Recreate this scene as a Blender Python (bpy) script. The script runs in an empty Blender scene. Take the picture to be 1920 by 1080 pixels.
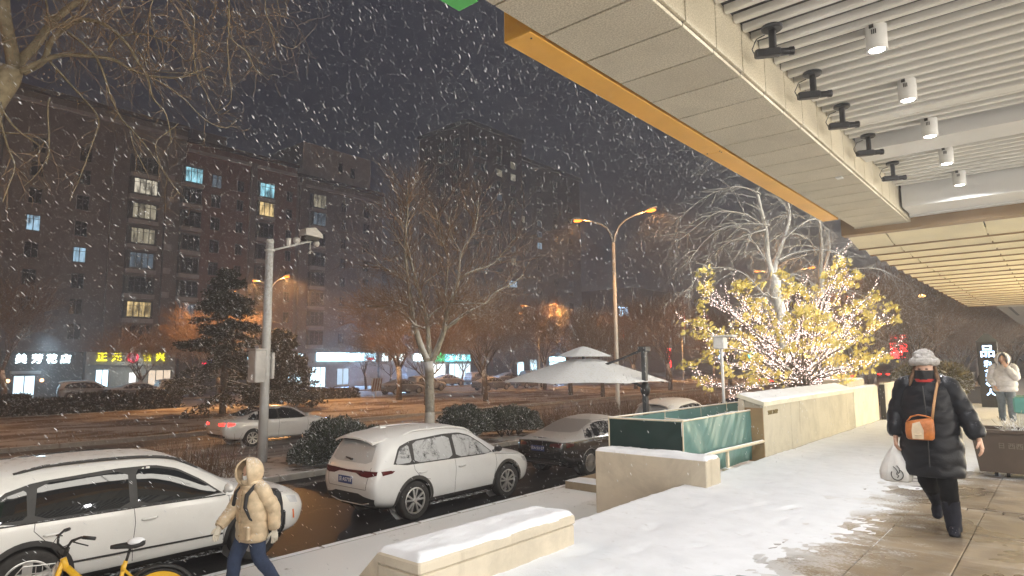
import bpy, bmesh, math, random
from mathutils import Vector, Matrix
from mathutils.bvhtree import BVHTree
from mathutils.geometry import delaunay_2d_cdt
from mathutils import noise as mnoise
R = math.radians
random.seed(7)
SC = bpy.context.scene
COL = SC.collection

# ------------------------------------------------------------------ camera, sky, exposure
cam_data = bpy.data.cameras.new('camera')
cam = bpy.data.objects.new('camera', cam_data)
COL.objects.link(cam)
cam_data.sensor_width = 36.0
cam_data.lens = 1204.17 / 1920 * 36
cam_data.clip_start = 0.05
cam_data.clip_end = 3000
_yaw, _pit, _rol = R(-40.5637), R(6.6322), R(-0.4569)
_f = Vector((math.sin(_yaw) * math.cos(_pit), math.cos(_yaw) * math.cos(_pit), math.sin(_pit)))
_r = Vector((math.cos(_yaw), -math.sin(_yaw), 0)); _u = _r.cross(_f)
_r2 = _r * math.cos(_rol) + _u * math.sin(_rol)
_u2 = _u * math.cos(_rol) - _r * math.sin(_rol)
cam.matrix_world = Matrix(((_r2.x, _u2.x, -_f.x, 0), (_r2.y, _u2.y, -_f.y, 0), (_r2.z, _u2.z, -_f.z, 1.6), (0, 0, 0, 1)))
SC.camera = cam

world = bpy.data.worlds.new('World'); SC.world = world; world.use_nodes = True
wn = world.node_tree; wn.nodes.clear()
_wo = wn.nodes.new('ShaderNodeOutputWorld'); _bg = wn.nodes.new('ShaderNodeBackground')
# low cloud lit by the city at night: one even dim tone
_bg.inputs[0].default_value = (0.54, 0.58, 0.95, 1); _bg.inputs[1].default_value = 0.025
wn.links.new(_bg.outputs[0], _wo.inputs[0])
SC.view_settings.view_transform = 'Standard'; SC.view_settings.look = 'None'
SC.view_settings.exposure = 0.5; SC.view_settings.gamma = 1.0
SC.view_settings.use_curve_mapping = False
SC.cycles.use_denoising = True
SC.cycles.denoiser = 'OPENIMAGEDENOISE'
SC.cycles.denoising_input_passes = 'RGB_ALBEDO_NORMAL'
SC.cycles.max_bounces = 6; SC.cycles.diffuse_bounces = 3; SC.cycles.glossy_bounces = 3
SC.cycles.transmission_bounces = 4; SC.cycles.transparent_max_bounces = 8
SC.cycles.volume_bounces = 0
SC.cycles.sample_clamp_indirect = 4.0; SC.cycles.sample_clamp_direct = 0.0
SC.cycles.caustics_reflective = False; SC.cycles.caustics_refractive = False
SC.cycles.blur_glossy = 1.0
SC.cycles.use_adaptive_sampling = True; SC.cycles.adaptive_threshold = 0.012

# ------------------------------------------------------------------ helpers: materials
MATS = {}
def _n(nt, typ, **kw):
    n = nt.nodes.new(typ)
    for k, v in kw.items(): setattr(n, k, v)
    return n
def _in(n, idx, v): n.inputs[idx].default_value = v
def new_mat(name):
    m = bpy.data.materials.new(name); m.use_nodes = True
    nt = m.node_tree
    b = nt.nodes['Principled BSDF']
    MATS[name] = m
    return m, nt, b
def mix_rgb(nt, fac, a, b, mode='MIX'):
    n = _n(nt, 'ShaderNodeMix', data_type='RGBA', blend_type=mode)
    for s, v in ((n.inputs[0], fac), (n.inputs[6], a), (n.inputs[7], b)):
        if isinstance(v, bpy.types.NodeSocket): nt.links.new(v, s)
        elif isinstance(v, (int, float)): s.default_value = v
        else: s.default_value = (*v[:3], 1)
    return n.outputs[2]
def mathn(nt, op, a, b=None, c=None, clamp=False):
    n = _n(nt, 'ShaderNodeMath', operation=op, use_clamp=clamp)
    for i, v in enumerate((a, b, c)):
        if v is None: continue
        if isinstance(v, bpy.types.NodeSocket): nt.links.new(v, n.inputs[i])
        else: n.inputs[i].default_value = v
    return n.outputs[0]
def ramp(nt, v, lo, hi, a=0.0, b=1.0):
    n = _n(nt, 'ShaderNodeMapRange', interpolation_type='SMOOTHSTEP')
    nt.links.new(v, n.inputs[0])
    for i, x in enumerate((lo, hi, a, b)): n.inputs[i + 1].default_value = x
    return n.outputs[0]
def coords(nt, scale=(1, 1, 1), kind='world', rot=(0, 0, 0)):
    mp = _n(nt, 'ShaderNodeMapping'); mp.inputs[3].default_value = scale; mp.inputs[2].default_value = rot
    if kind == 'world': src = _n(nt, 'ShaderNodeNewGeometry').outputs['Position']
    else: src = _n(nt, 'ShaderNodeTexCoord').outputs['Object']
    nt.links.new(src, mp.inputs[0])
    return mp.outputs[0]
def noise(nt, scale, detail=4, rough=0.55, vec=None, dist=0.0):
    n = _n(nt, 'ShaderNodeTexNoise'); n.inputs['Scale'].default_value = scale
    n.inputs['Detail'].default_value = detail; n.inputs['Roughness'].default_value = rough
    n.inputs['Distortion'].default_value = dist
    if vec is not None: nt.links.new(vec, n.inputs['Vector'])
    return n.outputs[0]
def normal_z(nt):
    g = _n(nt, 'ShaderNodeNewGeometry'); s = _n(nt, 'ShaderNodeSeparateXYZ')
    nt.links.new(g.outputs['Normal'], s.inputs[0]); return s.outputs[2]
def bump(nt, bsdf, h, strength=0.3, dist=0.02):
    b = _n(nt, 'ShaderNodeBump'); b.inputs['Strength'].default_value = strength
    b.inputs['Distance'].default_value = dist
    nt.links.new(h, b.inputs['Height']); nt.links.new(b.outputs[0], bsdf.inputs['Normal'])
SNOW = (0.80, 0.82, 0.85)
def M(name, col, rough=0.6, metal=0.0, var=0.12, vscale=3.0, bmp=0.0, bscale=30.0, snow=0.0, snow_lo=0.35,
      snow_hi=0.8, snow_scale=14.0, coat=0.0, spec=0.5, emit=None, estr=0.0, alpha=1.0, trans=0.0, kind='world', dirt=0.0, sss=0.0):
    """general procedural surface: colour mottling, optional settled snow on faces that look up"""
    if name in MATS: return MATS[name]
    m, nt, b = new_mat(name)
    v = coords(nt, kind=kind)
    c = col
    if var > 0:
        nz = noise(nt, vscale, 5, 0.6, v)
        c = mix_rgb(nt, ramp(nt, nz, 0.3, 0.7), [x * (1 - var) for x in col], [min(1, x * (1 + var)) for x in col])
    if dirt > 0:
        nd = noise(nt, vscale * 0.7, 8, 0.7, v, 0.4)
        c = mix_rgb(nt, ramp(nt, nd, 0.52, 0.72, 0, dirt), c, [x * 0.35 for x in col])
    rs = rough
    if snow > 0:
        nz2 = noise(nt, snow_scale, 6, 0.65, v)
        up = ramp(nt, normal_z(nt), snow_lo, snow_hi)
        k = mathn(nt, 'MULTIPLY', up, ramp(nt, nz2, 0.62 - 0.5 * snow, 0.74 - 0.5 * snow))
        c = mix_rgb(nt, k, c, SNOW)
        mr = _n(nt, 'ShaderNodeMix', data_type='FLOAT'); nt.links.new(k, mr.inputs[0])
        mr.inputs[2].default_value = rough; mr.inputs[3].default_value = 0.9; rs = mr.outputs[0]
    if isinstance(c, bpy.types.NodeSocket): nt.links.new(c, b.inputs['Base Color'])
    else: b.inputs['Base Color'].default_value = (*c, 1)
    if isinstance(rs, bpy.types.NodeSocket): nt.links.new(rs, b.inputs['Roughness'])
    else: b.inputs['Roughness'].default_value = rs
    b.inputs['Metallic'].default_value = metal
    b.inputs['Specular IOR Level'].default_value = spec
    b.inputs['Coat Weight'].default_value = coat
    b.inputs['Coat Roughness'].default_value = 0.06
    b.inputs['Transmission Weight'].default_value = trans
    if emit:
        b.inputs['Emission Color'].default_value = (*emit, 1); b.inputs['Emission Strength'].default_value = estr
    if bmp > 0: bump(nt, b, noise(nt, bscale, 5, 0.6, v), bmp, 0.02)
    return m
def E(name, col, strength, sampled=False):
    """a surface that gives off light"""
    if name in MATS: return MATS[name]
    m = bpy.data.materials.new(name); m.use_nodes = True
    nt = m.node_tree; nt.nodes.clear()
    e = _n(nt, 'ShaderNodeEmission'); o = _n(nt, 'ShaderNodeOutputMaterial')
    e.inputs[0].default_value = (*col, 1); e.inputs[1].default_value = strength
    nt.links.new(e.outputs[0], o.inputs[0])
    m.cycles.emission_sampling = 'AUTO' if sampled else 'NONE'
    MATS[name] = m
    return m

# ------------------------------------------------------------------ helpers: meshes and things
def V(*a): return Vector(a)
class MB:
    """collects shapes for ONE mesh"""
    def __init__(s): s.v = []; s.f = []
    def add(s, vs, fs):
        o = len(s.v); s.v += [tuple(x) for x in vs]; s.f += [tuple(i + o for i in f) for f in fs]; return s
    def box(s, x0, x1, y0, y1, z0, z1, bev=0.0):
        if bev > 0:
            b = min(bev, abs(x1 - x0) * .45, abs(y1 - y0) * .45, abs(z1 - z0) * .45)
            vs = []; 
            for (z, k) in ((z0, b), (z0 + b, 0), (z1 - b, 0), (z1, b)):
                for (x, y) in ((x0 + k, y0 + b + k), (x0 + b + k, y0 + k), (x1 - b - k, y0 + k), (x1 - k, y0 + b + k),
                               (x1 - k, y1 - b - k), (x1 - b - k, y1 - k), (x0 + b + k, y1 - k), (x0 + k, y1 - b - k)):
                    vs.append((x, y, z))
            fs = [tuple(range(7, -1, -1)), tuple(range(24, 32))]
            for l in range(3):
                for i in range(8):
                    j = (i + 1) % 8
                    fs.append((l * 8 + i, l * 8 + j, l * 8 + 8 + j, l * 8 + 8 + i))
            return s.add(vs, fs)
        return s.add([(x0, y0, z0), (x1, y0, z0), (x1, y1, z0), (x0, y1, z0), (x0, y0, z1), (x1, y0, z1), (x1, y1, z1), (x0, y1, z1)],
                     [(3, 2, 1, 0), (4, 5, 6, 7), (0, 1, 5, 4), (1, 2, 6, 5), (2, 3, 7, 6), (3, 0, 4, 7)])
    def tube(s, pts, rad, n=8, cap=True, closed=False, flat=None):
        pts = [Vector(p) for p in pts]
        if not hasattr(rad, '__len__'): rad = [rad] * len(pts)
        m = len(pts); vs = []; fs = []; up = None
        for i in range(m):
            a = pts[i - 1] if (i > 0 or closed) else pts[0]; c = pts[(i + 1) % m] if (i < m - 1 or closed) else pts[-1]
            t = (c - a)
            if t.length < 1e-9: t = Vector((0, 0, 1))
            t.normalize()
            if up is None:
                up = Vector((0, 0, 1)) if abs(t.z) < 0.9 else Vector((1, 0, 0))
            sd = t.cross(up)
            if sd.length < 1e-6: sd = t.orthogonal()
            sd.normalize(); up = sd.cross(t).normalized()
            for k in range(n):
                a_ = 2 * math.pi * k / n
                ca, sa = math.cos(a_), math.sin(a_)
                if flat: ca *= flat
                vs.append(pts[i] + (sd * ca + up * sa) * rad[i])
        for i in range(m - 1 if not closed else m):
            j = (i + 1) % m
            for k in range(n):
                l = (k + 1) % n
                fs.append((i * n + k, i * n + l, j * n + l, j * n + k))
        if cap and not closed:
            fs.append(tuple(range(n - 1, -1, -1))); fs.append(tuple((m - 1) * n + k for k in range(n)))
        return s.add(vs, fs)
    def cyl(s, a, b, r0, r1=None, n=12, cap=True):
        return s.tube([a, b], [r0, r0 if r1 is None else r1], n, cap)
    def lathe(s, prof, n=24, c=(0, 0, 0), axis='z', cap=True):
        vs = []; fs = []
        for (r, h) in prof:
            for k in range(n):
                a = 2 * math.pi * k / n
                p = (r * math.cos(a), r * math.sin(a), h)
                if axis == 'x': p = (h, p[0], p[1])
                elif axis == 'y': p = (p[1], h, p[0])
                vs.append((p[0] + c[0], p[1] + c[1], p[2] + c[2]))
        m = len(prof)
        for i in range(m - 1):
            for k in range(n):
                l = (k + 1) % n
                fs.append((i * n + k, i * n + l, (i + 1) * n + l, (i + 1) * n + k))
        if cap and prof[0][0] > 1e-6: fs.append(tuple(range(n - 1, -1, -1)))
        if cap and prof[-1][0] > 1e-6: fs.append(tuple((m - 1) * n + k for k in range(n)))
        return s.add(vs, fs)
    def prism(s, poly, h0, h1, axis='z'):
        n = len(poly); vs = []
        for h in (h0, h1):
            for (a, b) in poly:
                vs.append({'z': (a, b, h), 'x': (h, a, b), 'y': (a, h, b)}[axis])
        fs = [tuple(range(n - 1, -1, -1)), tuple(range(n, 2 * n))]
        for i in range(n):
            j = (i + 1) % n; fs.append((i, j, n + j, n + i))
        return s.add(vs, fs)
    def grid(s, fn, nu, nv):
        vs = [fn(i / nu, j / nv) for i in range(nu + 1) for j in range(nv + 1)]
        fs = [(i * (nv + 1) + j, (i + 1) * (nv + 1) + j, (i + 1) * (nv + 1) + j + 1, i * (nv + 1) + j + 1) for i in range(nu) for j in range(nv)]
        return s.add(vs, fs)
    def loft(s, rings, cap=True, close=True):
        n = len(rings[0]); vs = [p for r in rings for p in r]; fs = []
        for i in range(len(rings) - 1):
            for k in range(n if close else n - 1):
                l = (k + 1) % n
                fs.append((i * n + k, i * n + l, (i + 1) * n + l, (i + 1) * n + k))
        if cap and close:
            fs.append(tuple(range(n - 1, -1, -1))); fs.append(tuple((len(rings) - 1) * n + k for k in range(n)))
        return s.add(vs, fs)
    def ball(s, c, r, n=10, m=7, sq=(1, 1, 1)):
        pr = []
        for i in range(m + 1):
            a = math.pi * i / m
            pr.append((max(1e-5, math.sin(a)), -math.cos(a)))
        o = len(s.v); s.lathe(pr, n)
        for i in range(o, len(s.v)):
            p = s.v[i]; s.v[i] = (c[0] + p[0] * r * sq[0], c[1] + p[1] * r * sq[1], c[2] + p[2] * r * sq[2])
        return s
    def xf(s, mat, start=0):
        for i in range(start, len(s.v)): s.v[i] = tuple(mat @ Vector(s.v[i]))
        return s
    def mesh(s, name, smooth=False, fix=True):
        me = bpy.data.meshes.new(name)
        me.from_pydata(s.v, [], s.f)
        if fix:
            bm = bmesh.new(); bm.from_mesh(me); bmesh.ops.recalc_face_normals(bm, faces=bm.faces); bm.to_mesh(me); bm.free()
        if smooth:
            for p in me.polygons: p.use_smooth = True
        me.update()
        return me
    def build(s, name, mat, parent=None, smooth=False, local=False, fix=True):
        if parent is not None and not local:
            l = Vector(parent['_w']) if '_w' in parent else parent.location
            if l.length > 0: s.v = [(p[0] - l.x, p[1] - l.y, p[2] - l.z) for p in s.v]
        me = s.mesh(name, smooth, fix)
        me.materials.append(mat)
        o = bpy.data.objects.new(name, me); COL.objects.link(o)
        if parent is not None: o.parent = parent
        return o
def smooth_by_angle(o, ang=35):
    me = o.data
    for p in me.polygons: p.use_smooth = True
    me.set_sharp_from_angle(angle=R(ang))
    return o
def thing(name, label, cat, loc=(0, 0, 0), rotz=0.0, group=None):
    o = bpy.data.objects.new(name, None); COL.objects.link(o)
    o.empty_display_size = 0.2
    o.location = loc; o.rotation_euler = (0, 0, rotz); o['label'] = label; o['category'] = cat
    if group: o['group'] = group
    return o
def tag(o, label, cat, group=None):
    o['label'] = label; o['category'] = cat
    if group: o['group'] = group
    return o
def struct(o): o['kind'] = 'structure'; return o
def stuff(o): o['kind'] = 'stuff'; return o
def copy_tree(o, parent=None):
    c = o.copy(); COL.objects.link(c); c.parent = parent
    for ch in [x for x in bpy.data.objects if x.parent is o]: copy_tree(ch, c)
    return c
def inst(name, me, loc, parent=None, mat=None, rot=(0, 0, 0), scale=(1, 1, 1)):
    o = bpy.data.objects.new(name, me); COL.objects.link(o); o.location = loc; o.rotation_euler = rot; o.scale = scale
    if parent is not None: o.parent = parent
    return o
def lamp(name, typ, loc, energy, col, parent=None, **kw):
    l = bpy.data.lights.new(name, typ); l.energy = energy; l.color = col
    for k, v in kw.items():
        if k not in ('aim',): setattr(l, k, v)
    o = bpy.data.objects.new(name, l); COL.objects.link(o); o.location = loc
    if 'aim' in kw: o.rotation_euler = Vector(kw['aim']).to_track_quat('-Z', 'Y').to_euler()
    if parent is not None: o.parent = parent
    return o
FONT_CACHE = {}
def text_mesh(txt, size, depth=0.01, bold=0.0):
    key = (txt, size, depth, bold)
    if key in FONT_CACHE: return FONT_CACHE[key]
    cu = bpy.data.curves.new('t', 'FONT'); cu.body = txt; cu.size = size; cu.extrude = depth / 2; cu.offset = bold
    cu.align_x = 'CENTER'; cu.align_y = 'CENTER'; cu.resolution_u = 2
    o = bpy.data.objects.new('t', cu); COL.objects.link(o)
    bpy.context.view_layer.update()
    me = bpy.data.meshes.new_from_object(o.evaluated_get(bpy.context.evaluated_depsgraph_get()))
    bpy.data.objects.remove(o); bpy.data.curves.remove(cu)
    FONT_CACHE[key] = me
    return me
def letters(name, txt, size, mat, loc, rot, parent, depth=0.01, bold=0.0, world=True):
    me = text_mesh(txt, size, depth, bold).copy()
    me.materials.clear(); me.materials.append(mat)
    o = bpy.data.objects.new(name, me); COL.objects.link(o)
    l = Vector(loc)
    if world and parent is not None: l = l - parent.location
    o.location = l; o.rotation_euler = rot
    if parent is not None: o.parent = parent
    return o
GZ = -1.40      # road level (the terrace paving is z = 0)
PZ = -1.25      # lower pavement
# ------------------------------------------------------------------ the setting
def snowy_ground(name, base, snowc, cover, scale, stretch=(1, 1, 1), rough=0.6, wet=0.0, bmp=0.4, fine=40):
    m, nt, b = new_mat(name)
    v = coords(nt, stretch)
    n1 = noise(nt, scale, 8, 0.62, v, 0.3); n2 = noise(nt, fine, 4, 0.6, coords(nt))
    s = mathn(nt, 'ADD', n1, mathn(nt, 'MULTIPLY', mathn(nt, 'SUBTRACT', n2, 0.5), 0.25))
    k = ramp(nt, s, 0.66 - 0.4 * cover, 0.76 - 0.4 * cover + 0.04)
    nb = noise(nt, 6, 5, 0.6, coords(nt))
    c0 = mix_rgb(nt, nb, [x * 0.7 for x in base], [min(1, x * 1.35) for x in base])
    c = mix_rgb(nt, k, c0, snowc)
    nt.links.new(c, b.inputs['Base Color'])
    mr = _n(nt, 'ShaderNodeMix', data_type='FLOAT'); nt.links.new(k, mr.inputs[0])
    mr.inputs[2].default_value = rough; mr.inputs[3].default_value = 0.85; nt.links.new(mr.outputs[0], b.inputs['Roughness'])
    h = mathn(nt, 'ADD', mathn(nt, 'MULTIPLY', k, 0.8), mathn(nt, 'MULTIPLY', n2, 0.5))
    bump(nt, b, h, bmp, 0.03)
    return m
m_road = snowy_ground('wet_asphalt_with_slush', (0.060, 0.054, 0.050), (0.40, 0.385, 0.375), 0.68, 0.8, (1.0, 0.06, 1), 0.4, bmp=0.15, fine=25)
m_lane = snowy_ground('wet_dark_asphalt', (0.022, 0.021, 0.021), (0.45, 0.44, 0.43), 0.26, 0.9, (1.0, 0.35, 1), 0.5, fine=30)
m_lane.node_tree.nodes['Principled BSDF'].inputs['Specular IOR Level'].default_value = 0.16
m_grass = snowy_ground('dry_grass_under_snow', (0.17, 0.125, 0.08), (0.52, 0.50, 0.48), 0.60, 0.5, (1, 0.5, 1), 0.9, bmp=0.25, fine=14)
m_earth = snowy_ground('trodden_snow_soil', (0.10, 0.08, 0.06), (0.66, 0.66, 0.66), 0.62, 1.2, (1, 1, 1), 0.9, bmp=0.6)
m_pave = snowy_ground('snowed_pavement', (0.20, 0.18, 0.16), (0.78, 0.79, 0.80), 1.0, 1.3, (1, 1, 1), 0.7, bmp=0.25, fine=18)
m_far = snowy_ground('far_ground', (0.06, 0.055, 0.05), (0.4, 0.4, 0.42), 0.5, 0.4, (1, 1, 1), 0.6)
m_kerb = M('kerb_stone', (0.30, 0.28, 0.25), 0.7, bmp=0.3, bscale=25, snow=0.75, snow_lo=0.6, snow_hi=0.95)

ground = struct(MB().box(-900, 900, -900, 900, GZ - 0.5, GZ - 0.03).build('ground', m_far))
def sheet(name, x0, x1, y0, y1, z, mat, thick=0.3, nx=1, ny=1):
    return struct(MB().box(x0, x1, y0, y1, z - thick, z).build(name, mat))
pavement = sheet('pavement', -9.02, -3.70, -40, 120, PZ, m_pave, 0.16)
lane = sheet('parking_lane', -15.62, -9.18, -60, 300, GZ, m_lane, 0.012)
road = sheet('road', -28.42, -19.14, -120, 400, GZ, m_road, 0.012)
road2 = sheet('far_road', -60.0, -46.02, -120, 400, GZ, m_road, 0.012)
verge = sheet('planted_verge', -19.0, -15.76, -60, 300, GZ + 0.13, m_earth, 0.14)
median = sheet('grass_median', -45.86, -28.58, -120, 400, GZ + 0.12, m_grass, 0.13)
forecourt = sheet('shop_forecourt', -110, -60.14, -120, 300, GZ + 0.10, m_far, 0.12)

def kerb(label, x0, x1, ya, yb, z1, L=1.0, cap=60):
    t = thing('kerb', label, 'kerb', ((x0 + x1) / 2, ya, GZ))
    me = MB().box(x0 - (x0 + x1) / 2, x1 - (x0 + x1) / 2, 0, L - 0.012, -0.05, z1 - GZ, 0.018).mesh('kerbstone')
    me.materials.append(m_kerb)
    n = int((yb - ya) / L)
    for i in range(min(n, cap)): inst('kerbstone', me, (0, i * L, 0), t)
    if n > cap:
        mb = MB()
        mb.box(x0, x1, ya + cap * L, yb, GZ - 0.05, z1, 0.018); stuff(mb.build('kerb_run', m_kerb, t))
    return t
kerb('pale kerb along the snowy lower pavement beside the parked cars', -9.18, -9.02, -2, 40, PZ + 0.004, 1.0, 42)
kerb('kerb edging the shrub verge on the side of the parked cars', -15.76, -15.62, 4, 44, GZ + 0.15, 1.0, 40)
kerb('kerb edging the shrub verge on the side of the wide road', -19.14, -19.0, 6, 56, GZ + 0.15, 1.0, 30)
kerb('kerb of the brown grass median facing the passing sedan', -28.58, -28.42, 3, 93, GZ + 0.17, 1.5, 40)
kerb('far kerb of the brown grass median', -46.02, -45.86, 5, 125, GZ + 0.15, 2.0, 40)
kerb('kerb in front of the lit shops across the street', -60.14, -60.0, 5, 125, GZ + 0.13, 2.0, 40)

# ---- terrace with slabs
terrace = struct(MB().box(-3.80, 14.0, -12, 60, -1.6, -0.035).build('terrace', M('terrace_bed', (0.10, 0.09, 0.08), 0.8)))
def tile_mat():
    m, nt, b = new_mat('wet_stone_slab')
    oi = _n(nt, 'ShaderNodeObjectInfo')
    v = coords(nt); n1 = noise(nt, 2.2, 6, 0.65, v, 0.5); n2 = noise(nt, 0.55, 4, 0.6, coords(nt, (1, 1, 1)), 0.6); n3 = noise(nt, 120, 3, 0.6, v)
    n4 = noise(nt, 3.0, 6, 0.6, coords(nt, (0.5, 2.2, 1)), 0.8)
    base = mix_rgb(nt, oi.outputs['Random'], (0.31, 0.23, 0.14), (0.45, 0.36, 0.25))
    base = mix_rgb(nt, ramp(nt, n1, 0.3, 0.75), base, (0.20, 0.15, 0.10))
    base = mix_rgb(nt, mathn(nt, 'MULTIPLY', n3, 0.18), base, (0.1, 0.09, 0.08))
    # trodden slush film
    k = ramp(nt, mathn(nt, 'ADD', n4, mathn(nt, 'MULTIPLY', mathn(nt, 'SUBTRACT', n3, 0.5), 0.35)), 0.52, 0.70, 0, 0.42)
    base = mix_rgb(nt, k, base, (0.55, 0.54, 0.51))
    # thin dusting that thickens towards the open side
    ps = _n(nt, 'ShaderNodeSeparateXYZ'); nt.links.new(v, ps.inputs[0])
    side = mathn(nt, 'ADD', ramp(nt, ps.outputs[0], -2.6, -0.7, 0.36, -0.07), ramp(nt, ps.outputs[1], 8.5, 13.0, 0.0, 0.25))
    n5 = noise(nt, 38, 5, 0.7, coords(nt, (1, 1.6, 1)), 0.3); n6 = noise(nt, 2.6, 5, 0.6, coords(nt, (0.8, 1.5, 1)), 0.5)
    dust = ramp(nt, mathn(nt, 'ADD', mathn(nt, 'ADD', mathn(nt, 'MULTIPLY', n5, 0.6), mathn(nt, 'MULTIPLY', n6, 0.6)), side), 0.66, 0.78, 0, 0.9)
    base = mix_rgb(nt, dust, base, (0.74, 0.76, 0.78))
    # wet patches
    w = ramp(nt, n2, 0.42, 0.60)
    base = mix_rgb(nt, mathn(nt, 'MULTIPLY', w, 0.5), base, (0.085, 0.062, 0.04))
    nt.links.new(base, b.inputs['Base Color'])
    mr = _n(nt, 'ShaderNodeMix', data_type='FLOAT'); nt.links.new(w, mr.inputs[0]); mr.inputs[2].default_value = 0.48; mr.inputs[3].default_value = 0.22
    nt.links.new(mr.outputs[0], b.inputs['Roughness'])
    bump(nt, b, mathn(nt, 'ADD', mathn(nt, 'MULTIPLY', n3, 0.25), mathn(nt, 'MULTIPLY', n4, 0.7)), 0.25, 0.008)
    return m
m_tile = tile_mat()
rt = random.Random(3)
me_tile = MB().box(0, 0.614, 0, 0.994, -0.035, 0, 0.004).mesh('slab'); me_tile.materials.append(m_tile)
me_brick = MB().box(0, 0.300, 0, 0.134, -0.035, 0, 0.004).mesh('band_brick'); me_brick.materials.append(m_tile)
BANDY = 8.36
for i in range(-4, 5):
    X = -1.40 + i * 0.62
    for j in range(0, 27):
        Y = 1.4 + j * 1.0
        if Y >= 8.3: Y = BANDY + 0.30 + (Y - 8.4)
        if -3.9 < X < 1.2 and Y < 24:
            o = inst('slab', me_tile, (X + 0.003, Y + 0.003 + (0.5 if (i % 2) and False else 0), rt.uniform(-0.004, 0.003)), terrace)
            o.rotation_euler = (rt.uniform(-.002, .002), rt.uniform(-.003, .003), 0)
for i in range(-12, 14):
    for j in range(2):
        X = -1.40 + i * 0.31 + (0.155 if j else 0)
        if -3.8 < X < 1.2: inst('band_brick', me_brick, (X + 0.003, BANDY + 0.003 + 0.142 * j, rt.uniform(-0.003, 0.003)), terrace)
# far slabs too small to pick apart
_mb = MB().box(-3.8, 1.2, 24.3, 60, -0.034, 0.0); stuff(_mb.build('slab_field', m_tile, terrace))
_mb = MB().box(1.81, 14.0, -12, 60, -0.034, 0.0).box(-3.8, 1.8, -12, 1.38, -0.034, 0); stuff(_mb.build('slab_field', m_tile, terrace))

def m_snow_make(name, col, bs=55, dirty=0.0):
    m, nt, b = new_mat(name)
    v = coords(nt); n1 = noise(nt, bs, 5, 0.65, v); n2 = noise(nt, 3.5, 6, 0.6, v)
    c = mix_rgb(nt, ramp(nt, n2, 0.35, 0.7), col, [x * 0.93 for x in col])
    if dirty: c = mix_rgb(nt, ramp(nt, noise(nt, 7, 9, 0.78, coords(nt, (0.8, 1.5, 1)), 0.5), 0.56, 0.76, 0, dirty), c, (0.30, 0.27, 0.23))
    nt.links.new(c, b.inputs['Base Color']); b.inputs['Roughness'].default_value = 0.85
    bump(nt, b, mathn(nt, 'ADD', mathn(nt, 'MULTIPLY', n1, 0.5), n2), 0.35, 0.02)
    return m
m_snow = m_snow_make('fresh_snow', (0.82, 0.84, 0.87))
m_snow_t = m_snow_make('trodden_snow', (0.78, 0.80, 0.83), 45, 0.6)

def lerp_tab(tab, y):
    if y <= tab[0][0]: return tab[0][1]
    for (a, va), (b, vb) in zip(tab, tab[1:]):
        if y <= b: return va + (vb - va) * (y - a) / (b - a)
    return tab[-1][1]
EDGE = [(2, -2.35), (4.2, -2.2), (5.2, -1.95), (6.4, -1.85), (7.4, -1.75), (8.2, -2.05), (9.2, -1.95), (10.2, -1.75), (11.5, -1.2), (13, 0.0), (16, 1.5), (60, 2)]
def fbm(x, y, s, o=4): return mnoise.fractal(Vector((x * s, y * s, 3.7)), 0.6, 2.1, o)
steps_print = []
_rp = random.Random(11)
for k in range(170):
    y = _rp.uniform(4, 20); x = _rp.uniform(-3.2, -1.2) ; steps_print.append((x, y, _rp.uniform(-.4, .4)))
def snow_h(x, y):
    d = lerp_tab(EDGE, y) - x              # >0 inside the snow
    h = 0.016 * max(-1.3, min(1.0, d / 0.6)) + 0.002
    if d > 0.6: h = 0.018 + 0.035 * min(1, (d - 0.6) / 1.2)
    h += 0.008 * fbm(x * 0.8, y * 1.4, 1.3) + 0.0045 * fbm(x * .7, y * 1.6, 6.0) + 0.0045 * fbm(x, y * 1.5, 22, 5)
    for (px, py, a) in steps_print:
        dx, dy = x - px, y - py
        if abs(dx) < 0.3 and abs(dy) < 0.3:
            u = dx * math.cos(a) - dy * math.sin(a); w = dx * math.sin(a) + dy * math.cos(a)
            q = (u / 0.045) ** 2 + (w / 0.12) ** 2
            if q < 2.2: h -= 0.012 * (1 - q / 2.2)
    return h
def snow_cover():
    mb = MB()
    ys = []; y = 1.5
    while y < 13: ys.append(y); y += 0.035 + 0.0025 * y
    while y < 60: ys.append(y); y += 0.35
    nx = 110
    vs = []; 
    for yy in ys:
        for i in range(nx + 1):
            x = -3.86 + i / nx * 5.0 if yy > 12 else -3.86 + i / nx * 3.6
            h = snow_h(x, yy)
            if i == 0: h = -0.10
            elif i == 1: h -= 0.01 
            if i == 0: x += 0.015 + 0.03 * fbm(1, yy, 3)
            vs.append((x, yy, h))
    fs = []
    n = nx + 1
    for j in range(len(ys) - 1):
        for i in range(nx):
            q = (j * n + i, j * n + i + 1, (j + 1) * n + i + 1, (j + 1) * n + i)
            if max(vs[k][2] for k in q) > -0.012: fs.append(q)
    mb.add(vs, fs)
    o = mb.build('snow_cover', m_snow_t, None, smooth=True, fix=False)
    return struct(o)
snow_cover()
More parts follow.
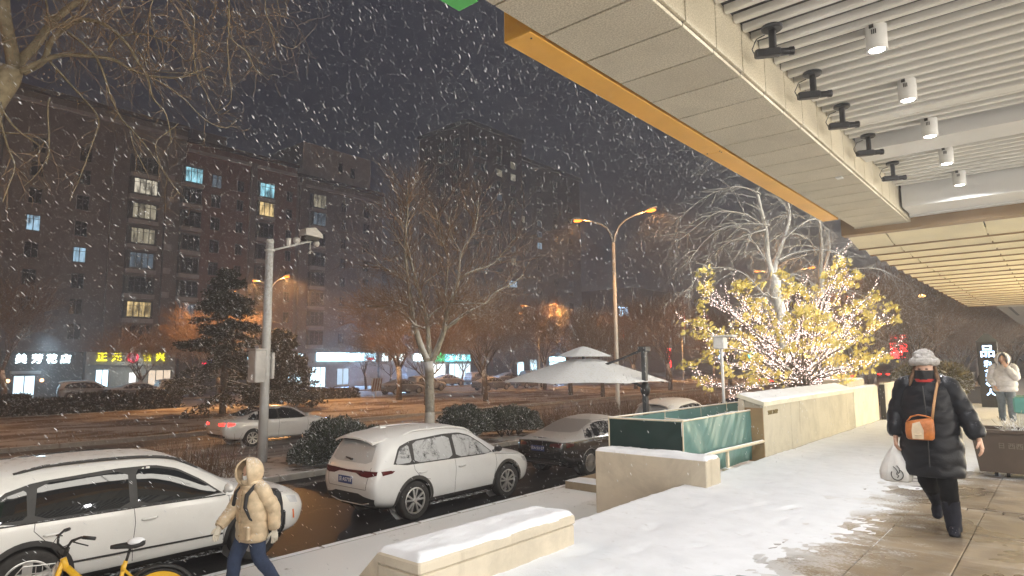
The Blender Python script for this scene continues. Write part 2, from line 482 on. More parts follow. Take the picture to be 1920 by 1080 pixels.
# ------------------------------------------------------------------ the shop building with its canopy
def speckle(name, c0, c1, scale=140, rough=0.7, bmp=0.2):
    m, nt, b = new_mat(name)
    v = coords(nt); n1 = noise(nt, scale, 3, 0.7, v); n2 = noise(nt, 1.8, 6, 0.65, v, 0.3)
    oi = _n(nt, 'ShaderNodeObjectInfo')
    c = mix_rgb(nt, ramp(nt, n1, 0.35, 0.65), c0, c1)
    c = mix_rgb(nt, ramp(nt, n2, 0.4, 0.75, 0, 0.35), c, [x * 0.72 for x in c0])
    c = mix_rgb(nt, mathn(nt, 'MULTIPLY', oi.outputs['Random'], 0.25), c, [x * 0.80 for x in c0])
    nt.links.new(c, b.inputs['Base Color']); b.inputs['Roughness'].default_value = rough
    bump(nt, b, n1, bmp, 0.004)
    return m
m_stone = speckle('pale_granite', (0.46, 0.41, 0.30), (0.74, 0.68, 0.54), 75)
m_dark = M('dark_joint', (0.05, 0.045, 0.04), 0.9, var=0)
m_white = M('white_coated_metal', (0.72, 0.72, 0.70), 0.42, var=0.04, vscale=1.2)
m_slat = M('pale_grey_slat', (0.80, 0.79, 0.74), 0.45, var=0.06, vscale=0.9)
m_plen = M('grey_plenum', (0.10, 0.092, 0.08), 0.8)
m_yel = M('orange_yellow_metal', (0.86, 0.45, 0.07), 0.45, var=0.07, vscale=1.3)
m_brown = M('bronze_metal', (0.30, 0.20, 0.10), 0.5, var=0.1, vscale=1.0)
m_ceil = M('cream_ceiling_panel', (0.80, 0.72, 0.50), 0.5, var=0.07, vscale=1.2, kind='world')
m_green = M('green_sign_skin', (0.09, 0.42, 0.10), 0.4, var=0.05, emit=(0.09, 0.5, 0.1), estr=0.12)

canopy = thing("shop_building", 'shop building with granite edged canopy, slatted ceiling and cream louvres over the terrace', 'building', (3.0, 4.0, 0))
P0 = 0.547
for k in range(-14, 16):
    y0 = 4.15 + k * P0; y1 = y0 + P0 - 0.018
    MB().box(-2.745, -1.905, y0, y1, 4.0, 4.03, 0.003).build('soffit_stone', m_stone, canopy)
    MB().box(-1.91, -1.880, y0, y1, 4.035, 4.46, 0.003).build('edge_stone', m_stone, canopy)
    MB().box(-2.775, -2.750, y0, y1, 4.035, 4.9, 0.003).build('edge_stone', m_stone, canopy)
MB().box(-2.748, -1.912, -3.5, 12.88, 4.022, 5.2).build('canopy_core', m_dark, canopy)
MB().box(-2.76, -1.87, 12.895, 12.93, 3.99, 4.6, 0.004).build('end_stone', m_stone, canopy)
# the yellow light trough along the outer edge
MB().box(-3.03, -2.78, 3.47, 7.02, 4.0, 4.42, 0.004).build('trough_panel', m_yel, canopy)
MB().box(-3.03, -2.78, 7.024, 11.9, 4.0, 4.42, 0.004).build('trough_panel', m_yel, canopy)
for (x, y) in ((-2.98, 7.0), (-2.83, 7.0), (-2.83, 7.05), (-2.83, 3.55)):
    MB().cyl((x, y, 3.996), (x, y, 4.01), 0.008, n=8).build('rivet', m_dark, canopy)
MB().box(-2.12, -2.04, 9.05, 9.16, 3.985, 4.0, 0.003).build('sensor', m_white, canopy)
# slatted ceiling
def slat_mesh(x0, x1):
    mb = MB(); prof = [(-0.030, 4.46), (-0.030, 4.412), (-0.024, 4.40), (0.024, 4.40), (0.030, 4.412), (0.030, 4.46)]
    mb.prism([(a, b) for a, b in prof], x0, x1, 'x'); return mb
me_sl = slat_mesh(-1.87 - 3.0, 5.2).mesh('slat'); me_sl.materials.append(m_slat)
y = -3.4
while y < 9.0:
    inst('slat', me_sl, (0, y - 4.0, 0), canopy); y += 0.197
y = 9.82
while y < 11.95:
    inst('slat', me_sl, (0, y - 4.0, 0), canopy); y += 0.197
MB().box(-1.87, 8.4, -3.5, 12.9, 4.66, 4.75).build('plenum', m_plen, canopy)
MB().box(-1.875, 8.2, 9.14, 9.70, 4.30, 4.66, 0.004).build('ceiling_beam', m_white, canopy)
MB().box(-1.875, 8.2, 8.20, 8.36, 4.395, 4.43, 0.003).build('ceiling_strip', m_slat, canopy)
MB().box(-1.84, 8.2, 12.02, 12.72, 4.08, 4.66, 0.004).build('ceiling_beam', m_white, canopy)
MB().box(-1.86, 8.2, 12.725, 12.89, 4.06, 4.66, 0.004).build('ceiling_trim', m_white, canopy)
MB().box(-2.99, 8.2, 12.94, 13.20, 3.89, 4.7, 0.004).build('bronze_beam', m_brown, canopy)
# cream louvre ceiling beyond
xs = [-2.99, -2.345, -0.88, 0.585, 2.05, 5.0, 8.2]
for i in range(20):
    ya = 13.205 + i * 0.99
    for a, b in zip(xs, xs[1:]):
        mb = MB(); mb.box(a + 0.012, b - 0.012, 0, 0.965, -0.02, 0.02, 0.003)
        mb.xf(Matrix.Translation((0, ya, 3.98)) @ Matrix.Rotation(R(-9.5), 4, 'X'))
        mb.build('ceiling_panel', m_ceil, canopy)
    MB().box(-2.97, 8.1, ya + .950, ya + .972, 3.775, 3.835).build('panel_trim', m_brown, canopy)
MB().box(-2.9, 8.2, 13.2, 33.1, 4.1, 4.2).build('ceiling_back', m_dark, canopy)
MB().box(-2.0, 8.2, 33.1, 62, 3.72, 3.9).build('far_soffit', M('grey_soffit', (0.30, 0.28, 0.25), 0.7), canopy)
MB().box(-1.65, -1.55, 33.4, 40, 3.70, 3.722).build('soffit_joint', m_dark, canopy)
# shop front behind the camera (it is what the parked car's windows reflect)
m_mull = M('dark_mullion', (0.05, 0.05, 0.05), 0.4)
MB().box(8.2, 8.5, -12, 60, 3.75, 4.66).build('shop_wall', M('shop_wall_panel', (0.35, 0.32, 0.28), 0.6), canopy)
MB().box(8.2, 8.5, -12, 60, -0.1, 0.25, 0.01).build('shop_plinth', m_stone, canopy)
for k in range(25): MB().box(8.25, 8.4, -12 + k * 3, -11.9 + k * 3, 0.252, 3.75).build('mullion', m_mull, canopy)
m_shop = E('lit_shop_interior', (1.0, 0.94, 0.84), 4.6, True)
for k in range(24): MB().box(9.2, 9.25, -11.86 + k * 3, -9.04 + k * 3, 0.26, 3.74).build('shop_interior', m_shop, canopy)
MB().box(7.98, 8.2, -10, 40, 3.80, 3.88, 0.004).build('light_bar', E('white_light_bar', (1, 0.95, 0.86), 9.0, True), canopy)
for k, t_ in enumerate(('烤鸭', '火锅', '美食', '咖啡')):
    letters('sign_letters', t_, 0.62, E('red_neon', (1.0, 0.03, 0.02), 3.0), (8.15, -3.0 + k * 4.2, 4.15), (R(90), 0, R(-90)), canopy, 0.03)

# green sign box outside the edge
g = thing('sign_box', 'bright green sign box fixed outside the granite canopy edge', 'sign', (-2.86, 2.4, 4.0))
MB().box(-2.975, -2.79, 1.0, 2.94, 4.0, 4.9, 0.006).build('sign_body', m_green, g)
MB().box(-2.982, -2.976, 1.05, 2.9, 4.05, 4.85).build('sign_face', m_green, g)

# the lit shop sign that runs along the front of the canopy above the yellow trough
fs_ = thing('fascia_sign', 'long warm white lit shop sign above the canopy edge facing the street', 'sign', (-2.95, 12, 4.9))
MB().box(-2.95, -2.80, -9, 33, 4.95, 6.25, 0.01).build('sign_case', m_white, fs_)
for k in range(14): MB().box(-2.975, -2.952, -8.9 + k * 3, -5.96 + k * 3, 5.0, 6.2).build('sign_panel', E('sign_panel_light', (1.0, 0.95, 0.85), 7.2, True), fs_)
# downlights in a row under the slats
m_dl = E('downlight_glow', (1.0, 0.93, 0.82), 26.0)
WARM = (0.97, 0.98, 1.0)
def downlight(x, y, i):
    ORD = ('first', 'second', 'third', 'fourth', 'fifth', 'sixth', 'seventh', 'eighth')
    lb = 'white cylinder downlight, ' + (ORD[2 - i] + ' from the flat white ceiling beam on the open slat side' if i < 3 else ('first past the flat white ceiling beam' if i == 3 else 'last one before the bronze beam'))
    t = thing('downlight', lb, 'downlight', (x, y, 4.19), 0, 'downlights in a row under the slats')
    MB().lathe([(0.060, 0.012), (0.078, 0.0), (0.082, 0.004), (0.084, 0.215), (0.078, 0.222), (0.02, 0.225)], 24).build('housing', m_white, t, local=True, smooth=True)
    MB().lathe([(0.0001, 0.010), (0.060, 0.010)], 20).build('lens', m_dl, t, local=True)
    MB().box(-0.035, 0.0, -0.09, -0.05, 0.18, 0.262).build('bracket', m_dark, t, local=True)
    for k in range(3): MB().box(-0.020 + k * 0.014, -0.012 + k * 0.014, -0.0855, -0.080, 0.125, 0.165).build('vent_slot', m_dark, t, local=True)
    lamp('downlight_lamp', 'SPOT', (0, 0, -0.012), 98, WARM, t, spot_size=R(172), spot_blend=0.25, shadow_soft_size=0.07)
for i in range(-5, 5): downlight(-1.0, (5.94 + i * 1.4), i)
# black pattern projectors on the granite edge
m_blk = M('black_metal', (0.015, 0.014, 0.014), 0.42, var=0.1)
m_lens = E('cool_lens', (0.75, 0.80, 1.0), 6.0)
for i, y in enumerate((3.95, 5.34, 6.49, 7.58, 8.83, 10.33)):
    lb = 'black projector lamp on the granite canopy edge, ' + ('fifth before the white ceiling beam', 'fourth before the white ceiling beam, lens glowing', 'third before the white ceiling beam', 'second before the white ceiling beam', 'first before the white ceiling beam', 'first past the white ceiling beam')[i]
    t = thing('spot_projector', lb, 'spotlight', (-1.66, y, 4.40), 0, 'black projectors along the canopy edge')
    MB().lathe([(0.075, -0.03), (0.085, -0.022), (0.085, 0.0), (0.06, 0.004)], 20).build('base_disc', m_blk, t, local=True, smooth=False)
    MB().box(-0.026, 0.026, -0.026, 0.026, -0.20, -0.028, 0.006).build('stem', m_blk, t, local=True)
    rot = Matrix.Translation((0.0, 0, -0.23)) @ Matrix.Rotation(R(34), 4, 'Z') @ Matrix.Rotation(R(-3), 4, 'Y')
    mb = MB(); mb.box(-0.15, 0.06, -0.035, 0.035, -0.032, 0.036, 0.010); mb.xf(rot); mb.build('body', m_blk, t, local=True)
    mb = MB(); mb.lathe([(0.030, 0.055), (0.032, 0.06), (0.030, 0.13), (0.036, 0.132), (0.036, 0.165), (0.028, 0.166)], 16, axis='x'); mb.xf(rot)
    smooth_by_angle(mb.build('barrel', m_blk, t, local=True))
    mb = MB(); mb.lathe([(0.0001, 0.168), (0.027, 0.1665)], 16, axis='x'); mb.xf(rot); mb.build('lens', m_lens if i < 2 else M('dull_lens', (0.4, 0.42, 0.5), 0.1), t, local=True)
    mb = MB(); mb.tube([(-0.06, 0, -0.05), (-0.13, -0.01, -0.07), (-0.17, -0.01, -0.15), (-0.145, 0, -0.22)], 0.005, 5); mb.build('cable', m_blk, t, local=True)
# warm cove light washing the cream ceiling from the shop side
t = thing('cove_light', 'long warm cove light fixed high on the shop wall below the cream ceiling', 'wall light', (8.1, 23, 3.3))
MB().box(7.95, 8.2, 13.4, 32.6, 3.22, 3.30, 0.005).build('housing', m_white, t)
lamp('cove_lamp', 'AREA', (-.3, 0, .06), 4600, (1.0, 0.80, 0.46), t, shape='RECTANGLE', size=0.2, size_y=19, aim=(-0.75, 0, 0.5))

# ------------------------------------------------------------------ terrace walls, tarp enclosure, rails
def wall_mat(name, col, dirt=0.5, snow=0.0):
    m, nt, b = new_mat(name)
    v = coords(nt); n1 = noise(nt, 1.6, 7, 0.68, v, 0.5); n2 = noise(nt, 60, 4, 0.65, v)
    n3 = noise(nt, 2.2, 6, 0.65, coords(nt, (2.5, 2.5, 0.35)), 0.2)
    c = mix_rgb(nt, ramp(nt, n1, 0.38, 0.7), col, [x * 0.78 for x in col])
    c = mix_rgb(nt, ramp(nt, n3, 0.55, 0.78, 0, dirt), c, [col[0] * 0.42, col[1] * 0.38, col[2] * 0.32])
    c = mix_rgb(nt, ramp(nt, n2, 0.6, 0.78, 0, 0.3), c, [x * 0.5 for x in col])
    nt.links.new(c, b.inputs['Base Color']); b.inputs['Roughness'].default_value = 0.75
    bump(nt, b, mathn(nt, 'ADD', mathn(nt, 'MULTIPLY', n2, 0.6), n1), 0.25, 0.012)
    return m
m_wall = wall_mat('stained_cream_render', (0.62, 0.55, 0.43), 0.4)
m_wall2 = wall_mat('aged_stone_panel', (0.50, 0.46, 0.36), 0.6)
m_wall3 = wall_mat('clean_cream_panel', (0.72, 0.69, 0.56), 0.2)
m_rail = M('cream_painted_pipe', (0.62, 0.54, 0.40), 0.45, snow=0.6, snow_lo=0.5, snow_hi=0.9, snow_scale=20)
def snow_slab(name, x0, x1, y0, y1, z, h, parent, nx=24, ny=24, over=0.012, seed=0.0, zf=None):
    """settled snow with a soft uneven top and rounded rim"""
    mb = MB()
    def fn(u, v):
        x = x0 - over + (x1 - x0 + 2 * over) * u; y = y0 - over + (y1 - y0 + 2 * over) * v
        d = min(u * (x1 - x0), (1 - u) * (x1 - x0), v * (y1 - y0), (1 - v) * (y1 - y0))
        e = min(1, d / (h * 1.3 + 0.01)); e = math.sqrt(max(0, 1 - (1 - e) ** 2))
        zz = (h * (0.8 + 0.3 * fbm(x + seed, y, 2.2)) + h * 0.10 * fbm(x, y + seed, 16)) * e
        jx = 0.02 * fbm(seed + y, x, 4) if u in (0, 1) else 0
        b = zf(x, y) if zf else z
        return (x + jx, y, b + zz - (0.006 if e == 0 else 0))
    mb.grid(fn, nx, ny)
    return mb.build(name, m_snow, parent, smooth=True)
t = thing('retaining_wall', 'rendered retaining wall carrying the snowy terrace edge above the lower pavement', 'wall', (-3.83, 5, PZ))
MB().box(-3.86, -3.802, -12, 7.72, PZ - 0.1, -0.03, 0.005).build('wall_face', m_wall, t)
MB().box(-3.86, -3.802, 8.24, 60, PZ - 0.1, -0.03, 0.005).build('wall_face', m_wall, t)
# low stair cheek
t = thing('stair_cheek_wall', 'low cream stair cheek wall topped with thick snow on the terrace edge', 'wall', (-3.57, 3.8, -0.03))
mb = MB(); mb.box(-3.79, -3.35, 2.95, 4.72, -0.05, 0.205, 0.01); mb.build('wall_body', m_wall, t)
mb = MB(); mb.box(-3.795, -3.343, 2.943, 4.727, 0.207, 0.285, 0.012); mb.build('coping', m_wall, t)
mb = MB(); mb.prism([(-3.80, 0.275), (-4.02, 0.07), (-5.3, -1.15), (-5.3, PZ), (-3.80, PZ)], 2.96, 3.11, 'y'); mb.build('sloped_wing', m_wall, t)
snow_slab('snow_cap', -3.79, -3.36, 2.96, 4.71, 0.285, 0.05, t, 26, 70, 0.006, 2.0)
# stair wall by the enclosure
t = thing('stair_wall', 'tall cream stair wall with snow on top standing before the green tarp', 'wall', (-4.3, 8.0, PZ))
MB().box(-5.14, -3.50, 7.77, 8.20, PZ, 0.365, 0.012).build('wall_body', m_wall, t)
snow_slab('snow_cap', -5.13, -3.51, 7.78, 8.19, 0.365, 0.05, t, 60, 20, 0.008, 5.0)
# steps down to the pavement
m_step = wall_mat('brown_step_stone', (0.34, 0.27, 0.18), 0.4)
t = thing('steps', 'two brown stone steps under snow beside the tall stair wall', 'steps', (-7, 13, PZ))
for (x, y, z) in ((-8.9, 12.2, PZ + 0.17), (-8.35, 12.72, PZ + 0.36)):
    MB().box(x, -3.9, y, 17, PZ - 0.02, z, 0.01).build('step', m_step, t)
    snow_slab('snow_cap', x + 0.01, -3.95, y + 0.01, y + (0.5 if x < -8.5 else 4), z, 0.04, t, 60, 14, 0.01, x)
# tarp enclosure
def tarp_mat(name, col):
    m, nt, b = new_mat(name)
    v = coords(nt); n1 = noise(nt, 2.5, 5, 0.6, v); n2 = noise(nt, 300, 2, 0.5, v)
    c = mix_rgb(nt, n1, [x * 0.75 for x in col], [x * 1.25 for x in col])
    nt.links.new(c, b.inputs['Base Color']); b.inputs['Roughness'].default_value = 0.42
    bump(nt, b, n2, 0.1, 0.002)
    return m
m_tarp = tarp_mat('teal_green_tarpaulin', (0.085, 0.19, 0.175))
m_tarp2 = tarp_mat('dark_green_tarpaulin', (0.012, 0.034, 0.030))
t = thing('tarp_enclosure', 'pipe framed pen wrapped in dark green and teal tarpaulin by the stair wall', 'enclosure', (-4.6, 9.5, 0))
def folds(a, b_, s): return 0.022 * math.sin(9 * a + 7 * b_ + s) * math.exp(-((a * 2 + b_ - 1.2 - s * .2) ** 2)) + 0.03 * mnoise.noise(Vector((a * 3.2 - b_ * 2.0 + s, b_ * 0.6 + a * 0.5, s))) + 0.012 * mnoise.noise(Vector((a * 9 - b_ * 5, b_ * 2, s + 4)))
mb = MB(); mb.grid(lambda u, v: (-4.03 + folds(u * 2.5, v, 1.0), 8.27 + 2.46 * u, 0.0 + 0.79 * v + 0.0), 90, 40); mb.build('tarp_panel', m_tarp, t, smooth=True)
mb = MB(); mb.grid(lambda u, v: (-5.2 + 1.15 * u, 8.25 + 0.4 * folds(u * 1.2, v, 3.0), 0.30 + 0.47 * v), 40, 20); mb.build('tarp_panel', m_tarp2, t, smooth=True)
mb = MB(); mb.grid(lambda u, v: (-5.2 + 0.5 * folds(u * 4, v, 5.0), 8.27 + 4.9 * u, 0.05 + 0.70 * v), 60, 20); mb.build('tarp_panel', m_tarp, t, smooth=True)
mb = MB(); mb.grid(lambda u, v: (-5.15 + 1.1 * u, 8.6 + 3.6 * v, 0.42 + 0.10 * v + 0.05 * fbm(u * 3, v * 4, 2) - 0.25 * (1 - abs(2 * u - 1)) * (v < 0.4)), 26, 40); mb.build('inner_tarp', m_tarp, t, smooth=True)
for (a, b_) in (((-4.03, 8.25, 0.79), (-4.03, 10.73, 0.79)), ((-5.2, 8.25, 0.78), (-4.03, 8.25, 0.79)), ((-5.2, 8.25, 0.78), (-5.2, 13.2, 0.76)), ((-5.15, 9.9, 0.66), (-4.35, 10.2, 0.60)), ((-5.2, 13.2, .76), (-4.3, 13.2, .78))):
    MB().cyl(a, b_, 0.014, n=10).build('pipe_rail', m_rail, t)
for (x, y) in ((-4.03, 8.25), (-5.2, 8.25), (-5.2, 10.0), (-5.2, 11.4), (-5.2, 12.6), (-4.05, 10.70)):
    MB().cyl((x, y, 0.0 if x > -4.5 else 0.1), (x, y, 0.80), 0.011, n=8).build('post', m_rail, t)
snow_slab('snow_patch', -5.1, -4.2, 9.0, 12.6, 0.5, 0.03, t, 20, 40, 0.0, 9.0, zf=lambda x, y: 0.5 + (y - 9) * 0.03)
_rt = random.Random(5); mb = MB()
for k in range(130):
    x = _rt.uniform(-5.0, -4.15); y = _rt.uniform(9.6, 12.9); z = 0.55; a = _rt.uniform(0, 6.28); p = [(x, y, z)]
    for s in range(3):
        x += 0.05 * math.cos(a); y += 0.05 * math.sin(a); z += _rt.uniform(-0.01, 0.06); a += _rt.uniform(-.7, .7); p.append((x, y, z))
    mb.tube(p, [0.008, 0.008, 0.006, 0.003], 4)
stuff(mb.build('clipped_twigs', M('twig_snowed', (0.16, 0.13, 0.09), 0.9, snow=0.8, snow_lo=-0.1, snow_hi=0.4), t))
# hand rail
t = thing('handrail', 'cream pipe handrail running from the stair wall past the tarp', 'handrail', (-3.87, 9.33, 0))
mb = MB(); mb.tube([(-3.80, 8.19, 0.33), (-3.85, 8.8, 0.325), (-3.85, 10.66, 0.30), (-3.85, 10.745, 0.30)], 0.028, 12); mb.build('pipe_rail', m_rail, t, smooth=True)
MB().box(-3.885, -3.855, 9.30, 9.36, -0.02, 0.31).build('post', m_rail, t)
MB().box(-3.93, -3.81, 9.25, 9.41, -0.02, 0.055, 0.01).build('base_plate', m_rail, t)
# planter wall along the terrace
t = thing('planter_wall', 'stained stone planter wall with a sloping snow topped coping beside the terrace', 'wall', (-4.0, 13.6, -0.03))
def cap_prism(x0, z0, x1, z1, th, ya, yb): return MB().prism([(x0, z0), (x1, z1), (x1, z1 - th), (x0, z0 - th)], ya, yb, 'y')
ys = [10.74, 12.11, 15.96, 16.62]
for a, b_ in zip(ys, ys[1:]):
    MB().prism([(-3.82, -0.03), (-3.82, 0.86), (-4.19, 0.97), (-4.19, -0.03)], a + 0.004, b_ - 0.004, 'y').build('stone_panel', m_wall2, t)
cap_prism(-4.23, 1.055, -3.79, 0.925, 0.065, 10.70, 16.66).build('coping', m_wall3, t)
MB().box(-4.22, -4.13, 10.715, 10.742, -0.03, 0.97, 0.004).build('end_pier', m_wall, t)
MB().box(-4.12, -3.825, 10.728, 10.743, -0.03, 0.83, 0.003).build('end_panel', M('brown_end_panel', (0.30, 0.20, 0.10), 0.7, dirt=0.5), t)
snow_slab('snow_cap', -4.22, -3.80, 10.72, 16.64, 1.0, 0.03, t, 14, 90, 0.004, 3.3, zf=lambda x, y: 1.055 - (x + 4.23) / 0.44 * 0.13)
letters('wall_letters', 'SFBK DALP', 0.10, M('bronze_letters', (0.20, 0.15, 0.05), 0.4, metal=0.6), (-3.813, 11.18, 0.74), (R(90), 0, R(90)), t, 0.012)
t = thing('end_wall', 'clean cream wall block past the stained planter wall', 'wall', (-4.0, 17.9, -0.03))
MB().box(-4.5, -3.82, 16.68, 19.2, -0.03, 0.93, 0.012).build('wall_body', m_wall3, t)
snow_slab('snow_cap', -4.49, -3.83, 16.69, 19.19, 0.93, 0.035, t, 14, 40, 0.006, 1.3)
MB().box(-4.55, -4.0, 16.9, 18.6, 0.95, 1.12, 0.01).build('cap_block', m_wall2, t)
snow_slab('cap_snow', -4.54, -4.01, 16.91, 18.59, 1.12, 0.03, t, 14, 30, 0.004, 8.3)
t = thing('barrier_panel', 'cream framed barrier panel just beyond the clean wall block', 'barrier', (-3.6, 19.6, 0))
MB().box(-3.78, -3.70, 19.30, 21.4, 0.0, 0.93, 0.006).build('panel', m_wall3, t)
MB().box(-3.80, -3.68, 19.27, 19.32, 0.0, 0.95).build('dark_edge', m_dark, t)
MB().box(-3.80, -3.68, 19.33, 21.42, 0.93, 0.99, 0.006).build('top_rail', m_wall3, t)
# ------------------------------------------------------------------ vehicles
def paint_mat(name, col, snow=0.7, metal=0.0, rough=0.22, lo=0.45, hi=0.75, scale=9.0, side=0.0):
    m, nt, b = new_mat(name)
    v = coords(nt, kind='obj'); nz = normal_z(nt)
    n1 = noise(nt, scale, 7, 0.65, v, 0.3); n2 = noise(nt, 90, 3, 0.6, v)
    up = ramp(nt, nz, lo, hi)
    k = mathn(nt, 'MULTIPLY', up, ramp(nt, mathn(nt, 'ADD', n1, mathn(nt, 'MULTIPLY', n2, 0.2)), 0.70 - 0.5 * snow, 0.88 - 0.5 * snow))
    if side > 0:
        k2 = ramp(nt, mathn(nt, 'ADD', n1, mathn(nt, 'MULTIPLY', n2, 0.45)), 0.80, 0.98, 0, side)
        k = mathn(nt, 'MAXIMUM', k, k2)
    dirt = ramp(nt, noise(nt, 3, 6, 0.7, v), 0.45, 0.8, 0, 0.10)
    c = mix_rgb(nt, dirt, col, (0.25, 0.22, 0.19))
    c = mix_rgb(nt, k, c, (0.70, 0.70, 0.70))
    nt.links.new(c, b.inputs['Base Color'])
    mr = _n(nt, 'ShaderNodeMix', data_type='FLOAT'); nt.links.new(k, mr.inputs[0]); mr.inputs[2].default_value = rough; mr.inputs[3].default_value = 0.9
    nt.links.new(mr.outputs[0], b.inputs['Roughness'])
    b.inputs['Metallic'].default_value = metal
    cw = mathn(nt, 'SUBTRACT', 0.8, mathn(nt, 'MULTIPLY', k, 0.8)); nt.links.new(cw, b.inputs['Coat Weight']); b.inputs['Coat Roughness'].default_value = 0.05
    bump(nt, b, mathn(nt, 'MULTIPLY', k, n2), 0.15, 0.01)
    return m
def glass_mat(name, frost, scale=7.0):
    m, nt, b = new_mat(name)
    v = coords(nt, (1, 1, 1), 'obj'); n1 = noise(nt, scale, 8, 0.72, v, 0.6); n2 = noise(nt, 110, 3, 0.6, v)
    s = mathn(nt, 'ADD', n1, mathn(nt, 'MULTIPLY', mathn(nt, 'SUBTRACT', n2, 0.5), 0.35))
    k = ramp(nt, s, 0.75 - 0.45 * frost, 0.95 - 0.45 * frost, 0, 0.85)
    c = mix_rgb(nt, k, (0.012, 0.014, 0.016), (0.55, 0.56, 0.57))
    nt.links.new(c, b.inputs['Base Color'])
    mr = _n(nt, 'ShaderNodeMix', data_type='FLOAT'); nt.links.new(k, mr.inputs[0]); mr.inputs[2].default_value = 0.03; mr.inputs[3].default_value = 0.85
    nt.links.new(mr.outputs[0], b.inputs['Roughness'])
    b.inputs['Specular IOR Level'].default_value = 0.7
    return m
m_tyre = M('tyre_rubber', (0.035, 0.033, 0.031), 0.85, var=0.3, vscale=14, bmp=0.3, bscale=60, kind='obj')
m_tyre_s = M('tyre_rubber_slushed', (0.13, 0.12, 0.11), 0.9, var=0.3, vscale=10, bmp=0.3, bscale=60, kind='obj')
m_rim = M('alloy_rim', (0.62, 0.61, 0.59), 0.32, metal=0.75, var=0.05, kind='obj')
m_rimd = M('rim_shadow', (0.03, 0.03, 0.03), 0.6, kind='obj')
m_trim = M('black_plastic_trim', (0.028, 0.027, 0.026), 0.55, var=0.2, vscale=6, kind='obj', snow=0.25, snow_lo=0.5, snow_hi=0.9)
m_clad = M('grey_plastic_cladding', (0.055, 0.052, 0.048), 0.6, var=0.25, vscale=5, kind='obj', snow=0.3, snow_lo=0.4, snow_hi=0.9)
m_seam = M('panel_gap', (0.03, 0.03, 0.03), 0.8, var=0)
m_chrome = M('bright_trim', (0.7, 0.7, 0.7), 0.18, metal=0.9, var=0)
m_tail_off = M('dark_red_lamp', (0.10, 0.008, 0.008), 0.15, var=0.2, coat=0.8, kind='obj')
m_tail_on = E('lit_tail_lamp', (1.0, 0.02, 0.015), 6.0)
m_head = M('clear_lamp', (0.55, 0.56, 0.58), 0.12, var=0.1, coat=1.0)
m_amber = M('amber_marker', (0.7, 0.16, 0.03), 0.3)
m_plate = M('blue_plate', (0.035, 0.06, 0.20), 0.4, var=0.1)
m_ptxt = M('plate_white', (0.8, 0.8, 0.8), 0.5, var=0)
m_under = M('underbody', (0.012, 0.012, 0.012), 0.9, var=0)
m_car_snow = m_snow_make('settled_snow_on_car', (0.74, 0.75, 0.76), 60)

def mirror_ring(r): return list(r) + [(x, -y, z) for (x, y, z) in r[-2:0:-1]]
SUV = [
 [(-2.20, 0, .34), (-2.18, .62, .34), (-2.27, .74, .46), (-2.33, .80, .74), (-2.27, .77, 1.03), (-2.06, .62, 1.46), (-1.98, .40, 1.60), (-1.97, 0, 1.63)],
 [(-2.05, 0, .26), (-2.03, .76, .26), (-2.06, .875, .42), (-2.10, .91, .74), (-2.03, .875, 1.05), (-1.84, .685, 1.54), (-1.78, .43, 1.655), (-1.78, 0, 1.68)],
 [(-1.6, 0, .24), (-1.6, .80, .24), (-1.6, .90, .40), (-1.6, .935, .74), (-1.6, .90, 1.05), (-1.5, .70, 1.58), (-1.5, .44, 1.685), (-1.5, 0, 1.71)],
 [(-.7, 0, .22), (-.7, .80, .22), (-.7, .885, .36), (-.7, .93, .72), (-.7, .905, 1.03), (-.7, .71, 1.60), (-.7, .45, 1.70), (-.7, 0, 1.725)],
 [(.1, 0, .22), (.1, .80, .22), (.1, .88, .36), (.1, .925, .70), (.1, .90, 1.01), (.05, .705, 1.575), (.05, .45, 1.68), (.05, 0, 1.705)],
 [(.95, 0, .22), (.95, .80, .22), (.95, .88, .36), (.95, .92, .68), (1.08, .885, 1.0), (.47, .66, 1.50), (.42, .42, 1.595), (.42, 0, 1.62)],
 [(1.3, 0, .22), (1.3, .80, .22), (1.3, .895, .36), (1.3, .925, .68), (1.30, .865, .985), (1.26, .72, 1.02), (1.22, .42, 1.055), (1.20, 0, 1.065)],
 [(1.75, 0, .22), (1.75, .80, .22), (1.75, .90, .36), (1.75, .92, .68), (1.75, .83, .93), (1.75, .68, .985), (1.75, .42, 1.01), (1.75, 0, 1.02)],
 [(2.12, 0, .24), (2.08, .74, .24), (2.12, .84, .38), (2.14, .86, .66), (2.10, .77, .84), (2.10, .62, .91), (2.10, .38, .94), (2.10, 0, .95)],
 [(2.26, 0, .28), (2.18, .58, .28), (2.28, .66, .40), (2.34, .70, .62), (2.30, .62, .78), (2.26, .48, .82), (2.27, .28, .845), (2.27, 0, .85)],
]
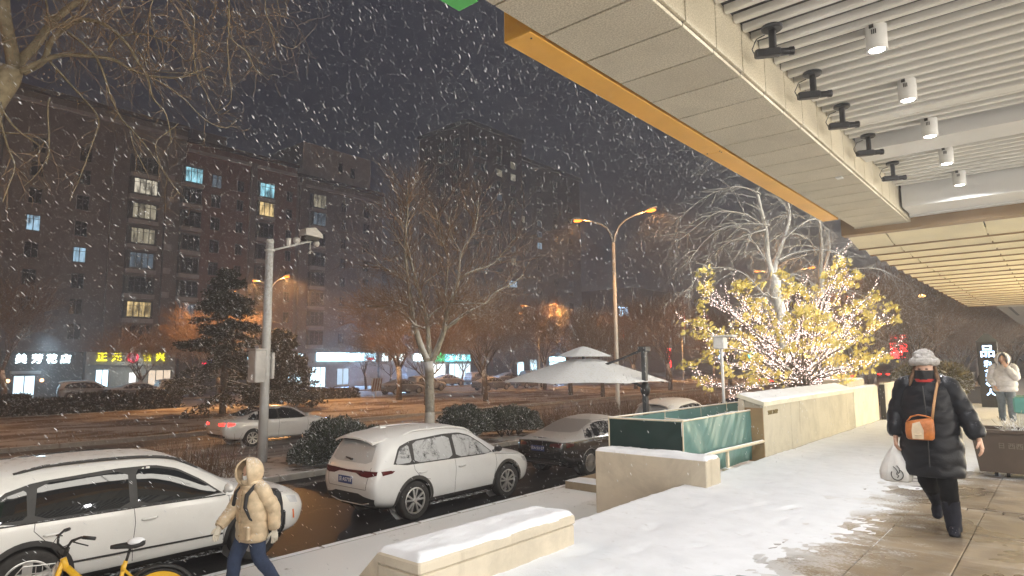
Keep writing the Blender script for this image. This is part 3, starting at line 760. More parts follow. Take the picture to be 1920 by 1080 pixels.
SEDAN = [
 [(-2.50, 0, .36), (-2.46, .58, .36), (-2.54, .68, .48), (-2.60, .73, .72), (-2.55, .69, .96), (-2.50, .52, 1.03), (-2.50, .28, 1.045), (-2.50, 0, 1.05)],
 [(-2.28, 0, .28), (-2.26, .74, .28), (-2.30, .84, .42), (-2.32, .865, .72), (-2.26, .82, .975), (-2.24, .64, 1.045), (-2.24, .35, 1.065), (-2.24, 0, 1.07)],
 [(-1.85, 0, .24), (-1.85, .79, .24), (-1.85, .89, .38), (-1.85, .92, .70), (-1.85, .875, .97), (-1.80, .68, 1.06), (-1.78, .38, 1.085), (-1.78, 0, 1.09)],
 [(-1.25, 0, .22), (-1.25, .79, .22), (-1.25, .885, .36), (-1.25, .92, .68), (-1.35, .89, .965), (-.98, .635, 1.36), (-.90, .40, 1.425), (-.90, 0, 1.445)],
 [(-.3, 0, .20), (-.3, .79, .20), (-.3, .875, .34), (-.3, .915, .66), (-.3, .89, .945), (-.2, .65, 1.425), (-.2, .42, 1.485), (-.2, 0, 1.50)],
 [(.5, 0, .20), (.5, .79, .20), (.5, .875, .34), (.5, .91, .64), (.5, .88, .93), (.40, .63, 1.37), (.35, .42, 1.43), (.35, 0, 1.45)],
 [(1.0, 0, .20), (1.0, .79, .20), (1.0, .875, .34), (1.0, .905, .63), (1.10, .87, .92), (.60, .60, 1.30), (.55, .40, 1.365), (.55, 0, 1.385)],
 [(1.4, 0, .20), (1.4, .79, .20), (1.4, .885, .34), (1.4, .905, .63), (1.38, .845, .905), (1.34, .69, .945), (1.32, .40, .975), (1.30, 0, .985)],
 [(1.9, 0, .20), (1.9, .78, .20), (1.9, .88, .34), (1.9, .895, .62), (1.9, .81, .85), (1.9, .66, .895), (1.9, .40, .915), (1.9, 0, .925)],
 [(2.25, 0, .22), (2.2, .70, .22), (2.25, .80, .36), (2.27, .81, .58), (2.23, .73, .745), (2.23, .58, .80), (2.23, .36, .82), (2.23, 0, .83)],
 [(2.38, 0, .26), (2.30, .54, .26), (2.40, .62, .38), (2.45, .64, .55), (2.42, .57, .68), (2.38, .44, .72), (2.39, .26, .735), (2.39, 0, .74)],
]
def cage_mesh(rings, sx=1, sy=1, sz=1, level=3):
    n = len(rings[0]) * 2 - 2
    vs = []; fs = []
    for r in rings: vs += [(x * sx, y * sy, z * sz) for (x, y, z) in mirror_ring(r)]
    for i in range(len(rings) - 1):
        for k in range(n):
            l = (k + 1) % n; fs.append((i * n + k, i * n + l, (i + 1) * n + l, (i + 1) * n + k))
    for base, flip in ((0, True), ((len(rings) - 1) * n, False)):
        h = len(rings[0])
        for k in range(h - 1):
            a, b_ = base + k, base + k + 1; c = base + (n - k - 1) % n if k < h - 2 else base + k + 1; d = base + (n - k) % n
            q = [a, b_, c, d]; q2 = []
            for z in q:
                if z not in q2: q2.append(z)
            if flip: q2.reverse()
            fs.append(tuple(q2))
    me = bpy.data.meshes.new('cage'); me.from_pydata(vs, [], fs)
    bm = bmesh.new(); bm.from_mesh(me)
    cl = bm.edges.layers.float.new('crease_edge')
    bm.verts.ensure_lookup_table()
    for e in bm.edges:
        a, b_ = e.verts[0].index, e.verts[1].index
        ka, kb = a % n, b_ % n
        ra, rb = a // n, b_ // n
        if ra != rb and ka == kb:
            kk = min(ka, n - ka)
            e[cl] = {4: 0.42, 2: 0.25, 5: 0.25}.get(kk, 0)
        if ra == rb and ra in (0, len(rings) - 1): e[cl] = 0.35
    bmesh.ops.recalc_face_normals(bm, faces=bm.faces)
    bm.to_mesh(me); bm.free()
    o = bpy.data.objects.new('cage', me); COL.objects.link(o)
    md = o.modifiers.new('s', 'SUBSURF'); md.levels = level; md.render_levels = level
    bpy.context.view_layer.update()
    out = bpy.data.meshes.new_from_object(o.evaluated_get(bpy.context.evaluated_depsgraph_get()))
    bpy.data.objects.remove(o); bpy.data.meshes.remove(me)
    return out
def cut_arches(me, axles, Rr, zc, ymin=0.5):
    bm = bmesh.new(); bm.from_mesh(me)
    for ax in axles:
        def rad(v): return math.hypot(v.co.x - ax, v.co.z - zc)
        ins = {v for v in bm.verts if abs(v.co.y) > ymin and rad(v) < Rr}
        dele = []
        for f in bm.faces:
            k = sum(1 for v in f.verts if v in ins)
            if k == len(f.verts): dele.append(f)
        for v in list(ins):
            if any(w not in ins for f in v.link_faces for w in f.verts):
                r = rad(v)
                if r > 1e-4:
                    s = Rr / r; v.co.x = ax + (v.co.x - ax) * s; v.co.z = zc + (v.co.z - zc) * s
        bmesh.ops.delete(bm, geom=dele, context='FACES')
    bm.to_mesh(me); bm.free()
class Projector:
    def __init__(s, me): 
        bm = bmesh.new(); bm.from_mesh(me); s.t = BVHTree.FromBMesh(bm); bm.free()
    def hit(s, a, b, axis):
        if axis in ('r', 'l'):
            sg = -1 if axis == 'r' else 1
            o, d = Vector((a, sg * 3, b)), Vector((0, -sg, 0))
        elif axis == 'back': o, d = Vector((-6, a, b)), Vector((1, 0, 0))
        elif axis == 'front': o, d = Vector((6, a, b)), Vector((-1, 0, 0))
        else: o, d = Vector((a, b, 4)), Vector((0, 0, -1))
        h = s.t.ray_cast(o, d)
        if h[0] is None:
            p = o + d * (2.15 if axis in ('r', 'l') else 3.9)
            n_ = s.t.find_nearest(p); q = n_[0]
            if axis in ('r', 'l'): q = Vector((a, q.y, b))
            return q, -d
        nn = h[1]
        if nn.dot(d) > 0: nn = -nn
        return h[0], nn
    def patch(s, poly, axis, off=0.004, step=0.06, thick=0.0):
        pts = []; n = len(poly)
        for i in range(n):
            a = Vector(poly[i]); b = Vector(poly[(i + 1) % n]); k = max(1, int((b - a).length / step))
            for j in range(k): pts.append(a.lerp(b, j / k))
        nb = len(pts); edges = [(i, (i + 1) % nb) for i in range(nb)]
        xs = [p.x for p in pts]; ys = [p.y for p in pts]
        def inside(p):
            c = False
            for i in range(nb):
                a, b = pts[i], pts[(i + 1) % nb]
                if (a.y > p.y) != (b.y > p.y) and p.x < (b.x - a.x) * (p.y - a.y) / (b.y - a.y) + a.x: c = not c
            return c
        ins = []
        x = min(xs) + step / 2
        while x < max(xs):
            y = min(ys) + step / 2
            while y < max(ys):
                q = Vector((x, y))
                if inside(q) and min((q - w).length for w in pts[:nb]) > step * 0.45: ins.append(q)
                y += step
            x += step
        r = delaunay_2d_cdt(pts + ins, edges, [], 1, 1e-5)
        mb = MB(); vs = []
        for p in r[0]:
            q, nn = s.hit(p.x, p.y, axis); vs.append(q + nn * off)
        mb.add(vs, [tuple(f) for f in r[2]])
        return mb
    def line(s, poly, axis, rad=0.004, off=0.0, step=0.05, n=5, closed=False, flat=None):
        pts = []; m = len(poly)
        for i in range(m if closed else m - 1):
            a = Vector(poly[i]); b = Vector(poly[(i + 1) % m]); k = max(1, int((b - a).length / step))
            for j in range(k): pts.append(a.lerp(b, j / k))
        if not closed: pts.append(Vector(poly[-1]))
        w = []
        for p in pts:
            q, nn = s.hit(p.x, p.y, axis); w.append(q + nn * off)
        return MB().tube(w, rad, n, closed=closed)
def smooth_poly(poly, it=2, q=.88):
    for _ in range(it):
        o = []
        for i in range(len(poly)):
            a, b = poly[i], poly[(i + 1) % len(poly)]
            o.append((a[0] * q + b[0] * (1 - q), a[1] * q + b[1] * (1 - q))); o.append((a[0] * (1 - q) + b[0] * q, a[1] * (1 - q) + b[1] * q))
        poly = o
    return poly
WHEELS = {}
def wheel_meshes(Rt, wd, spokes, style):
    key = (Rt, wd, spokes, style)
    if key in WHEELS: return WHEELS[key]
    rr = Rt * 0.70
    ty = MB().lathe([(rr, -wd * .42), (Rt * .90, -wd * .50), (Rt * .975, -wd * .44), (Rt, -wd * .30), (Rt, wd * .30), (Rt * .975, wd * .44), (Rt * .90, wd * .5), (rr, wd * .42), (rr - .01, wd * .2), (rr - .01, -wd * .2), (rr, -wd * .42)], 48, axis='y', cap=False).mesh('tyre', True)
    mb = MB()
    mb.lathe([(rr - .004, -wd * .43), (rr - .012, -wd * .45), (rr - .03, -wd * .44), (rr - .034, -wd * .30)], 48, axis='y', cap=False)
    for i in range(spokes):
        a0 = 2 * math.pi * i / spokes + 0.3
        offs = (-0.16, 0.16) if style == 'double' else (0,)
        for o_ in offs:
            w0, w1 = (0.015, 0.019) if style == 'double' else ((0.012, 0.014) if style == 'fine' else (0.045, 0.05))
            a1 = a0 + o_ * 1.5; a2 = a0 + o_ * 0.9
            p0 = Vector((math.cos(a2), 0, math.sin(a2))) * (rr * .16); p1 = Vector((math.cos(a1), 0, math.sin(a1))) * (rr - .022)
            d = (p1 - p0).normalized(); sd = Vector((-d.z, 0, d.x))
            vs = []
            for (p, w, y0, y1) in ((p0, w0, -wd * .40, -wd * .28), (p1, w1, -wd * .43, -wd * .30)):
                for (k, yy) in ((-1, y0), (1, y0), (1, y1), (-1, y1)): vs.append((p + sd * (w * k) + Vector((0, yy, 0)))[:])
            mb.add(vs, [(0, 1, 2, 3), (7, 6, 5, 4), (0, 4, 5, 1), (1, 5, 6, 2), (2, 6, 7, 3), (3, 7, 4, 0)])
    mb.lathe([(0.0001, -wd * .44), (rr * .13, -wd * .43), (rr * .19, -wd * .38), (rr * .19, -wd * .25)], 24, axis='y', cap=False)
    rim = mb.mesh('rim')
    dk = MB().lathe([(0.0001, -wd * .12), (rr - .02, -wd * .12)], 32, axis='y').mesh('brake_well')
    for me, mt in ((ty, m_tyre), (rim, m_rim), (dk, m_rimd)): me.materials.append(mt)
    WHEELS[key] = (ty, rim, dk); return WHEELS[key]
def car(name, label, cat, spec, loc, group=None, rotz=R(90)):
    S = spec; t = thing(name, label, cat, loc, rotz, group)
    sx, sy, sz = S['scale']; base = SUV if S['type'] == 'suv' else SEDAN
    me = cage_mesh(base, sx, sy, sz, S.get('level', 3))
    pj = Projector(me)
    Rt = S['tyre']; zc = Rt - 0.005; ar = Rt + S.get('gap', 0.055); axles = S['axles']
    cut_arches(me, axles, ar, zc, 0.55)
    for p in me.polygons: p.use_smooth = True
    me.materials.append(S['paint'])
    body = bpy.data.objects.new('body', me); COL.objects.link(body); body.parent = t
    P = lambda poly: [(a * sx, b * sz) for (a, b) in poly]
    Pb = lambda poly: [(a * sy, b * sz) for (a, b) in poly]
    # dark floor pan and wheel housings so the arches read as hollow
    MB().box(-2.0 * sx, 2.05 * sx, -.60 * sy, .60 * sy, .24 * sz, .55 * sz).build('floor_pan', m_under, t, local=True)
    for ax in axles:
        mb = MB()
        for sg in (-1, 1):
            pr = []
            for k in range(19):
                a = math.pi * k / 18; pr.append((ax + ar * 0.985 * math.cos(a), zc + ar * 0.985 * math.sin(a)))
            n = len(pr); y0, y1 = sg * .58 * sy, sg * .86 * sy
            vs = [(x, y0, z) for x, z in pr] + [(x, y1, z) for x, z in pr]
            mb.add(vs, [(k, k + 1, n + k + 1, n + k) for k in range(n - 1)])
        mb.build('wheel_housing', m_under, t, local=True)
    ty, rim, dk = wheel_meshes(Rt, S.get('tw', .235), S['spokes'], S['rim'])
    for ax in axles:
        for sg in (-1, 1):
            yw = sg * (S['track'])
            w = inst('wheel', ty, (ax, yw, Rt), t, rot=(R(random.uniform(0, 1)), 0 if sg < 0 else 0, 0 if sg < 0 else R(180)))
            if S.get('slush'):
                pass
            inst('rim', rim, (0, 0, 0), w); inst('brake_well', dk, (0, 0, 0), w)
    gl = S['glass']; gr = S.get('rear_glass', gl)
    for side in ('r', 'l'):
        if S.get('win_trim'):
            pj.patch(smooth_poly(P(S['win_trim']), 1), side, 0.002).build('window_surround', S.get('surround', m_trim), t, local=True, smooth=True)
        for poly in S['windows']:
            pj.patch(smooth_poly(P(poly), 1), side, 0.006).build('side_window', gl, t, local=True, smooth=True)
        if S.get('belt_trim'): pj.line(P(S['belt_trim']), side, 0.010, 0.002).build('belt_trim', S.get('belt_mat', m_trim), t, local=True, smooth=True)
        for poly in S['seams']: pj.line(P(poly), side, 0.0042, -0.001).build('panel_seam', m_seam, t, local=True)
        for (hx, hz) in S['handles']:
            q, nn = pj.hit(hx * sx, hz * sz, side)
            mb = MB(); mb.tube([(q.x - .10, q.y, q.z), (q.x - .07, q.y + nn.y * .028, q.z + .004), (q.x + .07, q.y + nn.y * .028, q.z + .008), (q.x + .10, q.y, q.z + .006)], [.012, .016, .016, .012], 8)
            h = mb.build('door_handle', S['paint'], t, local=True, smooth=True)
        if S.get('clad'):
            for ax in axles:
                pr = [(ax + (ar + .062) * math.cos(R(a)), zc + (ar + .062) * math.sin(R(a))) for a in range(-18, 199, 9)]
                pr2 = [(ax + (ar - .004) * math.cos(R(a)), zc + (ar - .004) * math.sin(R(a))) for a in range(198, -19, -9)]
                pj.patch(pr + pr2, side, 0.010, 0.05).build('arch_cladding', S['clad'], t, local=True, smooth=True)
            x0, x1 = axles[0] + ar + .03, axles[1] - ar - .03
            pj.patch([(x0, .20 * sz), (x1, .20 * sz), (x1 + .02, S.get('sill', .40) * sz), (x0 - .02, S.get('sill', .40) * sz)], side, 0.012).build('sill_cladding', S['clad'], t, local=True, smooth=True)
        else:
            for ax in axles:
                pts = [(ax + (ar) * math.cos(R(a)), zc + (ar) * math.sin(R(a))) for a in range(-12, 193, 8)]
                pj.line(pts, side, 0.012, 0.001).build('arch_lip', S['paint'], t, local=True, smooth=True)
        if S.get('rub'): pj.patch(P(S['rub']), side, 0.014).build('rubbing_strip', m_trim, t, local=True)
        for key, nm, mt in (('side_tail', 'tail_lamp', S.get('tail_mat', m_tail_off)), ('headlamp', 'headlamp', m_head), ('marker', 'side_marker', m_amber)):
            if S.get(key): pj.patch(P(S[key]), side, 0.006, 0.04).build(nm, mt, t, local=True, smooth=True)
        # mirror
        sg = -1 if side == 'r' else 1
        mx, mz = S['mirror']; q, nn = pj.hit(mx * sx, mz * sz, side)
        mb = MB(); mb.tube([q, q + Vector((0, sg * .12, .03))], [.03, .025], 8)
        c = q + Vector((-.02, sg * .17, .07)); mb.ball(c, .1, 12, 8, (0.62, 1.05, 0.68))
        mb.build('door_mirror', S.get('mirror_mat', m_trim), t, local=True, smooth=True)
        if S.get('rails'):
            r0, r1, ry = S['rails']; pts = []
            for k in range(15):
                u = k / 14; x = (r0 + (r1 - r0) * u) * sx; q, nn = pj.hit(x, sg * ry * sy, 'top')
                pts.append(q + Vector((0, 0, 0.045 * min(1, 8 * u, 8 * (1 - u)) - .005)))
            MB().tube(pts, 0.020, 8).build('roof_rail', S.get('rail_mat', m_trim), t, local=True, smooth=True)
    # rear
    if S.get('back_glass_side'):
        pass
    if S.get('rear_window'): pj.patch(smooth_poly(Pb(S['rear_window']), 1), 'back' if S['type'] == 'suv' else 'back', 0.006, 0.08).build('rear_window', gr, t, local=True, smooth=True)
    for poly in S.get('rear_seams', []): pj.line(Pb(poly), 'back', 0.0045, 0).build('panel_seam', m_seam, t, local=True)
    for poly in S.get('tails', []): pj.patch(Pb(poly), 'back', 0.010, 0.05).build('tail_lamp', S.get('tail_mat', m_tail_off), t, local=True, smooth=True)
    for poly in S.get('rear_trims', []): pj.patch(Pb(poly), 'back', 0.014, 0.06).build('bumper_trim', m_trim, t, local=True, smooth=True)
    for poly in S.get('rear_bright', []): pj.line(Pb(poly), 'back', 0.012, 0.012).build('bright_strip', S.get('bright_mat', m_chrome), t, local=True, smooth=True)
    if S.get('plate'):
        py, pz, txt = S['plate']; q, nn = pj.hit(py * sy, pz * sz, 'back')
        x = min(pj.hit(py * sy + d, pz * sz, 'back')[0].x for d in (-.2, 0, .2)) - 0.012
        pl = MB().box(x - .004, x + .006, py - .22, py + .22, pz * sz - .07, pz * sz + .07, .002).build('number_plate', m_plate, t, local=True)
        letters('plate_letters', txt, 0.098, m_ptxt, (x - .006, py, pz * sz), (R(90), 0, R(-90)), pl, 0.003, world=False)
    if S.get('spoiler'):
        pts = S['spoiler']; mb = MB()
        def fn(u, v):
            y = (-1 + 2 * u) * pts['w'] * sy
            q, nn = pj.hit(pts['x1'] * sx, y * 0.98, 'top')
            x = pts['x1'] * sx + (pts['x0'] * sx - pts['x1'] * sx) * v * (1 - 0.12 * abs(2 * u - 1) ** 3)
            return (x, y, q.z + 0.012 - 0.055 * v ** 1.5 - 0.02 * v)
        o_ = len(mb.v); mb.grid(fn, 24, 6)
        nv = len(mb.v); mb.add([(x, y, z - .035) for (x, y, z) in mb.v[o_:nv]], [])
        q = [tuple(nv + i for i in f[::-1]) for f in mb.f[:24 * 6]]; mb.f += q
        for i in range(24):
            a, b_ = i * 7 + 6, (i + 1) * 7 + 6; mb.f.append((a, b_, nv + b_, nv + a))
        for j in range(6):
            mb.f.append((j, j + 1, nv + j + 1, nv + j)); mb.f.append((24 * 7 + j, 24 * 7 + j + 1, nv + 24 * 7 + j + 1, nv + 24 * 7 + j))
        mb.build('roof_spoiler', S['paint'], t, local=True, smooth=False)
        y0 = pts['w'] * .55
        MB().box(pts['x0'] * sx + .06, pts['x1'] * sx - .02, -y0 * sy, y0 * sy, pts['z'] * sz - .10, pts['z'] * sz - .06).build('spoiler_underside', m_trim, t, local=True)
    if S.get('windscreen'): pj.patch(smooth_poly([(a * sx, b * sy) for a, b in S['windscreen']], 1), 'top', 0.005, 0.1).build('windscreen', gr, t, local=True, smooth=True)
    if S.get('wiper'):
        (ya, za), (yb, zb) = S['wiper']; q0, n0 = pj.hit(ya * sy, za * sz, 'back'); q1, n1 = pj.hit(yb * sy, zb * sz, 'back')
        MB().tube([q0 + n0 * .03, q1 + n1 * .02], [.022, .012], 6).build('rear_wiper', m_trim, t, local=True)
    if S.get('fin'):
        q, nn = pj.hit(S['fin'] * sx, 0, 'top')
        MB().prism([(q.x - .10, q.z - .01), (q.x + .10, q.z - .01), (q.x - .07, q.z + .06), (q.x - .10, q.z + .055)], -.02, .02, 'y').build('roof_aerial', S['paint'], t, local=True)
    if S.get('roof_snow'):
        x0, x1, w = S['roof_snow']
        def fn(u, v):
            x = (x0 + (x1 - x0) * u) * sx; y = (-1 + 2 * v) * w * sy
            q, nn = pj.hit(x, y, 'top'); e = min(1, 9 * u, 9 * (1 - u), 7 * v, 7 * (1 - v))
            return (x, y, q.z - 0.004 + e * (0.016 + 0.010 * fbm(x, y, 3) + 0.005 * fbm(x, y, 14)))
        MB().grid(fn, 60, 40).build('roof_snow', m_car_snow, t, local=True, smooth=True)
    return t
white1 = paint_mat('white_paint_dusted', (0.76, 0.76, 0.75), 0.9, lo=0.25, hi=0.6)
white2 = paint_mat('white_paint', (0.76, 0.75, 0.72), 0.55, lo=0.7, hi=0.95)
white3 = paint_mat('white_paint_moving', (0.78, 0.78, 0.78), 0.3, lo=0.8, hi=0.98)
black1 = paint_mat('black_paint_snowed', (0.018, 0.017, 0.017), 0.95, lo=0.30, hi=0.62, side=0.35)
g_clear = glass_mat('clean_dark_glass', 0.22, 5.0)
g_frost = glass_mat('frosted_glass', 0.95, 4.0)
g_mid = glass_mat('half_frosted_glass', 0.6, 5.0)
g_snow = glass_mat('snowed_rear_glass', 1.35, 3.0)
SUV_W = [[(-1.93, 1.07), (-1.42, 1.075), (-1.42, 1.44), (-1.66, 1.40), (-1.80, 1.28)], [(-1.37, 1.075), (-.34, 1.06), (-.34, 1.50), (-1.33, 1.465)], [(-.24, 1.06), (.86, 1.04), (.60, 1.24), (.30, 1.42), (.02, 1.49), (-.24, 1.50)]]
suv_spec = dict(type='suv', scale=(1.0, 1.0, 1.0), level=3, paint=white1, tyre=.365, axles=(-1.36, 1.36), track=.80, spokes=5, rim='double', glass=g_frost, rear_glass=g_snow,
    windows=[[(-1.84, 1.09), (-1.44, 1.095), (-1.44, 1.42), (-1.66, 1.36)], SUV_W[1], SUV_W[2]],
    win_trim=[(-1.90, 1.06), (.92, 1.02), (.62, 1.26), (.30, 1.45), (0, 1.53), (-.5, 1.54), (-1.36, 1.49), (-1.68, 1.40)],
    seams=[[(-.29, 1.04), (-.27, .85), (-.29, .55), (-.27, .36)], [(-1.40, 1.06), (-1.38, .95), (-1.22, .78), (-.98, .72)], [(.98, 1.0), (1.0, .80), (.92, .55), (.92, .38)], [(.95, 1.0), (1.4, .95), (1.9, .90)]],
    handles=[(-1.18, .88), (-.10, .87)], clad=m_clad, sill=.36,
    side_tail=[(-2.12, .92), (-1.92, .945), (-1.86, .985), (-1.96, 1.0), (-2.14, 1.0)],
    headlamp=[(1.92, .84), (2.12, .80), (2.14, .70), (1.98, .73)], mirror=(.93, 1.06), mirror_mat=m_trim, rails=(-1.45, .55, .60), rail_mat=white1,
    rear_window=[(-.62, 1.12), (.62, 1.12), (.56, 1.48), (-.56, 1.48)], wiper=((-.05, 1.16), (.18, 1.19)),
    tails=[[(-.80, .93), (-.80, 1.0), (-.45, 1.0), (0, .985), (.45, 1.0), (.80, 1.0), (.80, .93), (.62, .885), (.42, .895), (.26, .945), (-.26, .945), (-.42, .895), (-.62, .885)]],
    rear_trims=[[(-.76, .50), (-.50, .54), (-.36, .58), (.36, .58), (.50, .54), (.76, .50), (.70, .37), (-.70, .37)]],
    rear_bright=[[(-.60, .42), (-.35, .36), (.35, .36), (.60, .42)]], bright_mat=white1,
    rear_seams=[[(-.66, 1.06), (-.63, .88), (-.58, .66), (.58, .66), (.63, .88), (.66, 1.06)]],
    plate=(0.03, .80, '京·A57T8'), spoiler=dict(x0=-2.22, x1=-1.82, w=.60, z=1.62), windscreen=[(1.12, -.66), (1.12, .66), (.48, .58), (.48, -.58)], fin=-1.45)
car('parked_suv', 'white SUV with dark red full width tail lamp and snow frosted windows', 'car', suv_spec, (-10.68, 9.86, GZ))
big = dict(suv_spec); big.update(scale=(1.04, 1.03, 1.04), paint=white2, glass=g_clear, axles=(-1.46, 1.46), tyre=.385, track=.825, rails=(-1.55, .62, .60), rail_mat=m_trim, spoiler=None,
    clad=m_trim, sill=.34, mirror_mat=white2, belt_trim=[(-1.92, 1.05), (-.3, 1.035), (.93, 1.015)], rub=[(-1.0, .50), (.90, .47), (.90, .495), (-1.0, .525)],
    marker=[(2.02, .62), (2.05, .62), (2.07, .48), (2.04, .48)], spokes=5, rim='wide', rear_bright=[], wiper=None, fin=None,
    seams=[[(-.29, 1.04), (-.27, .85), (-.29, .55), (-.27, .36)], [(-1.36, 1.06), (-1.37, .95), (-1.22, .78), (-1.02, .70)], [(.98, 1.0), (1.0, .80), (.92, .55), (.92, .38)], [(.95, 1.0), (1.4, .95), (1.9, .90)]], plate=None)
car('parked_suv', 'white SUV with black roof rails and clean dark windows beside the yellow bicycle', 'car', big, (-10.72, 3.80, GZ))
SED_W = [[(-1.62, 1.0), (-1.28, 1.0), (-1.28, 1.22), (-1.40, 1.16)], [(-1.22, 1.0), (-.36, .985), (-.36, 1.36), (-.80, 1.35), (-1.12, 1.28)], [(-.28, .985), (.95, .955), (.62, 1.18), (.35, 1.32), (-.28, 1.36)]]
sed_spec = dict(type='sedan', scale=(1.02, 1.0, 1.0), level=3, paint=black1, tyre=.34, axles=(-1.50, 1.50), track=.79, gap=.04, spokes=20, rim='fine', glass=g_mid, rear_glass=g_snow,
    windows=SED_W, win_trim=[(-1.68, .98), (1.0, .94), (.64, 1.20), (.36, 1.35), (-.25, 1.40), (-.85, 1.385), (-1.18, 1.31), (-1.45, 1.18)], surround=m_chrome,
    seams=[[(-.32, .97), (-.30, .8), (-.32, .5), (-.30, .32)], [(-1.26, .98), (-1.25, .9), (-1.15, .72)], [(1.02, .93), (1.04, .7), (.98, .36)]],
    handles=[(-1.05, .84), (-.12, .82)], side_tail=[(-2.40, .80), (-2.16, .84), (-2.14, .90), (-2.40, .93)], headlamp=[(2.0, .74), (2.22, .70), (2.22, .62), (2.05, .64)], mirror=(.93, .99), mirror_mat=black1,
    rear_window=[(-.60, 1.12), (.60, 1.12), (.52, 1.40), (-.52, 1.40)],
    tails=[[(-.72, .82), (-.72, .93), (-.40, .90), (-.38, .83)], [(.72, .82), (.72, .93), (.40, .90), (.38, .83)]],
    rear_trims=[[(-.70, .44), (-.60, .50), (.60, .50), (.70, .44), (.62, .38), (-.62, .38)]], rear_bright=[[(-.66, .45), (-.40, .41), (.40, .41), (.66, .45)]],
    rear_seams=[[(-.64, 1.03), (-.60, .84), (-.50, .66), (.50, .66), (.60, .84), (.64, 1.03)]], plate=(0, .77, '京A·5U·57'), windscreen=[(1.25, -.62), (1.25, .62), (.64, .54), (.64, -.54)], roof_snow=(-.85, .30, .46), fin=None)
car('parked_sedan', 'black sedan with snow covered roof and boot parked past the white SUV', 'car', sed_spec, (-10.72, 16.15, GZ))
mov = dict(sed_spec); mov.update(scale=(.93, .97, .98), paint=white3, glass=g_clear, rear_glass=g_mid, axles=(-1.33, 1.33), tyre=.32, spokes=5, rim='double', tail_mat=m_tail_on, roof_snow=None, plate=None, surround=m_trim, mirror_mat=white3, track=.765)
car('moving_sedan', 'white sedan with glowing red tail lamps driving on the wide road', 'car', mov, (-23.9, 13.45, GZ))
suvB = dict(suv_spec); suvB.update(level=2, plate=None, wiper=None, rear_bright=[], glass=g_mid)
car('parked_suv', 'white hatchback with snow on its tailgate and roof parked past the black sedan', 'car', dict(suvB, scale=(.95, .97, .99), tyre=.33, axles=(-1.29, 1.29), roof_snow=(-1.6, .4, .58), rails=None, spoiler=dict(x0=-2.22, x1=-1.82, w=.60, z=1.62)), (-10.9, 22.1, GZ))
sedB = dict(sed_spec, level=2, plate=None, paint=paint_mat('white_paint_snowed', (0.74, 0.74, 0.73), 1.0, lo=0.2, hi=0.5, side=0.3))
car('parked_sedan', 'snow covered white car with a bare dark rear window parked beyond the white hatchback', 'car', dict(sedB, rear_glass=g_clear), (-10.9, 28.6, GZ))
car('parked_sedan', 'fully snowed car glimpsed past the lit tree planter', 'car', dict(sedB), (-10.9, 37.0, GZ))
# ------------------------------------------------------------------ street lamps, camera pole
SODIUM = (1.0, 0.46, 0.14)
m_pole = M('galvanised_pole', (0.66, 0.66, 0.65), 0.5, metal=0.0, var=0.08, vscale=2, snow=0.35, snow_lo=-0.2, snow_hi=0.6)
m_lampglow = E('sodium_lamp', (1.0, 0.26, 0.03), 2.8)
m_head_h = M('lamp_head_shell', (0.62, 0.60, 0.57), 0.45)
def lamp_proto(pw):
    t = thing('street_lamp', '', 'street lamp', (0, 0, 0), 0, 'double armed street lamps')
    MB().tube([(0, 0, 0), (0, 0, 0.5), (0, 0, 4.5), (0, 0, 9.35)], [0.13, 0.12, 0.10, 0.075], 14).build('pole', m_pole, t, smooth=True)
    MB().lathe([(0.24, 0), (0.24, 0.03), (0.15, 0.05), (0.14, 0.3)], 16).build('base', m_pole, t)
    for sg, dz in ((-1, 0.55), (1, 0.25)):
        pts = [(0, 0, 9.2), (sg * .10, 0, 9.75), (sg * .38, 0, 10.22), (sg * .80, 0, 10.5), (sg * 1.35, 0, 10.62 + dz * .2), (sg * 1.9, 0, 10.62 + dz * .5)]
        MB().tube(pts, [.06, .05, .045, .045, .045, .045], 10).build('arm', m_pole, t, smooth=True)
        a = Vector(pts[-1]); d = Vector((sg * 1, 0, .22)).normalized()
        mb = MB(); rings = []
        for u, w, h in ((0, .05, .05), (.12, .09, .07), (.35, .16, .10), (.62, .16, .09), (.80, .10, .05), (.84, .03, .02)):
            c = a + d * (u - .05); rings.append([(c.x, c.y + w * math.cos(q), c.z + h * math.sin(q) * (1 if math.sin(q) > 0 else .5)) for q in [2 * math.pi * k / 12 for k in range(12)]])
        mb.loft(rings); h = mb.build('lamp_head', m_head_h, t, smooth=True)
        c = a + d * .42
        mb = MB(); mb.ball((c.x, c.y, c.z - .08), .1, 12, 8, (3.0, 1.5, .9)); mb.build('lens', m_lampglow, t, smooth=True)
        lamp('sodium_bulb', 'SPOT', (c.x, c.y, c.z - .13), pw, SODIUM, t, shadow_soft_size=0.12, spot_size=R(124), spot_blend=0.45, aim=(sg * .42, 0, -1))
        lamp('sodium_glow', 'POINT', (c.x, c.y, c.z - .16), pw * .05, SODIUM, t, shadow_soft_size=0.12)
    return t
_lp = lamp_proto(6500)
_lamps = [(-18.2, 29.8, GZ + .13, 'double armed street lamp rising from the shrub verge behind the white umbrella'),
          (-18.2, -2.5, GZ + .13, 'double armed street lamp in the shrub verge level with the white SUV with roof rails'),
          (-18.2, 58, GZ + .13, 'double armed street lamp glowing above the yellow leaved tree'),
          (-18.2, 90, GZ + .13, 'double armed street lamp farther down the verge past the yellow leaved tree'),
          (-45.0, 24.6, GZ + .12, 'street lamp across the road glowing right behind the camera pole'),
          (-44.5, 56.5, GZ + .12, 'street lamp across the road glowing through bare trees behind the umbrella'),
          (-44.5, 92, GZ + .12, 'small distant street lamp across the road left of the yellow leaved tree'),
          (-44.5, -6, GZ + .12, 'street lamp across the road behind the near arching tree')]
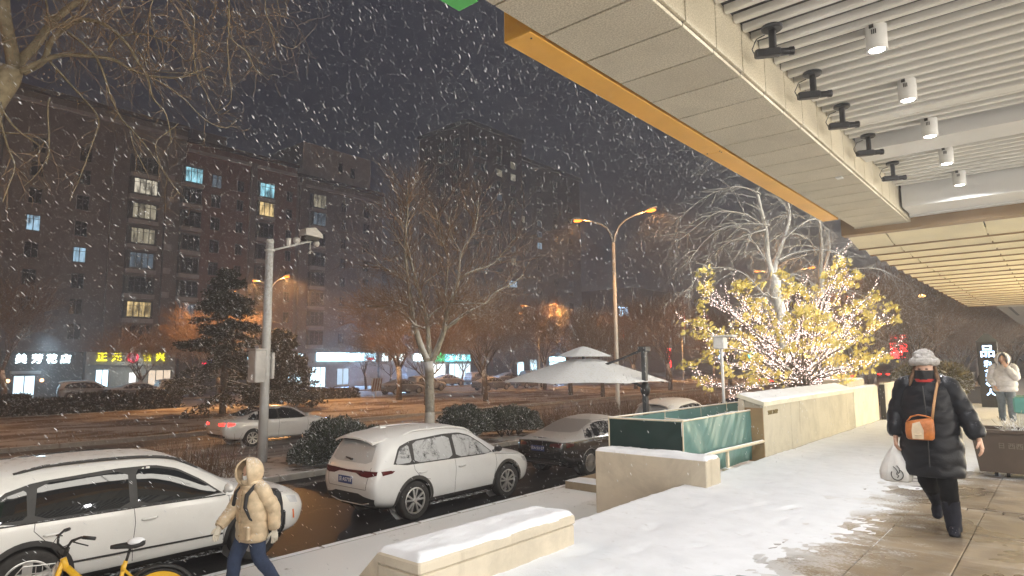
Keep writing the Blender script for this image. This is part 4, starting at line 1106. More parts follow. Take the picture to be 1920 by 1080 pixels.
for i, (x, y, z, lb) in enumerate(_lamps):
    o = _lp if i == 0 else copy_tree(_lp)
    o.location = (x, y, z - 0.02); o['label'] = lb
    if y == -2.5:
        for ch in o.children:
            if ch.type == 'LIGHT': ch.data = ch.data.copy(); ch.data.energy *= .3
    if x < -40:
        o.scale = (1, 1, .86)
        for ch in o.children:
            if ch.type == 'LIGHT' and ch.data.users > 1: ch.data = ch.data.copy(); ch.data.energy *= 2.0
# small far lamps down the street on the right
m_far_lamp = E('far_sodium', (1.0, 0.55, 0.18), 28.0)
for (x, y, h) in ((-8.6, 62, 8.2), (-6.0, 70, 9.0), (-4.6, 84, 9.0), (-7.2, 95, 9.5), (-3.0, 100, 8.2), (-2.6, 78, 6.6), (-1.2, 110, 8.5)):
    t = thing('street_lamp', 'small orange street lamp among the far bare trees beyond the terrace end', 'street lamp', (x, y, GZ), 0, 'far small lamps beyond the terrace')
    MB().cyl((0, 0, 0), (0, 0, h), .07, .05, 8).build('pole', m_pole, t, local=True)
    mb = MB(); mb.ball((0, 0, h), .19, 10, 7, (1.2, 1.2, .7)); mb.build('lens', m_far_lamp, t, local=True, smooth=True)
# camera pole
t = thing('camera_pole', 'grey steel pole with traffic cameras on an arm and a white cabinet', 'pole', (-18.4, 10.0, GZ + .12))
MB().tube([(0, 0, 0), (0, 0, 6.62)], [.145, .115], 18).build('pole', m_pole, t, local=True, smooth=True)
MB().lathe([(.12, 6.62), (.125, 6.64), (.11, 6.72), (.03, 6.74)], 18).build('pole_cap', m_pole, t, local=True)
for z in (2.55, 3.05, 6.35): MB().lathe([(.128, z), (.15, z + .005), (.15, z + .06), (.128, z + .065)], 18).build('clamp', m_pole, t, local=True)
m_cab = M('white_cabinet', (0.68, 0.66, 0.64), 0.5, dirt=0.15)
MB().box(-.20, .26, -.46, -.13, 2.35, 3.30, .025).build('cabinet', m_cab, t, local=True)
MB().box(-.22, .28, -.48, -.11, 3.30, 3.36, .02).build('cabinet_lid', m_cab, t, local=True)
MB().box(-.12, .16, .13, .22, 2.45, 3.25, .02).build('cabinet', m_cab, t, local=True)
MB().tube([(0, .1, 6.4), (0, .7, 6.62), (.02, 1.55, 6.92)], .035, 8).build('arm', m_pole, t, local=True, smooth=True)
MB().tube([(.02, .62, 6.6), (.02, .62, 6.85)], .075, 10).build('flash_unit', m_cab, t, local=True)
MB().ball((.04, .88, 6.82), .12, 12, 8, (1, 1, .9)).build('dome_camera', m_cab, t, local=True, smooth=True)
mb = MB(); mb.prism([(1.10, 7.02), (1.72, 6.98), (1.72, 7.10), (1.45, 7.30), (1.10, 7.22)], -.18, .22, 'x'); mb.build('camera_hood', m_cab, t, local=True)
MB().box(-.12, .16, 1.12, 1.62, 6.86, 7.02, .02).build('camera_body', m_trim, t, local=True)
MB().ball((.05, 1.60, 6.80), .10, 12, 8).build('dome_camera', m_cab, t, local=True, smooth=True)
mb = MB(); mb.tube([(.03, 1.38, 6.86), (.03, 1.38, 6.45)], .02, 6)
for k in range(5): mb.tube([(.03, 1.38, 6.62 - k * .03), (.03 + .10 * math.cos(k * 1.3), 1.38 + .10 * math.sin(k * 1.3), 6.50 - k * .02)], .012, 5)
mb.build('antenna', m_cab, t, local=True)
# ------------------------------------------------------------------ trees and shrubs
AD = Vector((0.76, 0.65, 0)); ND = Vector((-0.65, 0.76, 0))
def bark(name, col, snow=0.5, lo=0.1, hi=0.6):
    return M(name, col, 0.85, var=0.3, vscale=6, bmp=0.5, bscale=22, snow=snow, snow_lo=lo, snow_hi=hi, snow_scale=9)
def twig(mb, rs, p, d, r, L, n=5, droop=0.0, curl=0.0, wig=0.25, sides=3, rmin=.003):
    """one twig; returns its points and directions"""
    pts = [Vector(p)]; dirs = [Vector(d).normalized()]; d = Vector(d).normalized(); st = L / n
    for i in range(n):
        u = i / n
        g = -droop if u < 0.65 else curl
        d = (d + Vector((rs.gauss(0, wig), rs.gauss(0, wig), rs.gauss(0, wig) + g)) * (st / max(L, .01)) * 2.2).normalized()
        pts.append(pts[-1] + d * st); dirs.append(d.copy())
    rad = [max(r * (1 - 0.8 * i / n), rmin) for i in range(n + 1)]
    mb.tube(pts, rad, sides, cap=False)
    return pts, dirs, rad
def grow(mbs, rs, p, d, r, L, lvl, maxl, P):
    mb = mbs[0] if r > P['thr'] else mbs[1]
    n = 6 if lvl == 0 else (5 if lvl < 3 else 4)
    pts, dirs, rad = twig(mb, rs, p, d, r, L, n, P['droop'] * lvl, P['curl'] * lvl, P['wig'], 7 if r > .08 else (5 if r > .03 else 3), P.get('rmin', .003))
    if lvl >= maxl: return
    k = P['kids'][min(lvl, len(P['kids']) - 1)]
    for i in range(k):
        j = rs.randint(2 if lvl else n - 2, n); q = pts[j]; dd = dirs[j]
        a = dd.orthogonal().normalized(); a.rotate(Matrix.Rotation(rs.uniform(0, 6.283), 3, dd))
        ang = R(rs.uniform(*P['ang'])); nd = (dd * math.cos(ang) + a * math.sin(ang) + Vector((0, 0, P['up']))).normalized()
        grow(mbs, rs, q, nd, rad[j] * rs.uniform(.55, .8), L * rs.uniform(*P['len']), lvl + 1, maxl, P)
    if lvl < maxl - 0: grow(mbs, rs, pts[-1], dirs[-1], rad[-1], L * .75, lvl + 1, maxl, P)
m_bark = bark('brown_bark', (0.13, 0.10, 0.075), 0.45)
m_twig = bark('brown_twigs', (0.30, 0.20, 0.13), 0.3)
m_bark_w = bark('pale_bark_snowed', (0.34, 0.31, 0.25), 0.75, -0.1, 0.5)
m_wash = M('whitewashed_bark', (0.62, 0.60, 0.56), 0.85, bmp=0.5, bscale=22)
GEN = dict(rmin=.010, thr=.028, droop=0.0, curl=0.0, wig=.22, kids=[5, 5, 4, 4, 3], ang=(22, 52), up=.22, len=(.58, .82))
def generic_tree(seed, H, r, P=GEN, maxl=5, trunk=0.28):
    rs = random.Random(seed); a, b = MB(), MB()
    P = dict(P)
    tp = [Vector((0, 0, -0.1)), Vector((rs.gauss(0, .05), rs.gauss(0, .05), H * trunk * .5)), Vector((rs.gauss(0, .1), rs.gauss(0, .1), H * trunk))]
    a.tube(tp, [r * 1.15, r, r * .88], 10)
    for i in range(P['kids'][0]):
        az = 6.283 * (i + rs.uniform(-.2, .2)) / P['kids'][0]; ang = R(rs.uniform(14, 42))
        d = Vector((math.sin(ang) * math.cos(az), math.sin(ang) * math.sin(az), math.cos(ang)))
        grow((a, b), rs, tp[-1] - Vector((0, 0, rs.uniform(0, H * .06))), d, r * rs.uniform(.45, .62), H * .30, 1, maxl, P)
    return a, b
TREE_ME = []
for sd, H in ((101, 9.0), (202, 8.2), (303, 10.0)):
    a, b = generic_tree(sd, H, .21)
    ma, mt = a.mesh('trunk', True, False), b.mesh('crown', False, False)
    ma.materials.append(m_bark); mt.materials.append(m_twig); TREE_ME.append((ma, mt))
def place_tree(k, x, y, z, lb, rot=0.0, s=1.0, name='bare_tree', group='bare street trees'):
    t = thing(name, lb, 'tree', (x, y, z), rot, group); t.scale = (s, s, s)
    inst('trunk', TREE_ME[k][0], (0, 0, 0), t); inst('crown', TREE_ME[k][1], (0, 0, 0), t)
    return t
med = [(0, -40.5, 33.4, 'bare median tree with a thick forked trunk left of the pale forked tree', 1.05), (1, -40.8, 43.6, 'bare median tree just right of the pale forked tree', 1.1),
       (2, -42.6, 55.0, 'bare median tree with an orange lamp shining through its crown', .95), (0, -52, 24.3, 'bare tree standing beyond the far road behind the camera pole', .9),
       (1, -41.5, 68, 'bare median tree directly behind the umbrella top', .95), (2, -42, 82, 'bare median tree past the umbrella near the curtain of light strings', .9),
       (1, -60.8, 21.6, 'bare tree in front of the yellow lettered shop', .8), (0, -61, 26, 'leaning bare tree at the right end of the yellow lettered shop', .85), (2, -61, 45.5, 'slim bare tree before the long blue shop sign', .7),
       (1, -61, 49, 'slim bare tree at the middle of the long blue shop sign', .7), (0, -61, 61, 'slim bare tree before the pale blue shop', .72), (2, -61, 71, 'slim bare tree before the green shop', .72), (1, -61, 76, 'slim bare tree at the right end of the green shop', .7),
       (2, -33.5, 36, 'bare brown tree on the median edge behind the pale forked tree', .85), (1, -34, 30.5, 'bare brown tree on the median between the camera pole and the pale forked tree', .8), (0, -33.5, 47, 'bare brown tree on the median edge left of the umbrella', .9), (2, -35, 61, 'bare brown tree on the median between the two orange lamps', .95), (0, -61, 96, 'bare tree beyond the green shop', .9), (2, -62, 12.5, 'bare tree left of the white lettered flower shop', .95), (1, -43, 100, 'bare median tree far down past the umbrella', 1.0), (0, -18.5, 70, 'bare verge tree far behind the yellow leaved tree', .9)]
rt2 = random.Random(9)
for (k, x, y, lb, s) in med: place_tree(k, x, y, GZ + .08, lb, rt2.uniform(0, 6.28), s)
far = [(-9.6, 44, .95), (-8.8, 52, .9), (-7.2, 47, .85), (-6.2, 56, .95), (-5.2, 50, .85), (-4.0, 60, .95), (-3.2, 66, .95), (-2.2, 72, 1.0), (-12.5, 60, 1.0), (-15, 72, 1.0)]
for i, (x, y, s) in enumerate(far):
    place_tree(i % 3, x, y, GZ, 'bare tree in the row beyond the end of the terrace', rt2.uniform(0, 6.28), s, 'bare_tree', 'bare trees beyond the terrace end')
# brown twiggy trees standing behind the umbrella, lit by the street lamp
for i, (x, y, s, lb) in enumerate(((-25 - 4.5, 46, .8, 'bare tree with orange lit twigs right behind the double armed lamp'), (-30.5, 60, .95, 'bare tree between the double armed lamp and the yellow leaved tree'), (-30, 74, 1.0, 'bare tree deep behind the yellow leaved tree'))):
    place_tree((i + 1) % 3, x, y, GZ + .1, lb, 1.3 * i, s)

def drawn_tree(name, label, base, k, u0, v0, trunk, limbs, rs, mats, twigs, tw_len, droop, curl, tw_r=.012, group=None, sub=2, dens=.22, depth=.5, subdens=.18, extra=None, wig=.22):
    """limbs given as outlines on a drawing of the tree: (u, v) in drawing units, k metres each; depth adds the third dimension"""
    t = thing(name, label, 'tree', base, 0, group)
    a, b = MB(), MB(); b0 = Vector(base)
    def P(u, v, w=0.0): return AD * ((u - u0) * k) + ND * w + Vector((0, 0, -(v - v0) * k))
    a.tube([P(u, v) for (u, v, r) in trunk], [r for (u, v, r) in trunk], 12)
    allp = []
    for li, (pts, r0, r1) in enumerate(limbs):
        w = 0.0; ww = rs.uniform(-1, 1) * depth; path = []; m = len(pts)
        # smooth the drawn line
        fine = []
        for i in range(m - 1):
            p_1 = pts[max(i - 1, 0)]; p0 = pts[i]; p1 = pts[i + 1]; p2 = pts[min(i + 2, m - 1)]
            for s in range(4):
                q = s / 4
                fine.append(tuple(0.5 * ((2 * p0[c]) + (p1[c] - p_1[c]) * q + (2 * p_1[c] - 5 * p0[c] + 4 * p1[c] - p2[c]) * q * q + (3 * p0[c] - p_1[c] - 3 * p1[c] + p2[c]) * q ** 3) for c in (0, 1)))
        fine.append(pts[-1]); n = len(fine)
        for i, (u, v) in enumerate(fine):
            q = i / (n - 1); path.append(P(u, v, ww * q + 0.15 * depth * math.sin(q * 6 + li)))
        rad = [r0 + (r1 - r0) * (i / (n - 1)) ** .8 for i in range(n)]
        a.tube(path, rad, 8 if r0 > .05 else 5, cap=True)
        allp.append((path, rad))
    def sprout(path, rad, lvl, dens, L):
        tot = sum((path[i + 1] - path[i]).length for i in range(len(path) - 1)); cnt = int(tot / dens)
        for c in range(cnt):
            i = rs.randint(max(1, len(path) // 5), len(path) - 1); p = path[i]; d = (path[i] - path[i - 1]).normalized()
            ax = d.orthogonal().normalized(); ax.rotate(Matrix.Rotation(rs.uniform(0, 6.28), 3, d)); an = R(rs.uniform(25, 70))
            nd = d * math.cos(an) + ax * math.sin(an)
            pp, dd, rr = twig(b, rs, p, nd, min(rad[i] * .6, tw_r * (1.3 if lvl == 0 else .8)), L * rs.uniform(.5, 1.3), 7 if lvl == 0 else 5, droop, curl, wig, 3)
            if lvl < sub - 1: sprout(pp, rr, lvl + 1, subdens, L * .45)
    for path, rad in allp: sprout(path, rad, 0, dens, tw_len)
    if extra: extra(b, P, rs, sprout)
    a.build('trunk', mats[0], t, smooth=True, local=True, fix=False); b.build('crown', mats[1], t, local=True, fix=False)
    return t, P
# pale forked tree in the verge
c5 = 1 / 3 / 51.5
drawn_tree('forked_tree', 'pale forked street tree with snow lined limbs and a whitewashed base behind the white SUV', (-17.5, 15.85, GZ + .1), c5, 500, 1258, 
  [(500, 1275, .19), (500, 1100, .175), (498, 950, .17), (497, 860, .165), (490, 800, .18)],
  [([(485, 800), (440, 690), (405, 560), (392, 440), (385, 330), (378, 210), (385, 90), (398, -20), (395, -140)], .13, .02),
   ([(495, 790), (490, 690), (480, 560), (455, 450), (440, 380), (410, 260), (395, 190), (360, 60), (350, -60)], .10, .015),
   ([(505, 800), (550, 700), (580, 620), (600, 520), (635, 430), (660, 350), (675, 200), (740, 80), (765, -20), (770, -120)], .13, .02),
   ([(588, 612), (650, 570), (700, 530), (800, 480), (860, 410), (960, 355), (1030, 300)], .085, .015),
   ([(663, 342), (740, 300), (850, 260), (930, 180), (980, 130)], .06, .012),
   ([(598, 490), (588, 420), (600, 230), (565, 100), (550, -20)], .05, .012),
   ([(488, 552), (570, 492), (680, 485), (820, 488)], .055, .012),
   ([(402, 585), (375, 560), (330, 500), (200, 488), (120, 470)], .05, .012),
   ([(470, 612), (430, 600), (395, 560)], .05, .03), ([(412, 505), (330, 470), (230, 450), (140, 440)], .045, .01),
   ([(388, 380), (300, 300), (200, 240), (150, 150)], .045, .01), ([(445, 375), (520, 330), (620, 290)], .04, .01), ([(378, 210), (300, 90), (260, -30)], .04, .01), ([(680, 200), (610, 60), (620, -60)], .03, .01)],
  random.Random(31), (m_bark_w, m_twig), 0, 1.5, -0.22, .1, .012, depth=1.3, dens=.10, sub=2, subdens=.14)
o = bpy.data.objects['forked_tree']
MB().lathe([(.202, -.05), (.194, .5), (.187, 1.15), (.180, 1.16)], 14).build('whitewash', m_wash, o, local=True, smooth=True)
# near plane tree arching in from the left
m_bark_l = bark('mottled_plane_bark', (0.30, 0.25, 0.16), 0.3, 0.3, 0.8)
m_twig_l = bark('plane_twigs', (0.34, 0.24, 0.15), 0.25, 0.2, 0.8)
k1 = 1 / 3 / 88.5
def near_extra(b, P, rs, sprout):
    for i in range(125):
        u = rs.uniform(150, 1500); v = rs.uniform(-260, 260 if u < 1250 else 60)
        d = (AD * rs.uniform(-.5, .9) + ND * rs.uniform(-.6, .6) + Vector((0, 0, rs.uniform(-.9, .1)))).normalized()
        pp, dd, rr = twig(b, rs, P(u, v, rs.uniform(-1.3, 1.3)), d, rs.uniform(.007, .013), rs.uniform(.7, 1.9), 9, .34, .85, .30, 4)
        sprout(pp, rr, 1, .22, .8)
    for i in range(420):     # buds and seed balls
        u = rs.uniform(100, 1450); v = rs.uniform(-100, 700 - u * .25)
        b.ball(P(u, v, rs.uniform(-1, 1)), rs.uniform(.010, .020), 5, 3)
drawn_tree('plane_tree', 'large plane tree with arching drooping twigs lit warm above the white SUV with roof rails', (-16.5, 3.05, GZ + .1), k1, 40, 480 + 9.0 / k1 - .6 / k1 * 0, 
  [(-135, 480 + 9.0 / k1, .27), (-120, 1000, .24), (-80, 640, .23), (0, 480, .25), (18, 420, .22)],
  [([(20, 440), (20, 330), (80, 230), (160, 120), (280, -10), (380, -140)], .12, .06), ([(5, 430), (5, 300), (18, 150), (25, 0), (30, -200)], .15, .10),
   ([(60, 430), (190, 370), (240, 280), (340, 205), (450, 180), (560, 205), (650, 260), (740, 350), (800, 450), (850, 530), (880, 640), (960, 740), (1000, 900)], .075, .008),
   ([(60, 440), (190, 382), (300, 345), (450, 345), (560, 350), (640, 390), (740, 410), (880, 405), (950, 370), (1050, 330)], .06, .012),
   ([(580, 342), (650, 282), (780, 265), (880, 290), (980, 350), (1060, 440), (1160, 440), (1250, 400)], .025, .007),
   ([(350, 232), (430, 290), (500, 370), (540, 480), (570, 580), (640, 710), (740, 810), (850, 930), (960, 1075), (1040, 1180)], .035, .007),
   ([(240, 390), (330, 500), (400, 580), (510, 710), (512, 850), (460, 1070), (400, 1190)], .028, .006),
   ([(820, 480), (900, 530), (1000, 610), (1090, 700), (1170, 760), (1240, 770), (1275, 710)], .022, .006),
   ([(700, 300), (790, 400), (860, 490), (1000, 525), (1150, 530), (1220, 560)], .02, .006), ([(960, -40), (1040, 120), (1050, 300), (1060, 450), (1090, 540), (1150, 660), (1215, 640)], .02, .006),
   ([(1240, -60), (1255, 150), (1260, 260), (1340, 330), (1380, 420), (1420, 460), (1410, 380)], .02, .006), ([(1250, 270), (1230, 420), (1210, 560), (1130, 620), (1150, 580)], .014, .005),
   ([(500, -100), (430, 60), (410, 180), (370, 330), (360, 480)], .03, .01), ([(120, -100), (115, 120), (95, 330)], .03, .02), ([(240, 60), (245, 160), (330, 210), (480, 330)], .02, .01),
   ([(640, -80), (600, 60), (640, 160), (720, 330)], .02, .006), ([(880, -80), (800, 100), (820, 280), (870, 420)], .02, .006), ([(1450, -60), (1440, 100), (1470, 210), (1560, 240), (1570, 200)], .014, .005), ([(1500, -60), (1540, 130), (1610, 160), (1625, 120)], .012, .005),
   ([(1430, 460), (1500, 520), (1560, 525)], .010, .005), ([(960, 740), (950, 900), (1000, 1060)], .012, .005), ([(690, 780), (740, 920), (750, 1060)], .012, .005), ([(250, 600), (275, 760), (230, 920), (120, 1100)], .02, .006),
   ([(0, 640), (120, 800), (260, 900), (330, 1000)], .03, .008), ([(0, 700), (60, 900), (160, 1060), (200, 1250)], .03, .008), ([(-20, 800), (200, 830), (400, 960), (440, 1060)], .02, .006)],
  random.Random(77), (m_bark_l, m_twig_l), 0, .62, .20, .75, .010, depth=1.0, dens=.30, sub=2, subdens=.26, extra=near_extra)
# pale snow covered plane trees past the lit planter
m_bark_p = bark('white_snowed_bark', (0.40, 0.40, 0.385), 0.75, -0.3, 0.4)
kw = 1 / 3.27 / 50
for i, (bx, by, lb, sd, sc_) in enumerate(((-8.0, 25.0, 'white barked snow covered plane tree with arching boughs behind the yellow leaved tree', 5, 1.0), (-8.4, 33.0, 'second snow covered plane tree partly behind the canopy edge', 8, 1.05))):
    drawn_tree('plane_tree', lb, (bx, by, PZ - .05), kw * sc_, 790, 1060 + 4.6 / (kw * sc_), 
      [(800, 1060 + 5.7 / kw, .27), (790, 1200, .24), (782, 1060, .23), (755, 900, .20), (765, 830, .20)],
      [([(760, 860), (745, 700), (735, 540), (700, 400), (690, 250)], .13, .05), ([(770, 830), (800, 700), (845, 570), (900, 430), (930, 300)], .11, .04),
       ([(735, 540), (700, 480), (600, 420), (450, 395), (350, 450), (250, 530), (180, 570)], .05, .012), ([(720, 520), (600, 555), (500, 590), (430, 660), (400, 720)], .04, .01),
       ([(730, 500), (680, 490), (560, 480), (460, 500), (380, 560), (300, 650), (250, 720)], .04, .01), ([(745, 960), (690, 930), (650, 850), (600, 780), (500, 740), (400, 745), (320, 800), (270, 900), (265, 960)], .045, .01),
       ([(750, 965), (720, 950), (660, 930), (590, 960), (520, 1020)], .03, .008), ([(800, 712), (900, 670), (1000, 660), (1110, 672), (1200, 720)], .05, .012), ([(720, 700), (690, 640), (650, 580), (560, 560), (480, 640)], .03, .01),
       ([(845, 570), (960, 480), (1080, 450), (1180, 520)], .04, .01), ([(690, 300), (560, 240), (420, 260), (300, 340), (200, 430)], .04, .01), ([(690, 250), (640, 120), (520, 60), (380, 100)], .04, .01), ([(770, 850), (880, 800), (960, 850), (1040, 960)], .03, .008)],
      random.Random(sd), (m_bark_p, m_bark_p), 0, 1.2, .28, -.1, .012, depth=1.6, dens=.16, sub=2, subdens=.26)
# evergreen beyond the road
def spray_cloud(rs, n, fn, size, seglen=.28):
    """needle sprays: small flat blades spread over the volume given by fn"""
    vs = []; fs = []
    for i in range(n):
        p, d = fn(rs); s = size * rs.uniform(.6, 1.4)
        d = d.normalized(); a = d.orthogonal().normalized(); a.rotate(Matrix.Rotation(rs.uniform(0, 6.28), 3, d))
        for k in range(3):
            e = (d + a * (k - 1) * .75).normalized() * s; w = e.cross(Vector((rs.gauss(0, 1), rs.gauss(0, 1), rs.gauss(0, 1)))).normalized() * s * .10
            o = len(vs); vs += [p - w, p + e * .55 - w * 1.4, p + e, p + e * .5 + w * 1.4, p + w]; fs.append((o, o + 1, o + 2, o + 3, o + 4))
    mb = MB(); mb.add(vs, fs); return mb
def leafmat(name, col, snow=.4, lo=.0, hi=.7, sc=6):
    return M(name, col, .7, var=.4, vscale=2.5, snow=snow, snow_lo=lo, snow_hi=hi, snow_scale=sc)
m_yew = leafmat('dark_yew', (0.055, 0.068, 0.045), .42, .0, .8, 16)
m_fir = leafmat('dark_fir', (0.045, 0.05, 0.028), .25)
def fir(label, loc, H, W, seed):
    t = thing('fir_tree', label, 'tree', loc); rs = random.Random(seed)
    MB().tube([(0, 0, -.1), (0, 0, H * .6), (.1, 0, H)], [.22, .12, .02], 8).build('trunk', m_bark, t, local=True)
    boughs = []
    for i in range(120):
        u = rs.random() ** .8; z = H * (.12 + .88 * u); az = rs.uniform(0, 6.283); L = W * (1 - u) ** .75 * rs.uniform(.55, 1.15) + .25
        boughs.append((Vector((0, 0, z)), Vector((math.cos(az), math.sin(az), rs.uniform(-.35, .05))), L))
    mb = MB()
    for (p, d, L) in boughs: mb.tube([p, p + d * L * .6, p + d * L + Vector((0, 0, .1))], [.04, .025, .01], 4)
    mb.build('boughs', m_bark, t, local=True)
    def fn(r):
        p, d, L = r.choice(boughs); q = r.random() ** .6
        return p + d * L * q + Vector((r.gauss(0, .16), r.gauss(0, .16), r.gauss(0, .10))), (d + Vector((r.gauss(0, .5), r.gauss(0, .5), r.gauss(-.1, .3))))
    stuff(spray_cloud(rs, 15000, fn, .17).build('crown', m_fir, t, local=True, fix=False)); return t
fir('dark evergreen tree on the median behind the moving sedan', (-38.5, 18.3, GZ + .1), 8.6, 3.4, 4)
fir('smaller dark evergreen tree on the median right of the camera pole', (-39.5, 22.6, GZ + .1), 5.0, 2.6, 6)
def shrub(label, loc, lobes, seed, n, mat, size=.085, name='shrub', group=None):
    t = thing(name, label, 'shrub', loc, 0, group); rs = random.Random(seed)
    def fn(r):
        c, rad = r.choice(lobes)
        d = Vector((r.gauss(0, 1), r.gauss(0, 1), abs(r.gauss(0, 1)) * 1.1)).normalized()
        q = r.uniform(.55, 1.0) + .10 * mnoise.noise(Vector(c) + d * 2.5) * 2
        return Vector((c[0] + d.x * rad[0] * q, c[1] + d.y * rad[1] * q, max(.02, c[2] + d.z * rad[2] * q))), d + Vector((r.gauss(0, .35), r.gauss(0, .35), .35))
    mb = MB()
    for (c, rad) in lobes:
        for k in range(9):
            a = rs.uniform(0, 6.28); mb.tube([(c[0] * .6, c[1] * .6, 0), (c[0] + math.cos(a) * rad[0] * .6, c[1] + math.sin(a) * rad[1] * .6, c[2] + rad[2] * .6)], [.03, .008], 4)
    mb.build('stems', m_bark, t, local=True)
    stuff(spray_cloud(rs, n, fn, size).build('foliage', mat, t, local=True, fix=False)); return t
shrub('round dark yew shrub dusted with snow just left of the black sedan', (-17.0, 19.6, GZ + .12), [((0, 0, .3), (.95, 1.25, .85)), ((.1, .8, .25), (.8, .8, .75)), ((0, -.7, .35), (.8, .8, .7))], 3, 17000, m_yew)
shrub('round dark yew shrub right behind the white SUV bonnet', (-17.1, 17.2, GZ + .12), [((0, 0, .35), (.95, 1.15, .95)), ((.2, -.5, .3), (.8, .7, .75))], 13, 13000, m_yew)
shrub('dark yew shrub beside the camera pole behind the tail of the white SUV', (-16.9, 11.6, GZ + .12), [((0, 0, .3), (1.0, 1.2, .95)), ((.1, 1.3, .2), (.8, 1.0, .7)), ((0, 2.6, .15), (.7, .9, .5)), ((.2, -.9, .1), (.8, .8, .6))], 23, 19000, m_yew)
m_dry = leafmat('dry_brown_twigs', (0.16, 0.10, 0.06), .3)
def dry_shrub(label, loc, L, W, H, seed, n, group=None):
    t = thing('dry_shrub', label, 'shrub', loc, 0, group); rs = random.Random(seed); mb = MB()
    for i in range(n):
        p = Vector((rs.uniform(-W, W), rs.uniform(-L, L), 0)); d = Vector((rs.gauss(0, .35), rs.gauss(0, .35), 1)).normalized()
        twig(mb, rs, p, d, .010, H * rs.uniform(.6, 1.15), 5, -.1, .1, .35, 3)
    mb.build('stems', m_dry, t, local=True, fix=False); return t
dry_shrub('leafless brown shrub behind the bonnet of the SUV with roof rails', (-16.6, 7.3, GZ + .12), .8, .8, 1.1, 2, 260)
dry_shrub('leafless brown shrub at the foot of the pale forked tree', (-17.3, 16.6, GZ + .12), .7, .6, .7, 5, 170)
dry_shrub('long leafless brown hedge below the umbrella along the verge', (-17.2, 25.8, GZ + .12), 3.9, 1.0, 1.0, 8, 1500)
dry_shrub('long leafless brown hedge under the double armed lamp', (-17.2, 35.0, GZ + .12), 4.5, 1.0, 1.05, 9, 1300)
def hedge(label, loc, L, W, H, seed, n, mat):
    t = thing('hedge', label, 'hedge', loc); rs = random.Random(seed)
    def fn(r):
        u = r.uniform(-L, L); f = r.random(); hh = H * (0.8 + .25 * fbm(u, seed, .5))
        if f < .45: p = Vector((W * r.uniform(.75, 1), u, r.uniform(0, hh)))
        else: p = Vector((r.uniform(-W, W), u, hh * r.uniform(.85, 1)))
        return p, Vector((r.gauss(.3, .5), r.gauss(0, .6), r.gauss(.5, .4)))
    stuff(spray_cloud(rs, n, fn, .24).build('foliage', mat, t, local=True, fix=False))
    MB().box(-W * .7, W * .7, -L + .1, L - .1, 0, H * .7).build('core', m_bark, t, local=True); return t
m_box = leafmat('clipped_dark_hedge', (0.03, 0.032, 0.02), .3)
hedge('dark clipped hedge along the far road before the shop cars', (-46.8, 13.5, GZ + .1), 5.6, .7, 1.35, 3, 5200, m_box)
hedge('dark clipped hedge beyond the far road under the evergreens', (-47.2, 29, GZ + .1), 5.0, .6, .9, 5, 3400, m_box)
# dry grass standing out of the median snow
_rg = random.Random(14); mb = MB()
for i in range(9000):
    x = -28.9 - 12 * _rg.random() ** 1.6; y = _rg.uniform(5, 62)
    if fbm(x, y, .35) < -.05: continue
    h = _rg.uniform(.05, .16); a = _rg.uniform(0, 6.28); w = .012
    p = Vector((x, y, GZ + .115)); q = p + Vector((_rg.gauss(0, .05), _rg.gauss(0, .05), h)); s = Vector((math.cos(a) * w, math.sin(a) * w, 0))
    mb.add([p - s, p + s, q], [(0, 1, 2)])
stuff(mb.build('grass', M('dry_grass', (0.24, 0.155, 0.07), .9), None, fix=False))

# ---- the yellow leaved tree wrapped in fairy lights
kl = 1 / 4.154 / 78.2
m_leaf = M('yellow_leaf', (0.78, 0.65, 0.19), .55, var=.3, vscale=5, snow=.15, snow_lo=.5, snow_hi=.95)
lt = thing('ornamental_tree', 'yellow leaved ornamental tree standing in the planter behind the stained wall', 'tree', (-4.95, 16.3, 0.55))
_rs = random.Random(55); A_, B_ = MB(), MB(); bulbs = []; tips = []
def lp(u, v, w=0.0): return AD * ((u - 1060) * kl * .95) + ND * w + Vector((0, 0, (1000 - v) * kl + .42))
limb_ends = [(250, 300), (200, 520), (420, 210), (580, 230), (730, 320), (300, 640), (300, 800), (270, 985), (800, 300), (940, 270), (1140, 230), (1330, 90), (1440, 170), (1640, 300), (1720, 380), (1560, 470), (1720, 510), (1600, 670), (1640, 770), (1520, 840), (1250, 180), (1500, 560), (1050, 420), (1180, 380), (640, 480), (520, 620), (700, 600), (450, 720), (860, 480), (1300, 420), (1380, 620), (640, 880), (760, 930), (1450, 880), (1200, 620), (900, 700), (1500, 960)]
